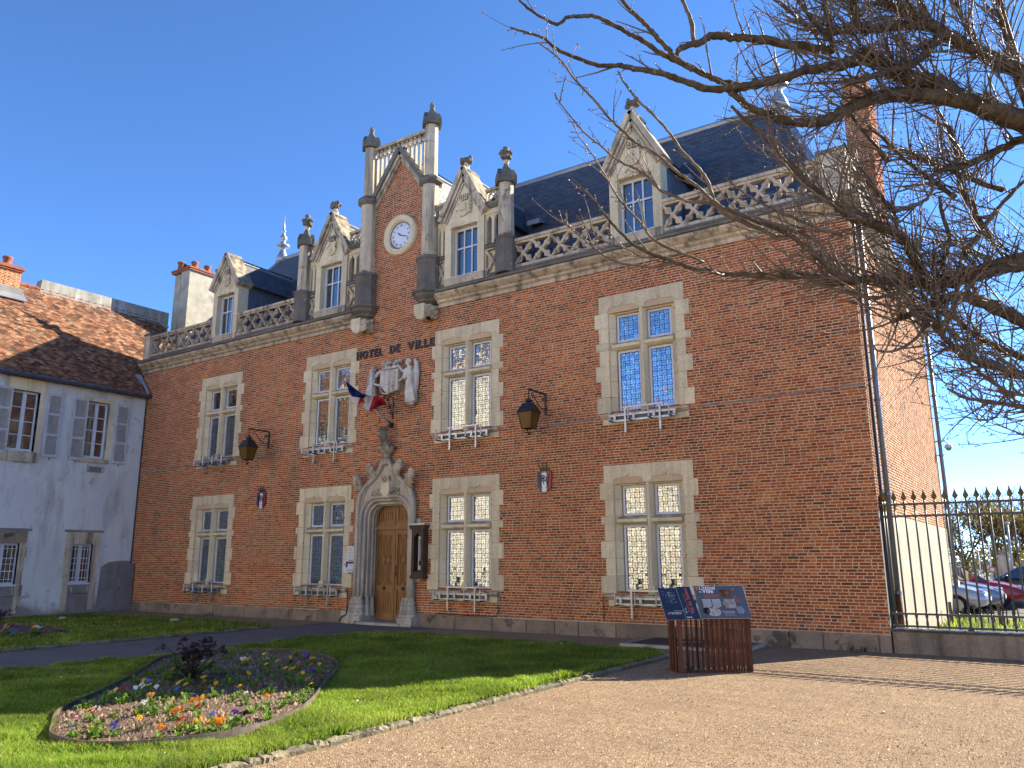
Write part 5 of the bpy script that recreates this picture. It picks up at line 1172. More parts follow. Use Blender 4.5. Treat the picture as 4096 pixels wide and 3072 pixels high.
for _ in range(150):
    a, t = rs.uniform(0, 2 * PI), rs.random() ** .5 * .93; i = int(a / (2 * PI) * len(BEDS)); x, y = b1x + (BEDS[i][0] - b1x) * t, b1y + (BEDS[i][1] - b1y) * t
    if x > XR + .572 * y and rs.random() < .75: continue
    z = bed_z(x, y, BEDS[::3], b1x, b1y); R_ = rs.uniform(.05, .12)
    for _ in range(rs.randint(8, 18)):
        an = rs.uniform(0, 2 * PI); q = rs.uniform(0, R_ * .6); d = Vector((math.cos(an), math.sin(an), 0)); p = Vector((x, y, z)) + d * q; s = Vector((-d.y, d.x, 0)) * R_ * .16; L = R_ * rs.uniform(.5, 1.0); u = rs.uniform(.3, 1.2)
        fm.add([p - s * .3, p + s * .3, p + d * L * .5 + Vector((0, 0, L * u)) + s, p + d * L + Vector((0, 0, L * u * .8)), p + d * L * .5 + Vector((0, 0, L * u)) - s], [(0, 1, 2, 4), (4, 2, 3)])
fm.build('low_foliage', M['leaf'], bed1, attr=True, recalc=False, kind='stuff')
mesh_obj('soil_crumbs', np_mesh('soil_crumbs', V - np.array(bed1.location), F, M['clod'], np.repeat(NR.random(n), 4)), bed1.location, bed1, kind='stuff')
# ------------------------------------------------------------------ white house at the left
HX = -27.53; HY0 = -13.2
house = empty('white_house', (HX - 2, -3.5, 0), label='old house with stained white render, shutters and tiled roof at the left', cat='building')
HM = lambda u, z, d: (HX - d, u, z)
UPW = [(-4.62, -3.78), (-2.15, -1.38)]; LOW = [(-4.75, -3.84), (-2.17, -1.45)]
hol = [(a, b, 5.22, 7.2) for a, b in UPW] + [(a, b, 0.99, 2.27) for a, b in LOW]
m = MB(); holed(m, HM, HY0, 0.0, 0.0, 7.75, hol, 0.0, 0.35); m.box(HX - 8, HX - 0.4, HY0, 3.4, 0, 7.6); m.box(HX - 0.39, HX - 0.0, HY0 - 0.02, HY0, 0, 7.7)
m.build('wall', M['render'], house, recalc=False)
def Hb(m, nm, mat, parent=house, **kw): return m.build(nm, mat, parent, **kw)
rs = random.Random(6)
for i, (a, b) in enumerate(UPW):
    w = empty('window', (HX, (a + b) / 2, 5.2), house)
    for sg, e in ((-1, a), (1, b)):
        z = 5.05
        while z < 7.35:
            h = rs.uniform(0.3, 0.5); ww = rs.uniform(0.12, 0.2); y0, y1 = (e - ww, e) if sg < 0 else (e, e + ww)
            Hb(MB().box(HX - 0.3, HX + 0.012, y0, y1, z + .004, min(z + h, 7.38) - .004), 'jamb_stone', M['stone'], w); z += h
    Hb(MB().box(HX - 0.3, HX + 0.014, a - 0.15, b + 0.15, 7.2, 7.60 if i == 0 else 7.34), 'lintel', M['stone'], w)
    Hb(MB().box(HX - 0.3, HX + 0.05, a - 0.16, b + 0.14, 4.86 if i == 0 else 5.05, 5.2), 'sill', M['stone2'], w)
    xf = HX - 0.16; mid = (a + b) / 2; m = MB()
    m.box(xf - .06, xf, a, a + .06, 5.22, 7.2); m.box(xf - .06, xf, b - .06, b, 5.22, 7.2); m.box(xf - .06, xf, a + .06, b - .06, 7.13, 7.2); m.box(xf - .06, xf, a + .06, b - .06, 5.22, 5.3); m.box(xf - .05, xf + .015, mid - .06, mid + .06, 5.3, 7.13)
    for z in (5.75, 6.2, 6.66): m.box(xf - .04, xf - .008, a + .06, mid - .06, z - .014, z + .014); m.box(xf - .04, xf - .008, mid + .06, b - .06, z - .014, z + .014)
    Hb(m, 'window_frame', M['white'], w)
    zz = [5.3, 5.75, 6.2, 6.66, 7.13]
    for k in range(4):
        for y0, y1 in ((a + .06, mid - .06), (mid + .06, b - .06)): Hb(MB().box(xf - .034, xf - .026, y0, y1, zz[k] + .012, zz[k + 1] - .012), 'pane', M['glass'], w)
    Hb(MB().box(xf - .14, xf - .12, a, b, 5.22, 7.2), 'dark_backing', M['lead'], w)  # added dark sheet closing the upper window in place of a dark room
    for sg in (-1, 1):
        y0, y1 = (a - 0.52, a - 0.02) if sg < 0 else (b + 0.25, b + 0.73)
        if i == 0 and sg < 0: y0, y1 = a - 0.5, a - 0.02
        s = empty('shutter', (HX + .03, (y0 + y1) / 2, 5.12), house); xs0, xs1 = HX + 0.02, HX + 0.06
        m = MB(); z0, z1 = 5.10, 7.24
        m.box(xs0, xs1, y0, y0 + .06, z0, z1); m.box(xs0, xs1, y1 - .06, y1, z0, z1)
        for c in (z0, 5.80, 6.50, z1 - .08): m.box(xs0, xs1 - .002, y0 + .06, y1 - .06, c, c + .08)
        Hb(m, 'shutter_frame', M['shutter'], s)
        z = z0 + .10
        while z < z1 - .1:
            if not any(c - .03 < z < c + .09 for c in (5.80, 6.50)): Hb(MB().obox((HX + .04, (y0 + y1) / 2, z), (.018, 0, -.012), (0, (y1 - y0) / 2 - .06, 0), (.003, 0, .004)), 'louvre', M['shutter'], s)
            z += .047
        Hb(MB().tube([(HX - 0.01, (y0 + y1) / 2, 5.06), (HX + .07, (y0 + y1) / 2, 5.06), (HX + .07, (y0 + y1) / 2, 4.98)], .01, 5), 'shutter_catch', M['iron'], s)
for i, (a, b) in enumerate(LOW):
    w = empty('window', (HX, (a + b) / 2, 1.0), house)
    for sg, e in ((-1, a), (1, b)):
        z = 0.1
        while z < 2.27:
            h = rs.uniform(0.3, 0.55); ww = rs.uniform(0.15, 0.24); y0, y1 = (e - ww, e) if sg < 0 else (e, e + ww)
            Hb(MB().box(HX - 0.3, HX + 0.014, y0, y1, z + .004, min(z + h, 2.27) - .004), 'jamb_stone', M['stone2'], w); z += h
    Hb(MB().box(HX - 0.3, HX + 0.016, a - 0.22, b + 0.2, 2.272, 2.66), 'lintel', M['plinth'] if i == 0 else M['stone2'], w)
    Hb(MB().box(HX - 0.3, HX + 0.006, a - 0.30, b + 0.33, 2.662, 2.74), 'cement_band', M['cement'], w)
    Hb(MB().box(HX - 0.3, HX + 0.010, a, b, 0.05, 0.93), 'cement_apron', M['cement'], w); Hb(MB().box(HX - .2, HX + .03, a - .02, b + .02, 0.935, 0.985), 'sill', M['white'], w)
    xf = HX - 0.12; mid = (a + b) / 2; m = MB()
    m.box(xf - .05, xf, a, a + .05, .99, 2.27); m.box(xf - .05, xf, b - .05, b, .99, 2.27); m.box(xf - .05, xf, a + .05, b - .05, 2.2, 2.27); m.box(xf - .05, xf, a + .05, b - .05, .99, 1.05); m.box(xf - .05, xf + .012, mid - .05, mid + .05, 1.05, 2.2)
    for z in (1.4, 1.8): m.box(xf - .03, xf - .006, a + .05, mid - .05, z - .012, z + .012); m.box(xf - .03, xf - .006, mid + .05, b - .05, z - .012, z + .012)
    Hb(m, 'window_frame', M['white'], w)
    zz = [1.05, 1.4, 1.8, 2.2]
    for k in range(3):
        for y0, y1 in ((a + .05, mid - .05), (mid + .05, b - .05)): Hb(MB().box(xf - .028, xf - .02, y0, y1, zz[k] + .01, zz[k + 1] - .01), 'pane', M['glass'], w)
    Hb(MB().box(xf - .12, xf - .1, a, b, .99, 2.27), 'dark_backing', M['lead'], w)  # added dark sheet closing the lower window in place of a dark room
    n = 7
    for k in range(n): y = a + .05 + (b - a - .1) * k / (n - 1); Hb(MB().tube([(HX - .05, y, .97), (HX - .05, y, 2.28)], .009, 5), 'window_bar', M['white'], w)
    for z in (1.15, 1.62, 2.1): Hb(MB().box(HX - .058, HX - .042, a, b, z - .008, z + .008), 'cross_bar', M['white'], w)
Hb(MB().prism([(-1.15, 0.0), (-0.02, 0.0), (-0.02, 1.70), (-0.35, 1.72), (-0.85, 1.66), (-1.10, 1.50)], HX - 0.1, HX + 0.006, 'yz'), 'cement_patch', M['cement'])
# roof
EZ, EXo, RXh, RZh = 7.72, -27.33, -31.55, 12.0
RY1 = 2.6
m = MB(); m.add([(EXo, HY0 - .3, EZ), (EXo, -0.05, EZ), (-27.95, -0.05, EZ + .63), (-27.95, RY1, EZ + .63), (RXh, RY1, RZh), (RXh, HY0 - .3, RZh), (RXh - 4.2, HY0 - .3, EZ), (RXh - 4.2, RY1, EZ)], [(0, 1, 2, 3, 4, 5), (5, 4, 7, 6)])
m.add([(EXo, HY0 - .3, EZ), (RXh, HY0 - .3, RZh), (RXh - 4.2, HY0 - .3, EZ)], [(0, 1, 2)]); m.add([(-27.95, RY1, EZ), (-27.95, RY1, EZ + .63), (RXh, RY1, RZh), (RXh - 4.2, RY1, EZ)], [(0, 1, 2, 3)])
hroof = Hb(m, 'roof', M['tile'], attr=True); Lr = math.hypot(RXh - EXo, RZh - EZ); c_ = (RXh - EXo) / Lr
def tin(u, v):
    y = HY0 - .3 + u; x = EXo + c_ * v
    return y < -0.05 or (x < -27.98 and y < RY1)
cover('tiling', 'roof_tile', hroof, (EXo, HY0 - .3, EZ), (0, 1, 0), (RXh - EXo, 0, RZh - EZ), RY1 - HY0 + .3, Lr, tin, 0.165, 0.098, M['tile'], M['tile_o'], 300, 0.022, 71, 0.006)
m = MB()
for k in range(53): y = HY0 - .2 + k * .3; m.tube([(RXh, y, RZh + .01), (RXh, y + .27, RZh + .03)], [.10, .115], 8)
Hb(m, 'ridge_tiles', M['terra'], hroof)
Hb(MB().tube([(EXo + .10, HY0 - .3, EZ - .05), (EXo + .10, -0.06, EZ - .07)], 0.075, 8), 'gutter', M['gutter'])
m = MB()
for k in range(9): y = -6.4 + .75 * k; Hb(MB().box(EXo - .12, EXo + .18, y, y + .02, EZ - .14, EZ - .10), 'gutter_bracket', M['gutter'])
Hb(MB().box(HX - 0.1, EXo + .02, HY0 - .2, -.06, EZ - .10, EZ - .02), 'eaves_board', M['wood2'])
Hb(MB().tube([(EXo - .45, -.12, EZ + .62), (EXo - .1, -.10, EZ + .22), (EXo + .05, -.09, EZ + .02)], .06, 8), 'valley_pipe', M['zinc'])
Hb(MB().obox((EXo - .55, -.12, EZ + .66), (.22, 0, -.20), (0, .12, 0), (.02, 0, .02)), 'flashing', M['zinc'])
Hb(MB().tube([(HX + .02, -.035, 0), (HX + .02, -.035, EZ - .1)], .02, 6), 'cable', M['iron'])
# parapet and stacks behind
par = empty('fire_wall', (-31.7, .3, 11), label='grey lichened parapet wall standing on the ridge of the tiled roof', cat='wall')
MB().prism([(-2.55, 11.2), (3.0, 11.2), (3.0, 12.46), (-2.42, 12.42)], -31.86, -31.45, 'yz').build('parapet', M['parapet'], par)
m = MB(); rs = random.Random(2)
for k in range(44): m.ball((-31.40, -2.45 + k * .125, 11.78 + rs.uniform(-.03, .03)), (.09, .09, .06), 6, 4)
m.build('mortar_fillet', M['plaster'], par)
st = empty('chimney_stack', (-30.6, 3.6, 11), label='tall plain rendered chimney stack with terracotta pots behind the balustrade', cat='chimney')
MB().box(-30.62, -30.0, 2.9, 4.75, 10.4, 14.18).build('stack', M['stack'], st); MB().box(-31.22, -30.80, 3.0, 4.6, 10.4, 14.16).build('stack', M['stack'], st); MB().box(-30.82, -30.60, 3.1, 4.5, 10.4, 14.1).build('stack_link', M['cement'], st)
MB().box(-31.28, -29.93, 2.85, 4.82, 14.18, 14.26).build('brick_cap', M['terra'], st); MB().box(-31.31, -29.90, 2.82, 4.85, 14.262, 14.34).build('brick_cap', M['terra'], st)
m = MB()
for k in range(40): m.ball((-29.95 - rs.random() * .2, 2.9 + rs.random() * 1.9, 14.33), (.07, .08, .03), 6, 4)
m.build('lichen', M['moss'], st, smooth=True)
POT = [(.17, 0), (.14, .06), (.13, .28), (.165, .32), (.165, .38), (.13, .39), (.12, .2)]
for x, y in ((-30.85, 3.0), (-30.3, 3.3), (-30.3, 3.95), (-30.3, 4.55)): MB().lathe(POT, (x, y, 14.33), 12).build('chimney_pot', M['terra'], st, smooth=True)
def pigeon(x, y, z, a, label):
    m = MB(); d = Vector((math.cos(a), math.sin(a), 0)); c = Vector((x, y, z))
    m.tube([c - d * .17 + Vector((0, 0, .10)), c - d * .09 + Vector((0, 0, .12)), c + Vector((0, 0, .13)), c + d * .07 + Vector((0, 0, .16)), c + d * .09 + Vector((0, 0, .21)), c + d * .10 + Vector((0, 0, .24)), c + d * .13 + Vector((0, 0, .245)), c + d * .155 + Vector((0, 0, .24))], [.018, .05, .072, .062, .036, .036, .026, .006], 8)
    for s in (-.02, .02): m.tube([c + Vector((-d.y * s, d.x * s, .0)), c + Vector((-d.y * s, d.x * s, .10))], .008, 4)
    o = m.build('pigeon', M['pigeon'], None, org=(x, y, z), smooth=True); tag(o, label, 'pigeon', 'pigeons on the tall stack'); remesh(o, .012, 2)
pigeon(-30.62, 3.02, 14.34, -.6, 'dark pigeon on the tall chimney stack, the left one of the pair'); pigeon(-30.48, 3.06, 14.34, -2.2, 'dark pigeon on the tall chimney stack, beside the nearest clay pot')
lc = empty('brick_chimney', (-31.3, -3.8, 11.2), label='small red brick chimney with one clay pot on the tiled ridge', cat='chimney')
MB().box(-31.65, -30.95, -4.22, -3.42, 11.1, 12.30).build('core', M['mortar'], lc)
for nm, BB, mp in (('brick_face', bricks(-4.22, -3.42, 11.62, 12.28, lambda a, b, c: True, 81), lambda u, z, d: np.stack([-30.945 + d, u, z], 1)), ('brick_face', bricks(-31.65, -30.95, 11.62, 12.28, lambda a, b, c: True, 82), lambda u, z, d: np.stack([u, -4.225 - d, z], 1))):
    V, F, A = brick_arrays(BB, mp); mesh_obj(nm, np_mesh(nm, V - np.array(lc.location), F, M['brick'], np.clip(A * .6 + .45, 0, 1)), lc.location, lc, kind='stuff')
for k, (e, z) in enumerate(((.05, 12.28), (.09, 12.35), (.05, 12.42))): MB().box(-31.65 - e, -30.94 + e, -4.22 - e, -3.42 + e, z, z + .066).build('cap_course', M['terra'], lc)
MB().box(-31.75, -30.80, -4.3, -3.34, 11.3, 11.62).build('cement_base', M['cement'], lc); MB().obox((-30.75, -3.82, 11.30), (.24, 0, -.22), (0, .56, 0), (.012, 0, .014)).build('flashing', M['zinc'], lc)
MB().lathe([(.20, 0), (.17, .06), (.14, .26), (.18, .32), (.18, .38), (.14, .39)], (-31.3, -3.8, 12.48), 12).build('chimney_pot', M['terra'], lc, smooth=True)
# grey cabinet in the corner
cab = empty('utility_cabinet', (-27.3, -.3, 0), label='grey metal utility cabinet standing in the corner between white house and brick wall', cat='cabinet')
MB().box(HX + .02, HX + .30, -.50, -.05, 0, 1.62).build('casing', M['steel_grey'], cab); MB().box(HX + .30, HX + .306, -.47, -.08, .04, 1.58).build('side_panel', M['steel_grey'], cab); MB().box(HX + .04, HX + .28, -.506, -.50, .04, 1.58).build('door_panel', M['steel_grey'], cab); MB().tube([(HX + .27, -.51, .7), (HX + .27, -.51, .82)], .01, 6).build('lock', M['iron'], cab)
# ------------------------------------------------------------------ things on the wall
# carved arms held by two angels
arms = empty('carved_arms', (-15.15, 0, 5.85), label='white stone carving of two angels holding a crowned coat of arms above the door', cat='sculpture')
AX, AZ = -15.17, 6.32
m = MB(); m.prism([(AX - .34, AZ + .70), (AX - .34, AZ + .14), (AX - .25, AZ + .02), (AX - .06, AZ - .02), (AX + .30, AZ + .06), (AX + .34, AZ + .16), (AX + .34, AZ + .68)], -.22, .02); m.build('shield', M['carve'], arms)
for k in range(12): MB().box(AX + .03, AX + .33, -.235, -.215, AZ + .12 + k * .045, AZ + .14 + k * .045).build('shield_bar', M['carve'], arms)
m = MB()
for k in range(3): m.bar((AX - .31, -.23, AZ + .22 - k * .07), (AX - .14 + k * .02, -.23, AZ + .02 - k * .0 + .02), .03, .02)
m.build('shield_bend', M['stone3'], arms)
m = MB()
for zc, r in ((.58, .09), (.36, .07), (.12, .09)): m.tube([(AX + .05 + r * math.cos(t), -.235, AZ + zc + r * math.sin(t)) for t in np.linspace(.8, 5.2, 9)], .022, 5)
m.tube([(AX - .02, -.235, AZ + .04), (AX - .02, -.235, AZ + .66)], .024, 6); m.build('shield_scrolls', M['carve'], arms)
m = MB(); rs = random.Random(4)
m.box(AX - .30, AX + .34, -.20, .02, AZ + .72, AZ + .80)
for k in range(36): m.ball((AX - .30 + .66 * rs.random(), -.13 + rs.uniform(-.08, .06), AZ + .84 + .10 * rs.random()), rs.uniform(.03, .06), 6, 4)
remesh(m.build('crown', M['carve'], arms), .012, 0)
def angel(nm, cx, sg, base, head, seed):
    """figure in relief: robe with folds, arms, head, folded wings"""
    m = MB(); rs = random.Random(seed); hz = head
    y = -.10
    m.tube([(cx + sg * .10, y, base + .02), (cx + sg * .08, y - .02, base + .22), (cx + sg * .04, y - .03, base + .5), (cx + sg * .02, y - .03, base + .72), (cx, y - .03, hz - .32), (cx - sg * .01, y - .04, hz - .16), (cx - sg * .03, y - .05, hz - .09)], [.14, .18, .16, .115, .13, .10, .05], 12, flat=(1, .8, 1))
    for k in range(7):
        a = -0.13 + .045 * k; m.tube([(cx + sg * .10 + a * 1.2, y - .13, base + .04), (cx + sg * .07 + a, y - .14, base + .35), (cx + sg * .02 + a * .6, y - .12, base + .68)], [.028, .022, .012], 6)
    for k in range(10): m.ball((cx + sg * .10 + rs.uniform(-.15, .15), y - .05, base + rs.uniform(-.03, .10)), rs.uniform(.035, .06), 6, 4)
    m.ball((cx - sg * .05, y - .07, hz), (.075, .085, .095), 10, 8); m.ball((cx - sg * .115, y - .09, hz - .015), (.02, .02, .025), 6, 4)
    for k in range(14): an = rs.uniform(0, 2 * PI); m.ball((cx - sg * .03 + .075 * math.cos(an), y - .05 + .04 * math.sin(an), hz + .045 + rs.uniform(-.03, .05)), .03, 6, 4)
    for up in (0, 1):
        sh = Vector((cx - sg * .07, y - .08, hz - .20)); el = Vector((cx - sg * (.16 if up else .13), y - .15, hz - (.26 if up else .46))); hd = Vector((AX - sg * .36 * -1, y - .10, hz - (.08 if up else .50)))
        m.tube([sh, el, hd], [.065, .055, .035], 8); m.ball(hd, .04, 6, 5)
    m.tube([(cx + sg * .08, y + .04, hz + .10), (cx + sg * .17, y + .03, hz - .02), (cx + sg * .21, y + .02, hz - .35), (cx + sg * .19, y + .02, hz - .72), (cx + sg * .15, y + .03, base + .25)], [.05, .075, .09, .075, .03], 8, flat=(1, .7, 1))
    for k in range(5): m.tube([(cx + sg * (.14 + .025 * k), y - .03, hz - .12 - .04 * k), (cx + sg * (.16 + .018 * k), y - .04, hz - .75 - .02 * k)], [.022, .012], 5)
    return remesh(m.build(nm, M['carve'], arms), .011, 1)
angel('angel', -15.86, -1, 5.98, 7.10, 1); angel('angel', -14.46, 1, 5.94, 7.14, 2)
# flag
fl = empty('flag', (-15.19, -.1, 5.4), label='french tricolour flag drooping from a slanting pole over the door', cat='flag')
pb, pt = Vector((-15.19, -.14, 5.44)), Vector((-15.79, -1.32, 6.60))
MB().tube([pb, pt], [.019, .016], 8).build('pole', M['white'], fl, smooth=True); MB().ball(pt, .035, 8, 6).build('pole_cap', M['white'], fl, smooth=True)
top = [(-17.10, 6.98), (-16.86, 6.78), (-16.62, 6.62), (-16.42, 6.50), (-16.22, 6.44), (-16.08, 6.40), (-15.92, 6.37), (-15.75, 6.33), (-15.60, 6.26), (-15.43, 6.06)]
bot = [(-17.08, 6.86), (-16.98, 6.62), (-16.84, 6.46), (-16.66, 6.42), (-16.48, 6.38), (-16.30, 6.04), (-16.06, 5.92), (-15.90, 6.00), (-15.66, 6.06), (-15.40, 6.03)]
def curve(P, t):
    t = min(max(t, 0), .9999) * (len(P) - 1); i = int(t); f = t - i; return (P[i][0] * (1 - f) + P[i + 1][0] * f, P[i][1] * (1 - f) + P[i + 1][1] * f)
def fpt(u, v):
    a, b = curve(top, u), curve(bot, u); x, z = a[0] * (1 - v) + b[0] * v, a[1] * (1 - v) + b[1] * v
    d = 1.30 - .62 * u + .10 * math.sin(u * 17 + v * 3.0) * (.3 + v) + .05 * math.sin(u * 31 - v * 4); s = (16.589 - d) / 16.589
    return (x * s, -d, 1.7 + (z - 1.7) * s)
for nm, u0, u1, mt in (('blue_band', 0, .47, 'flag_b'), ('white_band', .47, .64, 'flag_w'), ('red_band', .64, 1, 'flag_r')):
    m = MB(); nu, nv = 14, 9
    m.add([fpt(u0 + (u1 - u0) * i / nu, j / nv) for i in range(nu + 1) for j in range(nv + 1)], [(i * (nv + 1) + j, (i + 1) * (nv + 1) + j, (i + 1) * (nv + 1) + j + 1, i * (nv + 1) + j + 1) for i in range(nu) for j in range(nv)]); m.build(nm, M[mt], fl, smooth=True, recalc=False)
def fold(P, d, nm, mt):
    m = MB(); V = []; 
    for x, z, dd in P: s = (16.589 - d - dd) / 16.589; V.append((x * s, -d - dd, 1.7 + (z - 1.7) * s))
    m.add(V, [tuple(range(len(V)))]); m.build(nm, M[mt], fl, recalc=False)
fold([(-16.88, 6.50, 0), (-16.62, 6.46, .03), (-16.50, 6.40, .02), (-16.60, 6.18, .0), (-16.70, 6.18, -.02), (-16.82, 6.34, 0)], .98, 'white_fold', 'flag_w'); fold([(-16.52, 6.40, 0), (-16.40, 6.42, .02), (-16.34, 6.24, 0), (-16.58, 6.19, 0)], .95, 'red_fold', 'flag_r')
br = empty('scroll_bracket', (-15.15, 0, 5.3), label='black wrought iron scroll bracket above the door finial', cat='bracket')
m = MB()
m.tube([(-15.16, -.02, 6.22), (-15.16, -.62, 6.24)], .014, 6); m.tube([(-15.16, -.02, 5.60), (-15.16, -.02, 6.24)], .014, 6)
m.tube([(-15.16, -.03 - .20 * t, 5.62 + .55 * t + .06 * math.sin(t * 6)) for t in np.linspace(0, 1, 10)], .012, 6)
m.build('bracket_arm', M['iron'], br)
for cy, cz, r in ((-.12, 5.76, .07), (-.15, 5.94, .08), (-.26, 6.12, .06), (-.42, 6.15, .05)): MB().tube([(-15.16, cy + r * (1 - t * .09) * math.cos(t), cz + r * (1 - t * .09) * math.sin(t)) for t in np.linspace(0, 8.5, 22)], .010, 5).build('scroll', M['iron'], br)
MB().tube([(-15.19, -.05, 5.34), (-15.24, -.10, 5.50), (-15.30, -.22, 5.62), (-15.36, -.34, 5.60), (-15.36, -.36, 5.50)], .012, 6).build('lower_scroll', M['iron'], br)
MB().box(-15.24, -15.14, -.16, .0, 5.36, 5.50).build('pole_socket', M['iron'], br)
# shields with RF
def shield(x, label):
    o = empty('cockade_shield', (x, 0, 3.3), label=label, cat='shield', group='enamel flag shields'); z = 3.30
    c = [('e_blue', -.20, -.068), ('e_white', -.068, .068), ('e_red', .068, .20)]
    bot = lambda u: z + .10 - .10 * (1 - (abs(u) / .20) ** 1.6) + (.02 if abs(u) > .15 else 0)
    for k, (mt, a, b) in enumerate(c):
        us = list(np.linspace(a, b, 7)); poly = [(x + u, bot(u)) for u in us] + [(x + u, z + .50) for u in reversed(us)]
        MB().prism(poly, -.055, -.012).build(('blue_stripe', 'white_stripe', 'red_stripe')[k], M[mt], o)
    MB().box(x - .15, x + .15, -.02, .01, z + .12, z + .4).build('backplate', M['iron'], o)
    for ch, dx, dz, s in (('R', -.045, .19, .27), ('F', -.085, .24, .25)):
        me = text_mesh('letter', ch, s, M['p_black'], .002, 'LEFT', .0); frame(mesh_obj('letter', me, (0, 0, 0), o), (x + dx, -.058, z + dz), (1, 0, 0), (0, 0, 1))
    for sg in (-1, 1):
        m = MB()
        for k in range(5): m.ball((x + sg * (.135 - .012 * k * (k > 2)), -.057, z + .40 - .055 * k), (.022, .006, .016), 6, 4)
        m.tube([(x + sg * .05, -.058, z + .10), (x + sg * .11, -.058, z + .16), (x + sg * .135, -.058, z + .40)], .006, 4); m.build('laurel', M['p_black'], o)
    for k, dx in enumerate((-.08, 0, .08)): MB().tube([(x + dx * .5, -.05, z + .46), (x + dx * 1.8 - .01, -.12, z + .72)], .012, 6).build('flag_holder', M['iron'], o)
    MB().prism([(x - .11, z + .50), (x + .11, z + .50), (x + .14, z + .60), (x - .14, z + .60)], -.05, -.02).build('crest_plate', M['gold'], o)
shield(-20.60, 'tricolour RF shield on the brick between the two windows left of the door'); shield(-10.13, 'tricolour RF shield on the brick right of the door below the lantern')
# lanterns
def lantern(x, label):
    o = empty('wall_lantern', (x, 0, 4.7), label=label, cat='lantern', group='iron wall lanterns'); d = .78; zt = 5.72
    MB().box(x - .025, x + .025, -.03, .01, 5.20, 5.74).build('wall_plate', M['iron'], o); MB().box(x - .018, x + .018, -d - .03, -.02, zt - .02, zt + .02).build('arm', M['iron'], o)
    m = MB(); m.tube([(x, -.03, 5.36), (x, -.16, 5.32), (x, -.34, 5.40), (x, -.50, 5.56), (x, -.60, 5.66), (x, -.66, 5.60), (x, -.60, 5.56)], .013, 6); m.tube([(x, -.14 + .06 * (1 - .08 * t) * math.cos(t), 5.56 + .06 * (1 - .08 * t) * math.sin(t)) for t in np.linspace(0, 8, 20)], .011, 5); m.build('scroll', M['iron'], o)
    c = (x, -d, 0); MB().tube([(x, -d, zt), (x, -d, 5.50)], .014, 6).build('hanger', M['iron'], o)
    MB().lathe([(.03, 5.50), (.055, 5.47), (.10, 5.45), (.10, 5.42), (.055, 5.40), (.07, 5.36)], c, 12).build('vent_cap', M['iron'], o)
    MB().lathe([(.10, 5.385), (.16, 5.36), (.20, 5.30), (.30, 5.17), (.315, 5.14), (.28, 5.135)], c, 4, PI / 4).build('hood', M['iron'], o)
    a, b, z0, z1 = .19, .12, 5.135, 4.76
    for k in range(4):
        an = k * PI / 2; R_ = Matrix.Rotation(an, 3, 'Z'); P = [R_ @ Vector(p) for p in ((-a, -a, z0), (a, -a, z0), (b, -b, z1), (-b, -b, z1))]
        q = [Vector((p.x + x, p.y - d, p.z)) for p in P]; MB().add(q, [(0, 1, 2, 3)]).build('pane', M['amber'], o, recalc=False)
        MB().tube([Vector((P[0].x * 1.03 + x, P[0].y * 1.03 - d, z0)), Vector((P[3].x * 1.03 + x, P[3].y * 1.03 - d, z1))], .012, 5).build('corner_bar', M['iron'], o)
        MB().tube([Vector((P[3].x * 1.03 + x, P[3].y * 1.03 - d, z1)), Vector((P[3].x * .9 + x, P[3].y * .9 - d, z1 - .07)), Vector((x, -d, z1 - .13))], .010, 5).build('basket_rib', M['iron'], o)
    m = MB(); m.tube([(x + sx * b * 1.03, -d + sy * b * 1.03, z1) for sx, sy in ((-1, -1), (1, -1), (1, 1), (-1, 1))], .012, 5, True); m.build('bottom_frame', M['iron'], o)
    MB().ball((x, -d, z1 - .14), .03, 8, 6).build('drop', M['iron'], o)
lantern(-20.46, 'black iron lantern with amber panes on the wall left of the flag'); lantern(-10.09, 'black iron lantern with amber panes on the wall right of the carved arms')
# racks for flower boxes
COLN = ['first window from the white house', 'window next left of the door', 'window next right of the door', 'window nearest the iron railing']
def rack(xc, zb, label):
    o = empty('flower_box_rack', (xc, -.1, zb - .5), label=label, cat='rack', group='aluminium flower box racks')
    for z in (zb - .10, zb - .23): MB().box(xc - .82, xc + .80, -.135, -.105, z - .022, z + .022).build('rail', M['alu'], o)
    for dx in (-.42, .44): MB().box(xc + dx - .022, xc + dx + .022, -.16, -.138, zb - .52, zb + .07).build('support', M['alu'], o); MB().box(xc + dx - .02, xc + dx + .02, -.14, .0, zb - .50, zb - .46).build('foot', M['alu'], o)
    MB().box(xc - .48, xc + .52, -.17, -.15, zb + .05, zb + .085).build('top_rail', M['alu'], o); MB().box(xc - .80, xc + .78, -.11, -.09, zb - .21, zb - .12).build('back_board', M['gutter'], o)
    for dx in (-.74, -.26, .24, .73):
        MB().tube([(xc + dx, -.33, zb - .24), (xc + dx, -.33, zb + .03)], .018, 8).build('upright', M['alu'], o); MB().box(xc + dx - .014, xc + dx + .014, -.34, -.12, zb - .262, zb - .232).build('arm', M['iron'], o); MB().box(xc + dx + .02, xc + dx + .085, -.15, -.136, zb - .20, zb - .08).build('clamp', M['alu'], o)
for i, x in enumerate(WX):
    for z, k in WIN_Z: rack(x, z, 'aluminium flower box rack under the %s-floor %s' % ('ground' if k == 'l' else 'upper', COLN[i]))
def small_rack(yc, z, label):
    o = empty('flower_box_rack', (HX, yc, z), label=label, cat='rack', group='small racks on the white house')
    for dy in (-.27, .27): MB().tube([(HX + .015, yc + dy, z + .24), (HX + .12, yc + dy, z + .02), (HX + .12, yc + dy, z + .20)], .014, 6).build('bracket', M['alu'], o)
    MB().box(HX + .09, HX + .12, yc - .28, yc + .28, z, z + .025).build('rail', M['alu'], o); MB().box(HX + .0, HX + .015, yc - .25, yc + .25, z, z + .18).build('back_plate', M['cement'], o)
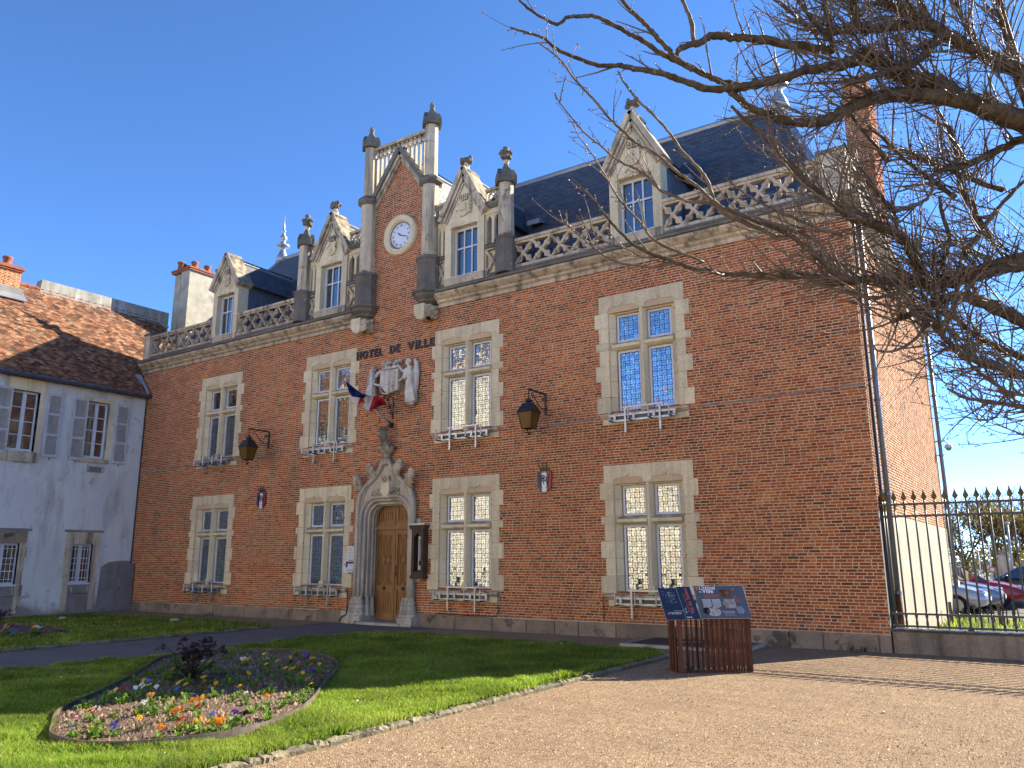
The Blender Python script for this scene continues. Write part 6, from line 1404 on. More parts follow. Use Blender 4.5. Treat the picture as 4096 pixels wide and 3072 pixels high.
for yc, z, t in ((-4.15, 4.84, 'upper left'), (-1.70, 4.74, 'upper right'), (-4.2, .66, 'lower left'), (-1.82, .66, 'lower right')): small_rack(yc, z, 'small flower box rack under the %s window of the white house' % t)
# notices and thermometer
o = empty('notice_sheet', (-16.6, 0, 1.7), label='white paper notice in a plastic sleeve, the upper of two beside the door', cat='notice'); MB().box(-16.76, -16.47, -.03, .0, 1.71, 2.08).build('sheet', M['p_paper'], o)
for k in range(6):
    wv = (.10, .18, .22, .20, .22, .16)[k]; MB().box(-16.615 - wv / 2, -16.615 + wv / 2, -.032, -.03, 2.02 - k * .05 - .012, 2.02 - k * .05).build('text_line', M['p_grey'] if k else M['p_black'], o)
o = empty('notice_board', (-16.63, 0, 1.35), label='white notice board with a blue corner, the lower of two beside the door', cat='notice'); MB().box(-16.88, -16.38, -.035, .0, 1.36, 1.68).build('board', M['p_paper'], o)
MB().box(-16.78, -16.42, -.037, -.035, 1.60, 1.66).build('blue_band', M['p_blue'], o); MB().box(-16.78, -16.70, -.0372, -.035, 1.50, 1.60).build('blue_band', M['p_blue'], o); MB().box(-16.86, -16.82, -.037, -.035, 1.55, 1.60).build('red_mark', M['p_red'], o); MB().box(-16.60, -16.56, -.037, -.035, 1.53, 1.57).build('red_mark', M['p_red'], o)
for k in range(3): MB().box(-16.76, -16.48, -.037, -.035, 1.44 - k * .025, 1.452 - k * .025).build('text_line', M['p_grey'], o)
th = empty('wall_thermometer', (-14.02, 0, 1.25), label='tall thermometer in a dark wooden case with zinc cap beside the door', cat='thermometer')
x0, x1 = -14.20, -13.80
m = MB(); m.box(x0, x1, -.05, .0, 1.25, 2.58); m.box(x0, x0 + .08, -.20, -.05, 1.30, 2.50); m.box(x1 - .08, x1, -.20, -.05, 1.30, 2.50); m.box(x0 + .08, x1 - .08, -.20, -.05, 1.30, 1.40); m.prism([(x0 + .08, 2.5), (x0 + .08, 2.28), (x0 + .14, 2.34), (-14.0, 2.40), (x1 - .14, 2.34), (x1 - .08, 2.28), (x1 - .08, 2.5)], -.20, -.05); m.build('case', M['wood2'], th)
MB().prism([(x0 - .03, 2.50), (x1 + .03, 2.50), (x1 + .07, 2.60), (x0 - .07, 2.60)], -.24, .0).build('head', M['wood2'], th); MB().box(x0 - .09, x1 + .09, -.27, .0, 2.602, 2.65).build('zinc_cap', M['zinc'], th); MB().box(x0 - .03, x1 + .03, -.22, .0, 1.22, 1.30).build('foot', M['wood2'], th)
MB().box(-14.06, -13.94, -.08, -.052, 1.44, 2.32).build('scale', M['p_paper'], th); MB().tube([(-14.0, -.085, 1.56), (-14.0, -.085, 2.25)], .008, 6).build('tube', M['p_black'], th); MB().tube([(-14.0, -.088, 1.55), (-14.0, -.088, 1.68)], .022, 8).build('bulb', M['p_black'], th)
m = MB()
for k in range(22): m.box(-14.05, -14.02, -.082, -.080, 1.70 + k * .025, 1.704 + k * .025)
m.build('degree_marks', M['p_black'], th, kind='stuff')
# cables
o = MB(); o.tube([(-16.74, -.06, .86), (-16.62, -.09, .84), (-16.60, -.09, .40), (-16.62, -.10, .22), (-16.80, -.11, .16), (-16.86, -.11, .02)], .022, 6); tag(o.build('cable_duct', M['gutter'], None, org=(-16.7, -.1, 0), smooth=True), 'bent grey cable duct on the wall left of the door', 'cable')
o = MB(); o.tube([(-11.9, -.10, .92), (-11.52, -.04, .86), (-11.50, -.04, .45), (-11.55, -.05, .34), (-12.5, -.06, .33), (-13.4, -.06, .36)], .011, 5); tag(o.build('cable', M['iron'], None, org=(-12.2, -.05, .3)), 'thin black cable looping along the plinth right of the door', 'cable')
o = MB(); o.tube([(-8.62, -.03, .86), (-8.61, -.03, .34)], .010, 5); tag(o.build('cable', M['iron'], None, org=(-8.6, -.03, .34)), 'thin black cable running down to the plinth behind the info stand', 'cable')
# camera on the rear corner
cc = empty('security_camera', (XR + .3, 11.5, 5.0), label='white dome security camera at the rear corner of the side wall', cat='camera')
MB().tube([(XR + .0, 11.48, 5.28), (XR + .28, 11.48, 5.28), (XR + .34, 11.48, 5.20)], .03, 8).build('arm', M['white'], cc); MB().lathe([(.03, .14), (.10, .10), (.12, .02), (.10, .0)], (XR + .34, 11.48, 5.04), 12).build('housing', M['white'], cc); MB().ball((XR + .34, 11.48, 5.03), (.085, .085, .07), 10, 8).build('dome', M['car_glass'], cc)
# cellar hatch and litter
hc = empty('cellar_hatch', (-6.3, -.9, 0), label='dark cellar hatch in a stone frame at the foot of the wall', cat='hatch')
m = MB(); m.box(-7.5, -5.0, -1.55, -1.40, -.03, .05); m.box(-7.5, -7.35, -1.40, -.1, -.03, .05); m.box(-5.15, -5.0, -1.40, -.1, -.03, .05); m.build('stone_frame', M['stone_grey'], hc)
for a, b in ((-7.35, -6.26), (-6.24, -5.15)): MB().box(a, b, -1.40, -.1, .0, .055).build('lid', M['hatch'], hc)
MB().tube([(-6.6, -1.0, .065), (-6.1, -.7, .075)], .012, 5).build('lifting_bar', M['alu'], hc)
def lump(x, y, z, r, label, name='stone', mat=None, cat='stone'):
    m = MB(); rs = random.Random(int(abs(x) * 10)); 
    for k in range(7): m.ball((x + rs.uniform(-.5, .5) * r, y + rs.uniform(-.5, .5) * r, z + r * .3), (r * .6, r * .5, r * .4), 6, 4)
    o = m.build(name, mat or M['plaster'], None, org=(x, y, z)); tag(o, label, cat); remesh(o, r * .15, 2)
lump(-24.1, -4.0, .05, .13, 'white stone lying on the shaded lawn near the white house'); lump(-20.6, -2.75, .05, .13, 'white stone lying on the shaded lawn before the first brick window')
lump(-1.83, -6.36, .0, .025, 'scrap of white paper lying on the gravel court', 'paper_scrap', M['p_paper'], 'litter')
# ------------------------------------------------------------------ railing on its low wall
rw = empty('railing_wall', (5, .05, 0), label='low weathered stone wall carrying the iron railing', cat='wall')
x = XR + .03; rs = random.Random(5)
while x < 13:
    w = 2.4 if x < -2 else rs.uniform(1.8, 2.6)
    MB().cbox(x + .004, x + w - .004, -.02, .32, -.03, .385, .02).build('wall_stone', M['coping'], rw)
    nseg = int(w / .22)
    for k in range(nseg): a = x + w * k / nseg; MB().obox((a + w / nseg / 2, .15, .41), (w / nseg / 2 - .005, 0, .004), (0, .19, 0), (0, 0, .016)).build('cap_tile', M['slate_o'], rw)
    x += w
rl = empty('railing', (5, .15, .4), label='grey iron railing with gilded spear heads right of the town hall', cat='railing'); RY = .15
for z, h in ((.47, .018), (.69, .018), (2.47, .02), (2.69, .02)): MB().box(XR + .03, 13, RY - .022, RY + .022, z - h, z + h).build('rail', M['railing'], rl)
bar_me = MB().tube([(0, 0, .44), (0, 0, 2.72)], .017, 8).mesh('bar', M['railing'], True); foot_me = MB().lathe([(.014, .47), (.024, .52), (.016, .60), (.028, .66), (.028, .70), (.015, .73)], (0, 0, 0), 8).mesh('bar_foot', M['railing'], True)
sp = MB(); sp.lathe([(.014, 2.47), (.018, 2.60), (.026, 2.64), (.02, 2.67), (.014, 2.72), (.024, 2.735), (.014, 2.75)], (0, 0, 0), 8); sp.lathe([(.010, 2.75), (.05, 2.815), (.016, 2.90), (.002, 2.97)], (0, 0, 0), 8, 0, None, 1, .45); sp_me = sp.mesh('spear_head', M['gold'])
k = 0; x = XR + .10
while x < 12.9:
    for nm, me in (('bar', bar_me), ('bar_foot', foot_me), ('spear_head', sp_me)): mesh_obj(nm, me, (x, RY, 0), rl)
    if k % 10 == 7: MB().lathe([(.06, .405), (.06, .43), (.03, .46), (.03, .5)], (x, RY, 0), 8).build('stanchion_base', M['railing'], rl)
    x += .172; k += 1
for k in range(4): q = XR + .045; mesh_obj('bar', bar_me, (q, RY + .07 + k * .06, 0), rl); mesh_obj('spear_head', sp_me, (q, RY + .07 + k * .06, 0), rl)
# ------------------------------------------------------------------ information stand
U = Vector((.847, .531, 0)).normalized(); Nn = Vector((U.y, -U.x, 0)); O = Vector((-5.10, -4.55, 0))
info = empty('info_stand', O + U * .6, label='rusty slatted steel information stand with dark printed boards by the gravel court', cat='info stand')
def L3(u, n, z): return O + U * u + Nn * n + Vector((0, 0, z))
def slat(u, n, z1, w=.012, dd=.05, turn=0.0):
    a = U * math.cos(turn) + Nn * math.sin(turn); b = Nn * math.cos(turn) - U * math.sin(turn)
    MB().obox(L3(u, n, z1 / 2 - .02), a * w / 2, b * dd / 2, Vector((0, 0, z1 / 2 + .02))).build('slat', M['corten'], info)
for k in range(3): slat(.02 + .02 * k, -.26 + .12 * k, 1.05 - .10 * k, .03, .06, .5)
slat(.12, .06, .78, .07, .05)
for k in range(7): slat(.20 + .055 * k, .06 - .012 * k, .80, .010, .05, .25)
for k in range(17): slat(.52 + .042 * k, .0 - .004 * k, .84, .030, .05, .15)
for k in range(12): slat(.30 + .08 * k, -.36, 1.05, .016, .05, -.2)
for k in range(3): slat(1.22, -.08 - .11 * k, .92, .02, .05, 1.4)
MB().obox(L3(.66, -.34, 1.03), U * .62, Nn * .02, Vector((0, 0, .02))).build('cross_rail', M['corten'], info)
MB().obox(L3(.07, .03, .84), U * .10, Nn * .006, Vector((0, 0, .05))).build('bracket_plate', M['steel_grey'], info)
def board(u0, u1, zb, zt, nb, ntp, mat, nm, du=0.0, su=0.0):
    """tilted board; du shifts the top edge along u, su turns the plane"""
    p = [L3(u0, nb, zb), L3(u1, nb - su, zb), L3(u1 + du, ntp - su, zt), L3(u0 + du, ntp, zt)]
    n = (p[1] - p[0]).cross(p[3] - p[0]).normalized()
    MB().add([q for q in p] + [q - n * .012 for q in p], [(0, 1, 2, 3), (7, 6, 5, 4), (0, 4, 5, 1), (1, 5, 6, 2), (2, 6, 7, 3), (3, 7, 4, 0)]).build(nm, mat, info)
    m = MB(); m.tube([q - n * .006 for q in p], .006, 4, True); m.build('board_edge', M['board_edge'], info)
    ex, ey = (p[1] - p[0]), (p[3] - p[0])
    return p[0] + n * .003, ex, ey, n
def pr(bd, a, b, c, d, mat, nm='print', round_=False):
    p0, ex, ey, n = bd
    if round_:
        R_ = (c - a) / 2; cx, cy = (a + c) / 2, (b + d) / 2; q = [p0 + ex * (cx + R_ * math.cos(t)) + ey * (cy + (d - b) / 2 * math.sin(t)) + n * .0008 for t in np.linspace(0, 2 * PI, 24, endpoint=False)]
    else: q = [p0 + ex * u + ey * v + n * .0004 for u, v in ((a, b), (c, b), (c, d), (a, d))]
    return MB().add(q, [tuple(range(len(q)))]).build(nm, mat, info, recalc=False)
def wr(bd, txt, u, v, size, mat, vert=False, bold=0.0):
    p0, ex, ey, n = bd; me = text_mesh('lettering', txt, size, mat, 0, 'LEFT', bold)
    frame(mesh_obj('lettering', me, (0, 0, 0), info), p0 + ex * u + ey * v + n * .0015, ey if vert else ex, -ex if vert else ey)
b3 = board(.46, 1.24, .80, 1.28, .06, -.20, M['board_grey'], 'right_board', -.05)
wr(b3, "L'Hôtel", .10, .875, .085, M['p_white'], bold=.002); wr(b3, 'de', .08, .775, .05, M['p_white']); wr(b3, 'Ville', .15, .765, .10, M['p_white'], bold=.003)
pr(b3, .035, .86, .085, .97, M['p_red'], 'logo_tower'); [pr(b3, .035 + .02 * k, .97, .045 + .02 * k, .985, M['p_red'], 'logo_merlon') for k in range(3)]
for k in range(3): pr(b3, .16, .70 - .035 * k, (.46, .48, .44)[k], .712 - .035 * k, M['p_red'], 'text_line')
for c0 in (.11, .30):
    for k in range(8): pr(b3, c0, .56 - .034 * k, c0 + .17 - (.05 if k == 7 else 0), .574 - .034 * k, M['p_white'], 'text_line')
pr(b3, .50, .66, .72, .86, M['photo3'], 'printed_portraits'); pr(b3, .54, .30, .76, .58, M['photo1'], 'printed_street_view'); pr(b3, .50, .38, .60, .52, M['photo1'], 'printed_medallion', True)
pr(b3, .15, .06, .43, .32, M['photo2'], 'printed_old_postcard', True); pr(b3, .08, .12, .22, .33, M['p_black'], 'printed_disc', True); pr(b3, .74, .12, .90, .36, M['photo4'], 'printed_round_view', True)
pr(b3, .76, .86, .80, .91, M['p_red'], 'logo_tower'); pr(b3, .76, .64, .79, .67, M['p_red'], 'logo_tower')
for k in range(5): pr(b3, .74, .60 - .03 * k, .88, .608 - .03 * k, M['p_red'], 'text_line'); pr(b3, .48, .20 - .03 * k, .70, .208 - .03 * k, M['p_grey'] if k > 1 else M['p_white'], 'text_line')
pr(b3, .45, .18, .475, .225, M['p_red'], 'logo_tower')
b2 = board(.235, .455, .79, 1.265, .08, -.20, M['board'], 'middle_board', -.10, .02)
wr(b2, 'Val de Saône', .72, .16, .085, M['p_red'], True, .001); wr(b2, 'Auxonne - Pontailler', .40, .20, .040, M['p_red'], True)
pr(b2, .10, .26, .22, .34, M['p_green'], 'logo_dot', True); pr(b2, .08, .17, .20, .24, M['p_grey'], 'logo_mark')
for k in range(3): pr(b2, .08 + .13 * k, .03, .16 + .13 * k, .07, M['p_white'], 'logo_mark')
b1 = board(-.08, .232, .78, 1.245, .10, -.18, M['board'], 'left_board', -.08, .02)
rs = random.Random(12)
for k in range(60): u = .30 + rs.gauss(.18, .12); v = .62 + rs.gauss(.1, .14); (0.06 < u < .8 and .3 < v < .95) and pr(b1, u, v, u + rs.uniform(.01, .09), v + .010, M['p_grey'] if rs.random() < .6 else M['p_white'], 'map_mark')
wr(b1, 'Carte des sites', .52, .26, .026, M['p_white'])
for k, mt in enumerate(('p_red', 'p_green', 'p_grey')): pr(b1, .14 + .2 * k, .16, .27 + .2 * k, .20, M[mt], 'map_key')
LIMBS = [[(-2.95,-12.06,5.97,0.0095),(-2.91,-11.96,5.93,0.0108),(-2.84,-11.84,5.89,0.012),(-2.79,-11.75,5.88,0.0133),(-2.73,-11.67,5.97,0.0145),(-2.68,-11.58,6.01,0.0158),(-2.59,-11.47,6.04,0.0171),(-2.48,-11.32,6,0.0185),(-2.41,-11.2,5.97,0.0198),(-2.34,-11.09,5.94,0.0212),(-2.25,-10.95,5.87,0.0226),(-2.16,-10.82,5.84,0.024),(-2,-10.63,5.76,0.0254),(-1.88,-10.48,5.72,0.0269),(-1.8,-10.36,5.72,0.0283)],
[(-2.88,-12.28,5.56,0.0071),(-2.83,-12.17,5.57,0.009),(-2.74,-12.03,5.56,0.0109),(-2.7,-11.92,5.52,0.0129),(-2.61,-11.78,5.49,0.0149),(-2.52,-11.64,5.48,0.017),(-2.41,-11.5,5.5,0.0191),(-2.35,-11.39,5.53,0.0212),(-2.28,-11.27,5.54,0.0233),(-2.17,-11.13,5.55,0.0255),(-2.06,-10.98,5.53,0.0278),(-1.94,-10.82,5.5,0.0301),(-1.78,-10.64,5.52,0.0324),(-1.69,-10.52,5.58,0.0347),(-1.51,-10.35,5.66,0.0371),(-1.37,-10.2,5.74,0.0395)],
[(-2.46,-11.33,6.31,0.0158),(-2.4,-11.23,6.19,0.0173),(-2.32,-11.14,6.09,0.0189),(-2.26,-11.05,6,0.0205),(-2.19,-10.96,5.9,0.022),(-2.15,-10.89,5.82,0.0236),(-2.04,-10.77,5.73,0.0252)],
[(-2.15,-10.87,5.83,0.0229),(-2.12,-10.83,5.93,0.0251),(-2.06,-10.77,5.98,0.0273),(-1.99,-10.69,6.02,0.0295),(-1.92,-10.62,6.09,0.0317),(-1.78,-10.5,6.11,0.0339),(-1.65,-10.37,6.12,0.0362),(-1.48,-10.21,6.11,0.0385),(-1.23,-9.99,6.08,0.0408),(-1.09,-9.86,6.07,0.0431)],
[(-2.08,-10.86,6.42,0.0151),(-2.06,-10.77,6.31,0.0171),(-2.05,-10.7,6.22,0.0192),(-2.06,-10.64,6.11,0.0212)],
[(-2.68,-12.22,5.39,0.005),(-2.65,-12.13,5.37,0.0058),(-2.6,-12.02,5.32,0.0066),(-2.57,-11.92,5.24,0.0074),(-2.53,-11.81,5.17,0.0082),(-2.49,-11.71,5.11,0.0091),(-2.44,-11.59,5.02,0.0099),(-2.39,-11.47,4.95,0.0108),(-2.33,-11.35,4.88,0.0117),(-2.23,-11.21,4.82,0.0126),(-2.13,-11.05,4.71,0.0135),(-2.03,-10.9,4.62,0.0144),(-1.95,-10.76,4.52,0.0153),(-1.85,-10.61,4.46,0.0163),(-1.69,-10.43,4.42,0.0172),(-1.53,-10.25,4.37,0.0182),(-1.36,-10.06,4.3,0.0192)],
[(-2.41,-11.45,5.48,0.0075),(-2.39,-11.37,5.4,0.0085),(-2.35,-11.28,5.32,0.0094),(-2.3,-11.19,5.25,0.0104),(-2.23,-11.08,5.16,0.0114),(-2.18,-10.98,5.07,0.0123),(-2.13,-10.87,4.96,0.0133),(-2.06,-10.76,4.85,0.0143),(-2.01,-10.66,4.75,0.0153),(-2,-10.57,4.62,0.0164),(-1.96,-10.48,4.52,0.0174),(-1.79,-10.3,4.44,0.0184),(-1.62,-10.12,4.35,0.0195)],
[(-2.72,-11.93,5.15,0.0041),(-2.71,-11.87,5.09,0.0049),(-2.66,-11.76,4.99,0.0058),(-2.6,-11.65,4.89,0.0066),(-2.54,-11.55,4.83,0.0075),(-2.49,-11.46,4.77,0.0084),(-2.44,-11.37,4.73,0.0093),(-2.37,-11.27,4.7,0.0102),(-2.31,-11.17,4.65,0.0111),(-2.27,-11.08,4.58,0.012),(-2.2,-10.98,4.55,0.0129),(-2.1,-10.86,4.51,0.0138),(-1.97,-10.73,4.51,0.0148),(-1.78,-10.52,4.38,0.0157),(-1.61,-10.35,4.29,0.0167)],
[(-2.71,-11.66,5.05,0.0032),(-2.72,-11.6,4.99,0.004),(-2.71,-11.54,4.94,0.0048),(-2.67,-11.44,4.85,0.0056),(-2.64,-11.35,4.75,0.0064),(-2.62,-11.27,4.68,0.0072),(-2.59,-11.18,4.57,0.0081),(-2.55,-11.08,4.49,0.0089),(-2.49,-10.97,4.39,0.0098),(-2.43,-10.86,4.27,0.0107),(-2.3,-10.7,4.19,0.0115),(-2.13,-10.53,4.11,0.0124)],
[(-2.77,-11.57,4.6,0.0042),(-2.73,-11.52,4.54,0.0058),(-2.69,-11.46,4.49,0.0074),(-2.64,-11.38,4.39,0.009),(-2.58,-11.29,4.28,0.0105),(-2.52,-11.21,4.19,0.0121),(-2.47,-11.13,4.13,0.0137),(-2.36,-11.03,4.06,0.0153),(-2.27,-10.93,4.03,0.017),(-2.15,-10.82,3.97,0.0186),(-2.01,-10.7,3.95,0.0202),(-1.89,-10.6,3.93,0.0219),(-1.77,-10.5,3.93,0.0235),(-1.54,-10.32,3.92,0.0252)],
[(-1.55,-10.34,3.94,0.0268),(-1.46,-10.18,3.96,0.0293),(-1.3,-9.97,3.95,0.032),(-1.19,-9.8,3.96,0.0347),(-1.07,-9.63,4.01,0.0374),(-0.87,-9.4,4.02,0.0402),(-0.61,-9.12,4.02,0.0431),(-0.45,-8.93,4.06,0.046),(-0.28,-8.74,4.14,0.049),(-0.17,-8.58,4.21,0.052),(0.09,-8.33,4.29,0.0551),(0.36,-8.06,4.33,0.0583)],
[(-2.8,-11.64,4.31,0.0042),(-2.82,-11.59,4.23,0.0052),(-2.78,-11.51,4.17,0.0063),(-2.73,-11.43,4.11,0.0074),(-2.68,-11.33,4.05,0.0085),(-2.6,-11.23,3.99,0.0096),(-2.48,-11.11,3.97,0.0108),(-2.36,-10.99,3.97,0.0119),(-2.25,-10.89,4.01,0.013)],
[(-2.78,-11.5,4.32,0.0032),(-2.74,-11.43,4.25,0.0041),(-2.69,-11.35,4.18,0.005),(-2.62,-11.26,4.13,0.0059),(-2.52,-11.15,4.1,0.0068),(-2.44,-11.06,4.05,0.0078),(-2.32,-10.94,4.06,0.0087)],
[(-1.75,-11.06,4.29,0.0144),(-1.61,-10.89,4.22,0.0162),(-1.45,-10.72,4.16,0.0181),(-1.38,-10.61,4.12,0.0201),(-1.3,-10.48,4.04,0.022),(-1.23,-10.36,3.97,0.024),(-1.16,-10.23,3.88,0.026),(-1.04,-10.09,3.85,0.028)],
[(-1.7,-10.9,5.21,0.0129),(-1.6,-10.73,5.08,0.0164),(-1.49,-10.56,4.96,0.0199),(-1.39,-10.38,4.81,0.0235),(-1.28,-10.21,4.67,0.0272),(-1.17,-10.03,4.56,0.0309),(-1.05,-9.87,4.47,0.0346),(-0.93,-9.71,4.45,0.0384),(-0.8,-9.54,4.4,0.0423),(-0.72,-9.4,4.31,0.0462),(-0.68,-9.27,4.17,0.0502),(-0.65,-9.14,4.05,0.0543)],
[(-1.78,-10.66,5.49,0.0271),(-1.67,-10.5,5.4,0.0312),(-1.53,-10.34,5.33,0.0353),(-1.4,-10.2,5.32,0.0394),(-1.26,-10.06,5.33,0.0437),(-1.14,-9.94,5.39,0.0479),(-1.02,-9.83,5.49,0.0523),(-0.89,-9.72,5.58,0.0566),(-0.77,-9.6,5.65,0.0611),(-0.63,-9.46,5.69,0.0655),(-0.43,-9.28,5.7,0.07),(-0.24,-9.1,5.68,0.0746),(-0.05,-8.91,5.65,0.0792),(0.15,-8.71,5.6,0.0839),(0.34,-8.51,5.53,0.0886)],
[(-1.06,-9.99,6.18,0.0354),(-0.87,-9.82,6.21,0.0394),(-0.67,-9.65,6.26,0.0435),(-0.52,-9.51,6.31,0.0476),(-0.37,-9.37,6.34,0.0517),(-0.28,-9.25,6.3,0.0559),(-0.14,-9.09,6.23,0.0601),(-0,-8.93,6.17,0.0644),(0.14,-8.77,6.1,0.0687),(0.31,-8.59,6.04,0.073),(0.53,-8.37,5.93,0.0774)],
[(-0.73,-9.75,6.58,0.0311),(-0.65,-9.65,6.51,0.0336),(-0.55,-9.54,6.47,0.0362),(-0.42,-9.4,6.41,0.0387),(-0.33,-9.3,6.35,0.0413)],
[(-1.75,-10.75,5.48,0.0222),(-1.62,-10.61,5.53,0.0272),(-1.44,-10.44,5.6,0.0323),(-1.25,-10.27,5.71,0.0375),(-1.11,-10.12,5.77,0.0428),(-1,-9.99,5.82,0.0481),(-0.9,-9.88,5.9,0.0535),(-0.79,-9.75,5.96,0.059),(-0.66,-9.57,5.87,0.0646),(-0.53,-9.4,5.84,0.0703),(-0.39,-9.24,5.84,0.076),(-0.25,-9.06,5.76,0.0819),(-0.06,-8.84,5.7,0.0878),(0.25,-8.53,5.58,0.0938),(0.47,-8.29,5.49,0.0999)],
[(-0.97,-10.14,5.57,0.0226),(-0.84,-9.95,5.65,0.0261),(-0.7,-9.76,5.77,0.0298),(-0.5,-9.54,5.9,0.0335),(-0.37,-9.38,6.09,0.0374),(-0.28,-9.25,6.28,0.0413)],
[(-1.06,-9.98,6.15,0.0283),(-1.07,-9.98,6.29,0.0261),(-1.09,-9.99,6.42,0.0238),(-1.09,-9.99,6.58,0.0216)],
[(-0.87,-9.85,6.58,0.0407),(-0.88,-9.82,6.45,0.0431),(-0.88,-9.79,6.33,0.0455),(-0.87,-9.76,6.25,0.0479)],
[(-0.64,-9.41,3.67,0.0176),(-0.68,-9.48,3.53,0.0153),(-0.79,-9.6,3.4,0.0131),(-0.89,-9.73,3.33,0.0109),(-0.98,-9.87,3.32,0.0088),(-1,-9.99,3.39,0.0067),(-1,-10.09,3.49,0.0047)],
[(-0.88,-9.67,3.59,0.0198),(-0.74,-9.46,3.69,0.0273),(-0.62,-9.27,3.78,0.0351),(-0.51,-9.08,3.89,0.0431),(-0.39,-8.87,3.94,0.0514),(-0.2,-8.59,3.89,0.0599),(0.02,-8.28,3.79,0.0687),(0.27,-7.93,3.66,0.0777)],
[(-0.61,-9.63,3.66,0.017),(-0.57,-9.41,3.53,0.0215),(-0.5,-9.17,3.43,0.0262),(-0.36,-8.89,3.35,0.031),(-0.21,-8.62,3.32,0.036),(-0.04,-8.33,3.28,0.0412),(0.22,-7.99,3.26,0.0465)],
[(-0.55,-9.54,3.01,0.0084),(-0.46,-9.3,2.97,0.0117),(-0.34,-9.05,2.97,0.0153),(-0.19,-8.77,2.97,0.0189),(-0.07,-8.52,2.97,0.0227),(0.18,-8.18,2.97,0.0266)],
[(-0.44,-9.45,2.92,0.0048),(-0.39,-9.32,2.8,0.0057),(-0.34,-9.22,2.78,0.0067),(-0.26,-9.11,2.82,0.0077),(-0.2,-9.04,2.93,0.0086)],
[(-0.23,-9.25,2.72,0.0048),(-0.15,-8.99,2.7,0.0074),(-0.1,-8.75,2.7,0.0101),(0.1,-8.42,2.72,0.0129)],
[(-0.67,-9.55,3.22,0.0049),(-0.61,-9.45,3.13,0.0057),(-0.57,-9.37,3.09,0.0066),(-0.49,-9.28,3.08,0.0074)],
[(-1.49,-10.78,4.85,0.0064),(-1.41,-10.63,4.76,0.0081),(-1.32,-10.46,4.62,0.0099),(-1.22,-10.3,4.54,0.0118),(-1.1,-10.12,4.46,0.0137),(-0.98,-9.96,4.42,0.0156)],
[(-1.75,-11.01,4.56,0.0063),(-1.68,-10.84,4.49,0.0082),(-1.56,-10.64,4.42,0.0103),(-1.43,-10.44,4.37,0.0124),(-1.29,-10.24,4.32,0.0145),(-1.14,-10.03,4.29,0.0167)],
[(-1.07,-9.85,5.18,0.0093),(-1.03,-9.74,5.04,0.0131),(-0.95,-9.61,4.92,0.0169),(-0.88,-9.47,4.78,0.0208),(-0.81,-9.35,4.66,0.0248),(-0.82,-9.27,4.54,0.0287)],
[(-0.81,-9.31,5.16,0.0243),(-0.86,-9.31,5.28,0.0208),(-0.96,-9.36,5.46,0.0172),(-1.06,-9.41,5.65,0.0136),(-1.13,-9.44,5.8,0.01)],
[(-0.77,-9.61,4.56,0.0206),(-0.63,-9.45,4.64,0.0182),(-0.53,-9.31,4.74,0.0158),(-0.49,-9.24,4.89,0.0133),(-0.54,-9.21,5.02,0.0108)],
[(-0.51,-9.09,4.19,0.026),(-0.44,-8.95,4.47,0.0224),(-0.47,-8.88,4.74,0.0188),(-0.48,-8.78,4.94,0.015)],
[(-0.37,-8.67,4.36,0.0295),(-0.25,-8.47,4.59,0.0264),(-0.12,-8.26,4.83,0.0231),(0.04,-8.04,5.09,0.0196),(0.2,-7.81,5.32,0.016)],
[(-0.82,-9.36,3.97,0.0279),(-0.63,-9.13,4.05,0.0368),(-0.43,-8.89,4.11,0.046),(-0.23,-8.66,4.22,0.0554),(-0.02,-8.43,4.32,0.065),(0.2,-8.18,4.4,0.0749)],
[(-0.54,-9.2,4.97,0.0192),(-0.42,-9,5.1,0.0238),(-0.22,-8.73,5.21,0.0285),(0,-8.48,5.39,0.0334),(0.24,-8.22,5.57,0.0385)],
[(-1.61,-10.6,3.86,0.0064),(-1.46,-10.4,3.83,0.0086),(-1.3,-10.19,3.83,0.0109),(-1.14,-9.98,3.81,0.0132),(-0.98,-9.77,3.79,0.0156),(-0.8,-9.57,3.86,0.0181)],
[(-0.33,-8.85,5.58,0.0175),(-0.31,-8.69,5.39,0.0214),(-0.32,-8.55,5.18,0.0255),(-0.25,-8.35,4.94,0.0296),(-0.15,-8.12,4.69,0.0338)],
[(-0.94,-9.36,5.53,0.0111),(-0.81,-9.16,5.42,0.0146),(-0.69,-8.95,5.28,0.0182),(-0.55,-8.73,5.17,0.0219),(-0.37,-8.48,5.03,0.0256)],
[(-0.88,-9.06,5.46,0.0101),(-0.69,-8.83,5.44,0.0147),(-0.49,-8.59,5.37,0.0194),(-0.24,-8.31,5.26,0.0241),(0.01,-8.02,5.18,0.029)],
[(-0.15,-8.93,6.83,0.0152),(-0.11,-8.83,6.68,0.0203),(-0.05,-8.7,6.5,0.0255),(0.06,-8.55,6.35,0.0308)],
[(0.22,-8.58,6.9,0.0257),(0.22,-8.49,6.72,0.0326),(0.23,-8.4,6.51,0.0397),(0.26,-8.27,6.31,0.0468)],
[(-0.41,-9.32,6.69,0.0148),(-0.38,-9.26,6.54,0.0209),(-0.36,-9.2,6.38,0.0271)],
[(-1.26,-10.31,6.42,0.0116),(-1.22,-10.22,6.32,0.0152),(-1.16,-10.13,6.22,0.0187),(-1.1,-10.03,6.14,0.0223),(-1.05,-9.95,6.06,0.026)],
[(-1.49,-10.36,6.49,0.0094),(-1.39,-10.23,6.42,0.0127),(-1.32,-10.13,6.35,0.0159),(-1.25,-10.02,6.28,0.0192)],
[(-0.73,-9.17,3.91,0.0131),(-0.54,-8.89,3.84,0.0186),(-0.4,-8.64,3.69,0.0243),(-0.23,-8.37,3.58,0.0301),(-0.02,-8.08,3.5,0.0361)],
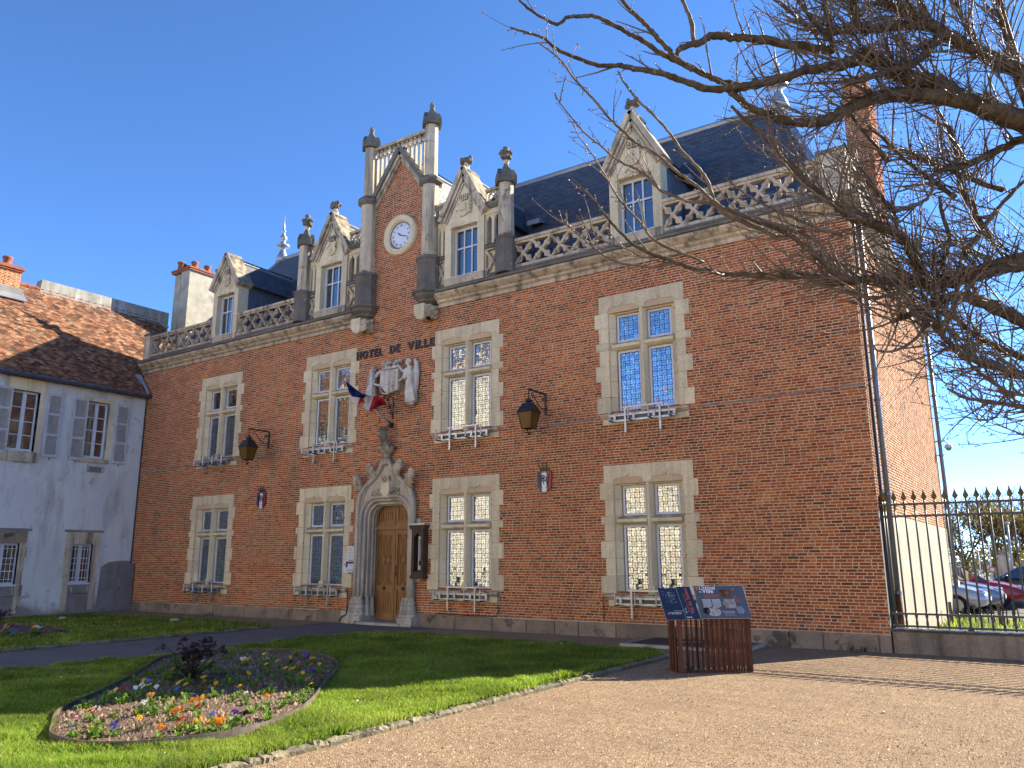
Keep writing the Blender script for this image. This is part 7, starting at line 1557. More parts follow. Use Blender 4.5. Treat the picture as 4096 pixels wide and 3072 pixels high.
[(-0.62,-8.99,3.55,0.0079),(-0.48,-8.77,3.43,0.0113),(-0.33,-8.54,3.27,0.0147),(-0.19,-8.32,3.16,0.0183),(-0.06,-8.14,3.14,0.0219)]]
FLOWERS = [(-9.59,-10.85,'cream'),(-9.41,-11.01,'cream'),(-9.36,-10.56,'cream'),(-9.12,-10.62,'white'),(-9.5,-10.57,'white'),(-9.31,-10.77,'white'),(-10.07,-10.19,'apricot'),(-9.83,-10.28,'blue'),(-9.47,-10.84,'red'),(-8.69,-10.95,'apricot'),(-8.89,-10.5,'blue'),(-9.29,-10.21,'cream'),(-8.98,-10.32,'yellow'),(-9.42,-9.73,'yellow'),(-8.94,-10.1,'pink'),(-8.73,-10.08,'yellow'),(-10.66,-8.79,'yellow'),(-11.03,-8.62,'white'),(-10.25,-9.54,'yellow'),(-10.4,-9.54,'apricot'),(-8.35,-10.02,'yellow'),(-9.12,-9.29,'yellow'),(-8.2,-9.82,'dark'),(-8.02,-10.19,'white'),(-7.65,-10.19,'orange'),(-7.63,-9.92,'yellow'),(-10.55,-8.28,'white'),(-10.51,-8.25,'yellow'),(-9.83,-8.38,'yellow'),(-10.25,-8.05,'cream'),(-10.86,-7.62,'yellow'),(-9.91,-8.1,'apricot'),(-10.16,-7.68,'yellow'),(-9.23,-8.46,'yellow'),(-9.23,-8.56,'yellow'),(-9.71,-8.05,'dark'),(-9.6,-7.98,'pink'),(-10.5,-7.08,'blue'),(-9.93,-7.54,'purple'),(-10.01,-7.34,'yellow'),(-9.26,-8.07,'yellow'),(-9.25,-7.91,'yellow'),(-8.83,-8.41,'purple'),(-8.53,-8.37,'red'),(-8.71,-8.72,'yellow'),(-8.28,-9.02,'pink'),(-7.97,-9.24,'yellow'),(-8.02,-8.93,'pink'),(-8.33,-10.93,'cream'),(-7.99,-10.89,'orange'),(-8.05,-10.75,'yellow'),(-7.7,-11.05,'red'),(-7.71,-11.3,'orange'),(-8.32,-11.28,'white'),(-8.44,-11.76,'pink'),(-8.58,-11.71,'yellow'),(-8.17,-11.82,'pink'),(-8.36,-11.99,'pink'),(-7.92,-12.3,'blue'),(-7.62,-12.28,'yellow'),(-7.59,-12.04,'blue'),(-7.63,-11.98,'purple'),(-7.28,-11.54,'red'),(-7.29,-11.47,'red'),(-6.94,-11.81,'orange'),(-6.67,-12.28,'orange'),(-7.15,-11.44,'yellow'),(-6.95,-11.47,'orange'),(-6.77,-11.49,'orange'),(-7.31,-11.15,'blue'),(-7.16,-10.97,'purple'),(-7.01,-10.98,'dark'),(-7.65,-11.74,'yellow')]
ROSETTES = [(-9.11,-11.06),(-9.07,-10.91),(-8.65,-10.54),(-8.43,-10.27),(-8.23,-10.15),(-8.06,-10.36),(-7.79,-10.37),(-7.44,-10.38),(-7.4,-10.58),(-7.51,-9.82),(-8.63,-10.84),(-8.4,-11.54),(-8.26,-11.37),(-7.62,-12.25),(-6.8,-11.64),(-7.16,-11.49),(-7.1,-11.05),(-6.83,-11.3),(-7.9,-12.23),(-7.96,-12),(-7.41,-10.18),(-6.95,-10.71),(-8.38,-11.18),(-8.12,-11.3),(-8.12,-11.12),(-7.55,-12.32),(-7.78,-9.7),(-8.09,-8.88),(-10.87,-9.01),(-10.36,-8.89),(-7.7,-9.52)]
FLOWERS2 = [(-20.62,-7.12,'white'),(-20.16,-7.19,'yellow'),(-19.98,-7.47,'purple'),(-18.92,-7.82,'blue'),(-18.36,-8.1,'pink'),(-18.14,-7.89,'blue'),(-19.43,-7.27,'red'),(-19.52,-6.8,'yellow'),(-19.28,-6.8,'yellow'),(-19.3,-6.67,'white'),(-18.65,-6.99,'orange'),(-18.63,-6.88,'white'),(-18.55,-7.51,'purple'),(-19.3,-7.52,'red')]
# ------------------------------------------------------------------ cherry tree reaching in from the right
JN = Vector((1.32, -6.77, 3.78)); BASE = Vector((1.75, -6.4, 0))
cherry = empty('cherry_tree', BASE, label='bare budding cherry tree reaching in from the right foreground', cat='tree')
rt = random.Random(23)
def spline(P, k=5):
    out = []; n = len(P)
    for i in range(n - 1):
        p0, p1, p2, p3 = [np.array(P[min(max(i + j - 1, 0), n - 1)]) for j in range(4)]
        for t in np.linspace(0, 1, k, endpoint=False): out.append(0.5 * ((2 * p1) + (-p0 + p2) * t + (2 * p0 - 5 * p1 + 4 * p2 - p3) * t * t + (-p0 + 3 * p1 - 3 * p2 + p3) * t ** 3))
    out.append(np.array(P[-1])); return out
m = MB()
tr = [BASE + Vector((0, 0, -.05)), BASE + Vector((-.02, -.02, .25)), BASE + Vector((-.08, -.05, 1.2)), BASE + Vector((-.2, -.15, 2.2)), JN]
m.tube(tr, [.36, .27, .24, .25, .22], 14)
m.build('trunk', M['bark'], cherry, smooth=True)
TW = MB(); BU = MB()
def bud(p, d, s):
    d = Vector(d); d.normalize(); a = d.orthogonal().normalized(); b = d.cross(a); V = [p - d * s * .2]
    for k in range(4): an = k * PI / 2; V.append(p + d * s * .9 + (a * math.cos(an) + b * math.sin(an)) * s * .55)
    V.append(p + d * s * 2.4)
    BU.add(V, [(0, 2, 1), (0, 3, 2), (0, 4, 3), (0, 1, 4), (1, 2, 5), (2, 3, 5), (3, 4, 5), (4, 1, 5)])
def rvec(): return Vector((rt.gauss(0, 1), rt.gauss(0, 1), rt.gauss(0, 1))).normalized()
TOL = (-RGT * 0.75 + UPV * 0.55 - FWD * 0.2).normalized()
cnt = [0]
def grow(p, d, L, r, lv):
    cnt[0] += 1
    n = max(3, int(L / (.055 if lv > 1 else .075))); st = L / n; pts = [Vector(p)]; rad = [r]; d = Vector(d).normalized(); bend = rvec() * .13
    for i in range(n):
        bend = bend * .93 + rvec() * .02; d = (d + bend + rvec() * .05 + Vector((0, 0, .04))).normalized(); pts.append(pts[-1] + d * st); rad.append(max(.0022, r * (1 - .62 * (i + 1) / n)))
    TW.tube(pts, rad, 5 if r > .006 else 4)
    for i in range(1, n + 1):
        if lv < 2 and rt.random() < (.36 if lv == 0 else .18):
            dd = (d * .75 + rvec() * .8 + TOL * .25).normalized(); grow(pts[i], dd, L * rt.uniform(.22, .5), max(.0030, rad[i] * .66), lv + 1)
        if r < .012 and rt.random() < .42:
            dd = (d * .5 + rvec()).normalized(); q = pts[i] + dd * rad[i]
            if rt.random() < .4:
                e = q + dd * rt.uniform(.012, .03); TW.tube([q, e], .0024, 3); q = e
            for _ in range(rt.choice((1, 2, 3))): bud(q, (dd + rvec() * .5), rt.uniform(.0045, .0075))
    for _ in range(rt.choice((2, 3, 4))): bud(pts[-1], d + rvec() * .5, rt.uniform(.0055, .0085))
for L in LIMBS:
    P = spline(L, 5); P3 = []; R3 = []
    for i, q in enumerate(P):
        w = Vector((rt.gauss(0, 1), rt.gauss(0, 1), rt.gauss(0, 1))) * min(.006, q[3] * .16); P3.append(Vector(q[:3]) + w); R3.append(max(.0026, q[3] * (0.97 + rt.uniform(-.10, .12))))
    last = Vector(L[-1][:3])
    px = (last - CAMP).dot(RGT) / (last - CAMP).dot(FWD)
    if px > .62 and R3[-1] > .02:
        dr = (P3[-1] - P3[-4]).normalized(); D = (JN - last).length; c1 = last + dr * D * .45; c2 = JN + Vector((rt.uniform(-.3, .1), rt.uniform(-.3, .3), .35)) * D * .4; r0 = R3[-1]
        for t in np.linspace(.12, 1, 9):
            q = last * (1 - t) ** 3 + c1 * 3 * t * (1 - t) ** 2 + c2 * 3 * t * t * (1 - t) + JN * t ** 3; P3.append(q + rvec() * .012 * (t < .95)); R3.append(min(.17, r0 * (1 + .55 * t)))
    m = MB(); m.tube(P3, R3, 10 if max(R3) > .03 else 7); m.build('limb', M['bark'] if max(R3) > .022 else M['twig'], cherry, smooth=True)
    n = len(P3)
    for i in range(1, n - 2):
        if R3[i] < .0105 and rt.random() < .5:
            dd = ((P3[i] - P3[i + 1]).normalized() * .6 + rvec()).normalized(); q = P3[i] + dd * R3[i]; e = q + dd * rt.uniform(.015, .05); TW.tube([q, e], .003, 4)
            for _ in range(rt.choice((2, 3, 4))): bud(e, dd + rvec() * .6, rt.uniform(.0055, .0088))
        far = (P3[i] - CAMP).dot(RGT) / (P3[i] - CAMP).dot(FWD)
        pr_ = .12 + .52 * max(0, min(1, (far - .28) / .25))
        for _ in range(3 if R3[i] > .02 and far > .3 else 1):
            if rt.random() < pr_:
                tip = (P3[max(0, i - 2)] - P3[min(n - 1, i + 2)]).normalized()
                d = (tip * .55 + TOL * .35 + rvec() * .65).normalized(); grow(P3[i], d, rt.uniform(.22, .75) * (1.15 if far > .35 else .62), min(.0095, max(.0045, R3[i] * .5)), 0 if far > .33 else 1)
    if R3[0] < .02:
        for _ in range(3): bud(P3[0], P3[0] - P3[2] + rvec() * .01, .006)
# limbs on the sides turned away from the town hall
TOL = Vector((.2, -.1, .9))
for k in range(11):
    a = -2.2 + 4.0 * k / 10 + rt.uniform(-.15, .15); d = (RGT * (.55 + .45 * math.cos(a)) + FWD * math.sin(a) * .75).normalized(); d = (Vector((d.x, d.y, 0)) + Vector((0, 0, rt.uniform(.25, .95)))).normalized()
    L = rt.uniform(1.7, 2.9); n = 14; pts = [JN + Vector((0, 0, -.1))]; rad = [rt.uniform(.07, .11)]
    for i in range(n): d = (d + rvec() * .16 + Vector((0, 0, .02))).normalized(); pts.append(pts[-1] + d * L / n); rad.append(rad[0] * (1 - .8 * (i + 1) / n))
    m = MB(); m.tube(pts, rad, 9); m.build('limb', M['bark'], cherry, smooth=True)
    for i in range(3, n + 1):
        for _ in range(3):
            if rt.random() < .62: grow(pts[i], (d * .6 + rvec() * .8 + TOL * .25).normalized(), rt.uniform(.5, 1.2), min(.016, max(.006, rad[i] * .45)), 0)
TW.build('twigs', M['twig'], cherry, kind='stuff', recalc=False, smooth=True); BU.build('buds', M['bud'], cherry, kind='stuff', recalc=False)
# ------------------------------------------------------------------ flowers
rf = random.Random(31)
def leafquad(m, p, d, L, w, up=.5):
    d = Vector(d).normalized(); s = Vector((-d.y, d.x, 0)).normalized() * w; u = Vector((0, 0, 1)); p = Vector(p)
    a, b, c = p, p + d * L * .5 + u * L * up, p + d * L + u * L * up * .8
    m.add([a - s * .3, a + s * .3, b + s, c, b - s], [(0, 1, 2, 4), (4, 2, 3)])
def rosette_mesh(k, mat, n=16, R_=.06, nm='leaves'):
    m = MB(); r = random.Random(k)
    for i in range(n):
        an = r.uniform(0, 2 * PI); q = r.uniform(0, R_ * .45); leafquad(m, (q * math.cos(an), q * math.sin(an), 0), (math.cos(an), math.sin(an), 0), r.uniform(.5, 1.1) * R_, R_ * .22, r.uniform(.3, 1.3))
    return m.mesh(nm, mat, attr=True, recalc=False)
ROS = [rosette_mesh(k, M['leaf']) for k in range(4)]
def blossom_mesh(c, k, nfl, sz):
    r = random.Random(k * 7 + nfl); parts = MB(); eye = MB()
    for f in range(nfl):
        fc = Vector((r.uniform(-1, 1) * .025 * (nfl > 1) * nfl ** .5, r.uniform(-1, 1) * .025 * (nfl > 1) * nfl ** .5, .085 + r.uniform(0, .03)))
        nrm = Vector((r.uniform(-.2, .7), -.8 + r.uniform(-.2, .4), .75)).normalized(); a = nrm.cross(Vector((0, 0, 1))).normalized(); b = a.cross(nrm)
        for j, (an, s) in enumerate(((95, 1.0), (150, .9), (30, .9), (200, .85), (-20, .85), (-90, 1.1))):
            an = math.radians(an + r.uniform(-8, 8)); dv = -a * math.cos(an) + b * math.sin(an); t = nrm.cross(dv); c0 = fc + nrm * (.004 + .002 * j); L = sz * s
            parts.add([c0, c0 + dv * L * .45 + t * L * .42 + nrm * .004, c0 + dv * L * .85 + t * L * .36 - nrm * .004, c0 + dv * L + nrm * r.uniform(-.008, .004), c0 + dv * L * .85 - t * L * .36 - nrm * .004, c0 + dv * L * .45 - t * L * .42 + nrm * .004], [(0, 1, 2, 3), (0, 3, 4, 5)])
        parts.add([fc - Vector((.002, 0, .09)), fc + Vector((.002, 0, -.09)), fc + Vector((0, 0, .0))], [(0, 1, 2)])
    return parts.mesh('blossom', PET[c], attr=True, recalc=False)
_bl = {}
def pansy(x, y, z, c, label, group, k, s=1.0):
    nfl = 1
    if c in ('orange',) and k % 2 == 0: nfl = 5
    elif k % 3 == 0: nfl = 2
    key = (c, nfl, k % 2)
    if key not in _bl: _bl[key] = blossom_mesh(c, k, nfl, .036)
    o = empty('pansy', (x, y, z), label=label, cat='flower', group=group)
    bl = mesh_obj('blossom', _bl[key], (x, y, z), o); lv = mesh_obj('leaves', ROS[k % 4], (x, y, z), o)
    for q in (bl, lv): q.rotation_euler = (0, 0, rf.uniform(-.7, .7)); q.scale = (s, s, s)
ORD = ['leftmost', 'second', 'third', 'fourth', 'fifth', 'sixth', 'seventh', 'eighth', 'ninth', 'tenth', 'eleventh', 'twelfth', 'thirteenth', 'fourteenth', 'fifteenth', 'sixteenth', 'seventeenth', 'eighteenth', 'nineteenth', 'twentieth']
def colx(x, y): d = Vector((x, y, .2)) - CAMP; return d.dot(RGT) / d.dot(FWD)
def lit(x, y): return x > XR + .572 * y
def place(list_, where, loop, cx, cy, zf, group):
    groups = {}
    for x, y, c in list_:
        # keep every plant inside the edging
        for _ in range(12):
            if in_poly(np.array([x]), np.array([y]), [(cx + (a - cx) * .95, cy + (b - cy) * .95) for a, b in loop])[0]: break
            x, y = x + (cx - x) * .03, y + (cy - y) * .03
        groups.setdefault((c, lit(x, y) if where == 'large' else None), []).append((x, y))
    k = 0
    for (c, l), P in groups.items():
        P.sort(key=lambda p: colx(*p)); zone = {True: 'sunlit front of the large bed', False: 'shaded back of the large bed', None: 'small shaded bed'}[l]
        cn = {'dark': 'dark purple', 'red': 'deep red'}.get(c, c)
        for i, (x, y) in enumerate(P):
            if len(P) == 1: lab = 'only %s pansy in the %s' % (cn, zone)
            elif i == len(P) - 1: lab = 'rightmost %s pansy in the %s' % (cn, zone)
            else: lab = '%s %s pansy%s in the %s' % (ORD[i], cn, '' if i == 0 else ' from the left', zone)
            pansy(x, y, bed_z(x, y, loop[::3], cx, cy, *zf), c, lab, group, k, 1.0 if where == 'large' else 1.5); k += 1
place(FLOWERS, 'large', BEDS, b1x, b1y, (.085, .06), 'pansies in the large bed'); place(FLOWERS2, 'small', BED2S, b2x, b2y, (.07, .05), 'pansies in the small bed')
P = sorted(ROSETTES, key=lambda p: colx(*p)); cntz = {}
zn = {True: 'sunlit', False: 'shaded'}; tot = {b: sum(lit(*p) == b for p in P) for b in (True, False)}
for k, (x, y) in enumerate(P):
    for _ in range(12):
        if in_poly(np.array([x]), np.array([y]), [(b1x + (a - b1x) * .95, b1y + (b - b1y) * .95) for a, b in BEDS])[0]: break
        x, y = x + (b1x - x) * .03, y + (b1y - y) * .03
    b = lit(x, y); i = cntz.get(b, 0); cntz[b] = i + 1; num = ORD[i] if i < len(ORD) else '%dth' % (i + 1)
    z = bed_z(x, y, BEDS[::3], b1x, b1y); o = empty('seedling', (x, y, z), label='%s flowerless green seedling from the left in the %s part of the large bed' % ('first' if i == 0 else num, zn[b]), cat='plant', group='seedlings in the large bed')
    q = mesh_obj('leaves', ROS[(k + 1) % 4], (x, y, z), o); q.rotation_euler = (0, 0, rf.uniform(0, 6)); s = rf.uniform(.9, 1.7); q.scale = (s, s, s)
# hellebore with dusky heads
def hellebore(x, y, z, label, s=1.0, heads=True):
    o = empty('hellebore', (x, y, z), label=label, cat='plant'); r = random.Random(int(abs(x) * 31))
    m = MB()
    for k in range(20):
        an = r.uniform(0, 2 * PI); L = r.uniform(.16, .38) * s; b = Vector((x, y, z)); tip = b + Vector((math.cos(an) * L * .8, math.sin(an) * L * .8, r.uniform(.10, .26) * s)); m.tube([b, tip], .005, 4)
        for j in range(7): a2 = an + (j - 3) * .45; leafquad(m, tip, (math.cos(a2), math.sin(a2), 0), r.uniform(.12, .17) * s, .022 * s, r.uniform(-.2, .15))
    m.build('leaves', M['hell'], o, attr=True, recalc=False)
    if heads:
        m = MB()
        for k in range(26):
            an = r.uniform(0, 2 * PI); b = Vector((x, y, z)); top_ = b + Vector((math.cos(an) * r.uniform(.02, .46), math.sin(an) * r.uniform(.02, .46), r.uniform(.34, .56))) * s; m.tube([b, b.lerp(top_, .6) + Vector((0, 0, .08)), top_], [.006, .005, .004], 4)
            for q in range(3):
                c = top_ + Vector((r.uniform(-.05, .05), r.uniform(-.05, .05), r.uniform(-.06, .03)))
                for j in range(5): a2 = j * 1.257 + r.random(); leafquad(m, c, (math.cos(a2), math.sin(a2), 0), .06 * s, .028 * s, r.uniform(-.9, .3))
        m.build('flower_heads', M['dusk'], o, attr=True, recalc=False)
hellebore(-9.85, -9.65, bed_z(-9.85, -9.65, BEDS, b1x, b1y), 'tall dusky purple hellebore standing in the middle of the large flower bed')
hellebore(-22.3, -6.6, .11, 'dark leafy plant standing in the small shaded flower bed', .75)
o = empty('leaf_clump', (-8.45, -9.0, .13), label='low clump of bright green leaves at the right of the large bed', cat='plant'); m = MB()
for k in range(46): an = rf.uniform(0, 2 * PI); q = rf.uniform(0, .17); leafquad(m, (-8.45 + q * math.cos(an), -9.0 + q * math.sin(an), .12), (math.cos(an), math.sin(an), 0), rf.uniform(.08, .14), .016, rf.uniform(.3, 1.0))
m.build('leaves', M['leaf'], o, attr=True, recalc=False)
for (x, y, lab) in ((-7.55, -11.75, 'dry pale stalks at the sunlit front of the large bed, left clump'), (-7.30, -11.45, 'dry pale stalks at the sunlit front of the large bed, right clump'), (-9.2, -8.75, 'dry dark stalks behind the hellebore in the large bed')):
    m = MB(); z = bed_z(x, y, BEDS, b1x, b1y)
    for k in range(11):
        p = Vector((x + rf.uniform(-.07, .07), y + rf.uniform(-.07, .07), z - .01)); m.tube([p, p + Vector((rf.uniform(-.05, .05), rf.uniform(-.05, .05), rf.uniform(.08, .2)))], [.004, .002], 4)
        leafquad(m, p + Vector((0, 0, .05)), (rf.uniform(-1, 1), rf.uniform(-1, 1), 0), .06, .008, .8)
    tag(m.build('dry_stalks', M['stake'], None, org=(x, y, z), recalc=False), lab, 'plant')
# weeds at the foot of walls and stand
for (x, y, n, lab) in ((-3.3, -.15, 30, 'tuft of weeds at the wall foot near the railing'), (-14.0, -.32, 14, 'tuft of weeds by the right door pedestal'), (-15.9, -.42, 10, 'small weeds at the door step'), (-4.95, -4.35, 16, 'weeds sprouting under the left of the info stand'), (-4.2, -4.0, 16, 'weeds sprouting under the right of the info stand'), (-22.6, -.25, 22, 'tuft of weeds at the wall foot below the first window')):
    m = MB()
    for k in range(n): leafquad(m, (x + rf.gauss(0, .14), y + rf.gauss(0, .05), -.008), (rf.uniform(-1, 1), rf.uniform(-1, 1), 0), rf.uniform(.04, .09), .010, rf.uniform(.5, 1.6))
    tag(m.build('weeds', M['hell'], None, org=(x, y, 0), attr=True, recalc=False), lab, 'plant')
# ------------------------------------------------------------------ beyond the railing: cars, masts, hedge trees
def car(nx, ny, paint_, label, s=1.0, flip=False, hatch=True):
    """nose at (nx, ny), length along x; lofted body with glasshouse, wheels, lamps"""
    o = empty('parked_car', (nx - 2.1, ny, 0), label=label, cat='car', group='cars in the car park'); sg = -1 if flip else 1
    X = lambda t: nx - t if not flip else nx - 4.25 + t
    # stations from nose to tail: (t, z low, z belt, half width)
    S = [(0.0, .38, .56, .62), (.10, .26, .70, .74), (.35, .22, .80, .83), (.9, .20, .92, .88), (1.4, .20, .98, .89), (2.4, .20, 1.00, .90), (3.4, .20, 1.02, .89), (3.95, .24, 1.00, .84), (4.2, .32, .92, .76), (4.25, .42, .80, .70)]
    V = []
    for t, z0, z1, w in S:
        for (f, z) in ((.78, z0), (1.0, z0 + .14), (1.02, (z0 + z1) / 2), (.97, z1 - .06), (.86, z1)): V.append((X(t), ny - w * f, z))
        for (f, z) in ((.86, z1), (.97, z1 - .06), (1.02, (z0 + z1) / 2), (1.0, z0 + .14), (.78, z0)): V.append((X(t), ny + w * f, z))
    n = len(S); F = [(i * 10 + k, (i + 1) * 10 + k, (i + 1) * 10 + (k + 1) % 10, i * 10 + (k + 1) % 10) for i in range(n - 1) for k in range(10)] + [tuple(range(10)), tuple((n - 1) * 10 + k for k in range(9, -1, -1))]
    b = MB().add(V, F).build('body', paint_, o, smooth=True); md = b.modifiers.new('sub', 'SUBSURF'); md.levels = 1; md.render_levels = 2
    # glasshouse and roof
    Gs = [(1.15, .90, .74, .62), (1.85, 1.36, .70, .60), (2.5, 1.46, .70, .60), (3.3, 1.42, .69, .58), (4.0, .96, .72, .56)]
    base = [(1.05, .94), (1.75, .99), (2.5, 1.0), (3.4, 1.01), (4.08, .97)]
    V = []
    for (t, z, w0, w1), (tb, zb) in zip(Gs, base): V += [(X(tb), ny - .80, zb - .03), (X(t), ny - w1, z), (X(t), ny + w1, z), (X(tb), ny + .80, zb - .03)]
    F = [(i * 4 + k, (i + 1) * 4 + k, (i + 1) * 4 + k + 1, i * 4 + k + 1) for i in range(4) for k in (0, 2)] + [(1, 5, 6, 2), (13, 17, 18, 14)]
    MB().add(V, F).build('windows', M['car_glass'], o)
    V = []
    for t, z, w0, w1 in Gs[1:4]: V += [(X(t + .02), ny - w1 - .02, z - .03), (X(t), ny - w1 * .8, z + .02), (X(t), ny + w1 * .8, z + .02), (X(t + .02), ny + w1 + .02, z - .03)]
    MB().add(V, [(i * 4 + k, (i + 1) * 4 + k, (i + 1) * 4 + k + 1, i * 4 + k + 1) for i in range(2) for k in range(3)]).build('roof', paint_, o, smooth=True)
    for k in (0, 1, 3):
        for q in (-1, 1):
            (t, z, w0, w1), (tb, zb) = Gs[k + (k > 0)], base[k + (k > 0)]
            MB().tube([(X(tb), ny + q * .805, zb - .02), (X(t), ny + q * (w1 + .012), z)], .03, 6).build('pillar', paint_, o)
    for t in (.85, 3.35):
        for q in (-1, 1):
            y0 = ny + q * .82; m = MB(); m.tube([(X(t), y0 - .1, .31), (X(t), y0 + .1, .31)], .31, 18); w = m.build('wheel', M['rubber'], o)
            MB().tube([(X(t), y0 + q * .08, .31), (X(t), y0 + q * .112, .31)], .20, 14).build('rim', M['alu'], w)
    for q in (-1, 1):
        MB().ball((X(.22), ny + q * .60, .68), (.16, .13, .09), 10, 6).build('headlight', M['lampglass'], o, smooth=True); MB().ball((X(4.14), ny + q * .64, .86), (.07, .10, .13), 10, 6).build('tail_light', M['taillamp'], o, smooth=True)
        MB().ball((X(1.45), ny + q * .98, 1.02), (.09, .11, .075), 8, 6).build('mirror', paint_, o, smooth=True)
    MB().box(min(X(.03), X(-.015)), max(X(.03), X(-.015)), ny - .40, ny + .40, .40, .56).build('grille', M['trim'], o); MB().box(min(X(-.02), X(.0)), max(X(-.02), X(.0)), ny - .26, ny + .26, .44, .54).build('number_plate', M['plate'], o)
car(-1.80, 12.1, M['car_silver'], 'silver car nearest the building in the car park'); car(-1.50, 14.0, M['car_blue'], 'steel blue car between the silver and the red car'); car(-.95, 16.2, M['car_red'], 'dark red car in the car park behind the railing')
car(1.2, 18.9, M['car_black'], 'black car with its red tail lamp showing behind the red car', flip=True); car(2.6, 21.4, M['car_white'], 'white car farthest back in the car park'); car(4.2, 15.0, M['car_white'], 'white car at the right edge of the car park')
# stake fence on the verge
sf = empty('stake_fence', (3, 8.1, 0), label='low fence of brown chestnut stakes along the car park verge', cat='fence')
x = -2.5; rs = random.Random(3); k = 0
while x < 12:
    post = k % 8 == 0; r = .045 if post else .018; h = .55 if post else rs.uniform(.36, .42)
    MB().tube([(x, 8.1 - .1 * (x + 2.5), -.02), (x + rs.uniform(-.02, .02), 8.1 - .1 * (x + 2.5), h)], [r, r * .9], 7).build('post' if post else 'stake', M['stake'], sf); x += .14; k += 1
MB().tube([(-2.5, 8.1, .32), (12, 6.65, .32)], .006, 4).build('wire', M['iron'], sf)
# masts and poles
def mast(x, y, h, label, lean=0.0, lamp=False, r=.05, mat='galv'):
    o = empty('lamp_mast' if lamp else 'flag_mast', (x, y, 0), label=label, cat='lamp post' if lamp else 'pole')
    MB().tube([(x, y, 0), (x + lean, y, h)], [r, r * .7], 8).build('mast', M[mat], o, smooth=True); MB().lathe([(r * 2, 0), (r * 2, .04), (r * 1.2, .10)], (x, y, 0), 10).build('base', M[mat], o)
    if lamp: MB().ball((x + lean, y, h), (.12, .12, .06), 10, 6).build('lamp_head', M['galv'], o); MB().box(x + lean, x + lean + .25, y - .03, y + .03, h - .95, h - .90).build('side_arm', M['galv'], o)
    else: MB().ball((x + lean, y, h + .03), .05, 8, 6).build('knob', M['white'], o)
mast(-1.86, 30, 3.35, 'tall grey lamp mast beyond the cars', .06, True, .07); mast(-2.75, 30, 2.45, 'white pole left of the stone gate pier', .04, False, .035, 'white'); mast(-3.2, 30, 2.0, 'shorter white pole farthest left beyond the cars', .0, False, .035, 'white'); mast(-1.15, 30, 2.1, 'white pole right of the lamp mast', .0, False, .03, 'white')
gp = empty('gate_pier', (-2.18, 31, 0), label='old stone gate pier with pyramid cap beyond the cars', cat='pier')
MB().box(-2.42, -1.94, 30.8, 31.3, 0, 1.72).build('shaft', M['stone_grey'], gp); MB().lathe([(.40, 1.72), (.40, 1.80), (.30, 1.86), (.06, 2.02), (.03, 2.06)], (-2.18, 31.05, 0), 4, PI / 4).build('cap', M['stone_grey'], gp)
for dx in (-.34, .34): MB().prism([(-2.18 + dx * .6, 0), (-2.18 + dx * 1.5, 0), (-2.18 + dx * 1.2, 1.2), (-2.18 + dx * .7, 1.55)], 30.95, 31.15).build('buttress', M['stone_grey'], gp)
rd = empty('road_sign', (-2.66, 29.6, 0), label='round red and white road sign before the gate pier', cat='sign'); MB().tube([(-2.66, 29.6, 0), (-2.66, 29.6, 1.2)], .025, 6).build('post', M['galv'], rd)
m = MB(); m.add([(-2.66 + .14 * math.cos(t), 29.56, 1.12 + .14 * math.sin(t)) for t in np.linspace(0, 2 * PI, 20, endpoint=False)], [tuple(range(20))]); m.build('disc', M['p_red'], rd); m = MB(); m.add([(-2.66 + .085 * math.cos(t), 29.555, 1.12 + .085 * math.sin(t)) for t in np.linspace(0, 2 * PI, 20, endpoint=False)], [tuple(range(20))]); m.build('centre', M['p_white'], rd)
ff = empty('park_railing', (0, 32, 0), label='distant grey railing in front of the park trees', cat='railing')
for z in (.55, 1.12): MB().box(-8, 14, 31.98, 32.02, z - .015, z + .015).build('rail', M['railing'], ff)
bme = MB().tube([(0, 0, .4), (0, 0, 1.3)], .014, 5).mesh('bar', M['railing']); x = -8.0
while x < 8: mesh_obj('bar', bme, (x, 32, 0), ff); x += .16
MB().box(-8, 14, 31.9, 32.1, 0, .45).build('base_wall', M['coping'], ff)
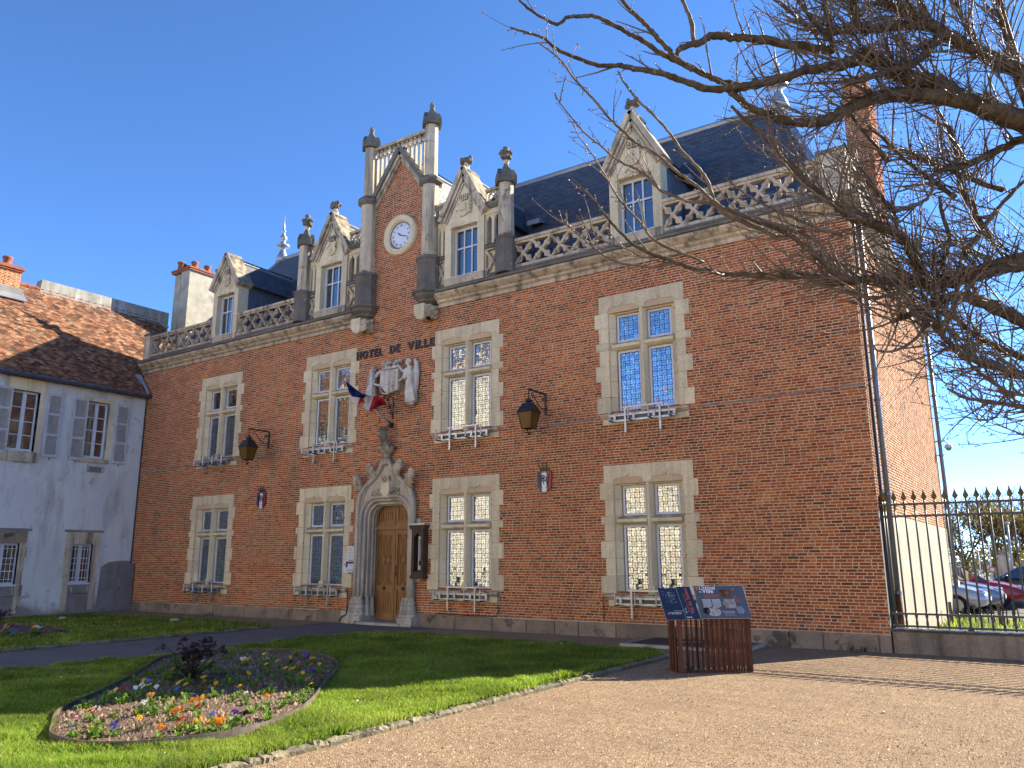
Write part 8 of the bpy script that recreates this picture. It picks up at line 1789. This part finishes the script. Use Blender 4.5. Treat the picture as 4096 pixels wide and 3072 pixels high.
# trees
def leaves_cloud(m, c, R_, n, s, r):
    for _ in range(n):
        while True:
            p = Vector((r.uniform(-1, 1), r.uniform(-1, 1), r.uniform(-1, 1)))
            if p.length < 1: break
        q = Vector((c[0] + p.x * R_[0], c[1] + p.y * R_[1], c[2] + p.z * R_[2])); a = Vector((r.gauss(0, 1), r.gauss(0, 1), r.gauss(0, 1))).normalized(); b = a.orthogonal().normalized(); k = s * r.uniform(.6, 1.4)
        m.add([q - a * k, q + b * k * .55, q + a * k, q - b * k * .55], [(0, 1, 2, 3)])
def tree(x, y, h, w, seed, label, mat, nl=1400, ls=.11, bare=.5, name='park_tree'):
    r = random.Random(seed); o = empty(name, (x, y, 0), label=label, cat='tree', group='trees beyond the car park')
    m = MB(); th = h * .28; m.tube([(x, y, -.05), (x + r.uniform(-.1, .1), y, th * .6), (x + r.uniform(-.2, .2), y, th)], [h * .035, h * .027, h * .022], 8); tips = []
    def br(p, d, L, rad, lv):
        pts = [p]; n = 4
        for i in range(n): d = (d + Vector((r.gauss(0, .18), r.gauss(0, .18), r.gauss(0, .12) + .05))).normalized(); pts.append(pts[-1] + d * L / n)
        m.tube(pts, [rad * (1 - .6 * i / n) for i in range(n + 1)], 5 if lv < 2 else 3); tips.append((pts[-1], lv))
        if lv < 3:
            for i in range(2, n + 1):
                for _ in range(2 if lv < 2 else 2): br(pts[i], (d + Vector((r.gauss(0, .6), r.gauss(0, .6), r.gauss(0, .35) + .1))).normalized(), L * r.uniform(.45, .7), max(.008, rad * .5), lv + 1)
    for k in range(6):
        an = k * 1.05 + r.random(); br(Vector((x, y, th * r.uniform(.75, 1))), Vector((math.cos(an) * w / h * 1.3, math.sin(an) * w / h * 1.3, 1)).normalized(), h * .40, h * .013, 0)
    m.build('trunk', M['bark2'], o, recalc=False)
    c = MB()
    for p, lv in tips:
        if lv >= 1 and r.random() > bare and p.z < h * .85: leaves_cloud(c, p, (.35, .35, .35), max(2, nl // max(1, len(tips))), ls, r)
    for k in range(9): an = r.uniform(0, 2 * PI); q = r.uniform(.2, .8) * w; leaves_cloud(c, (x + q * math.cos(an), y + q * math.sin(an), h * r.uniform(.18, .46)), (w * .32, w * .32, h * .14), nl // 9, ls, r)
    c.build('crown', mat, o, attr=True, recalc=False)
TL = [(-4.6, 40, 5.6, 2.3, 'nearest the corner of the town hall', 'dryleaf'), (-2.2, 41, 5.2, 2.2, 'right of the gate pier', 'dryleaf'), (.3, 39.5, 5.6, 2.4, 'at the right of the group', 'dryleaf'), (-3.4, 46, 6.6, 2.4, 'behind the gate pier', 'dryleaf'), (-.6, 47, 6.2, 2.6, 'second from the right in the back row', 'dryleaf'), (-7.0, 44, 5.8, 2.4, 'half hidden behind the town hall', 'dryleaf'), (3.0, 45, 6.2, 2.6, 'at the far right edge', 'ever'), (5.8, 42, 5.8, 2.4, 'beyond the right edge of the railing', 'dryleaf')]
for i, (x, y, h, w, t, mt) in enumerate(TL): tree(x, y, h, w, 200 + i, ('park tree with dry brown leaves ' if mt == 'dryleaf' else 'dark evergreen park tree ') + t, M[mt], 1100 if mt == 'dryleaf' else 1600, .09, .6)
# ------------------------------------------------------------------ houses across the square (mirrored in the windows, set close and tall to bounce warm light)
def terrace(x0, x1, y, h, label, mat, nfl, seed):
    o = empty('terrace_house', ((x0 + x1) / 2, y - 5, 0), label=label, cat='building', group='houses across the square'); r = random.Random(seed)
    n = max(2, int((x1 - x0) / 2.6)); hs = []; pt = (x1 - x0) / n
    for f in range(nfl):
        for k in range(n): c = x0 + (k + .5) * pt; z = .9 + f * (h / nfl); hs.append((c - .5, c + .5, z, z + 1.7))
    m = MB(); holed(m, lambda u, z, d: (u, y - d, z), x0, x1, 0, h, hs, 0, .25); m.box(x0, x1, y - 9, y - .3, 0, h - .02); m.build('wall', mat, o, recalc=False)
    for a, b, z0, z1 in hs:
        w = MB().box(a, b, y - .22, y - .2, z0, z1).build('window', M['glass'], o); MB().box((a + b) / 2 - .04, (a + b) / 2 + .04, y - .2, y - .16, z0, z1).build('frame', M['white'], w)
    for a, b, z0, z1 in hs: MB().box(a - .12, b + .12, y - .1, y + .05, z0 - .12, z0).build('sill', M['stone'], o)
    MB().prism([(y + .4, h), (y - 4.5, h + 3.0), (y - 9.3, h)], x0 - .1, x1 + .1, 'yz').build('roof', M['tile_o'], o); MB().box(x0 - .1, x1 + .1, y, y + .25, h - .35, h).build('cornice', M['stone'], o)
terrace(-46.8, -31.5, -28, 16.0, 'tall cream house across the square', M['cream'], 4, 2)
terrace(-31, -17, -27.5, 8.0, 'two storey cream house across the square', M['cream'], 2, 3); terrace(-16.5, -3, -27, 10.4, 'unseen wide cream house behind the viewer, made tall to bounce light', M['cream'], 3, 4); terrace(-2.5, 12, -27, 10.8, 'unseen cream house across the square at the right, made tall to bounce light', M['plaster'], 3, 5)  # last two unseen, height added to throw sun back on the shaded facade
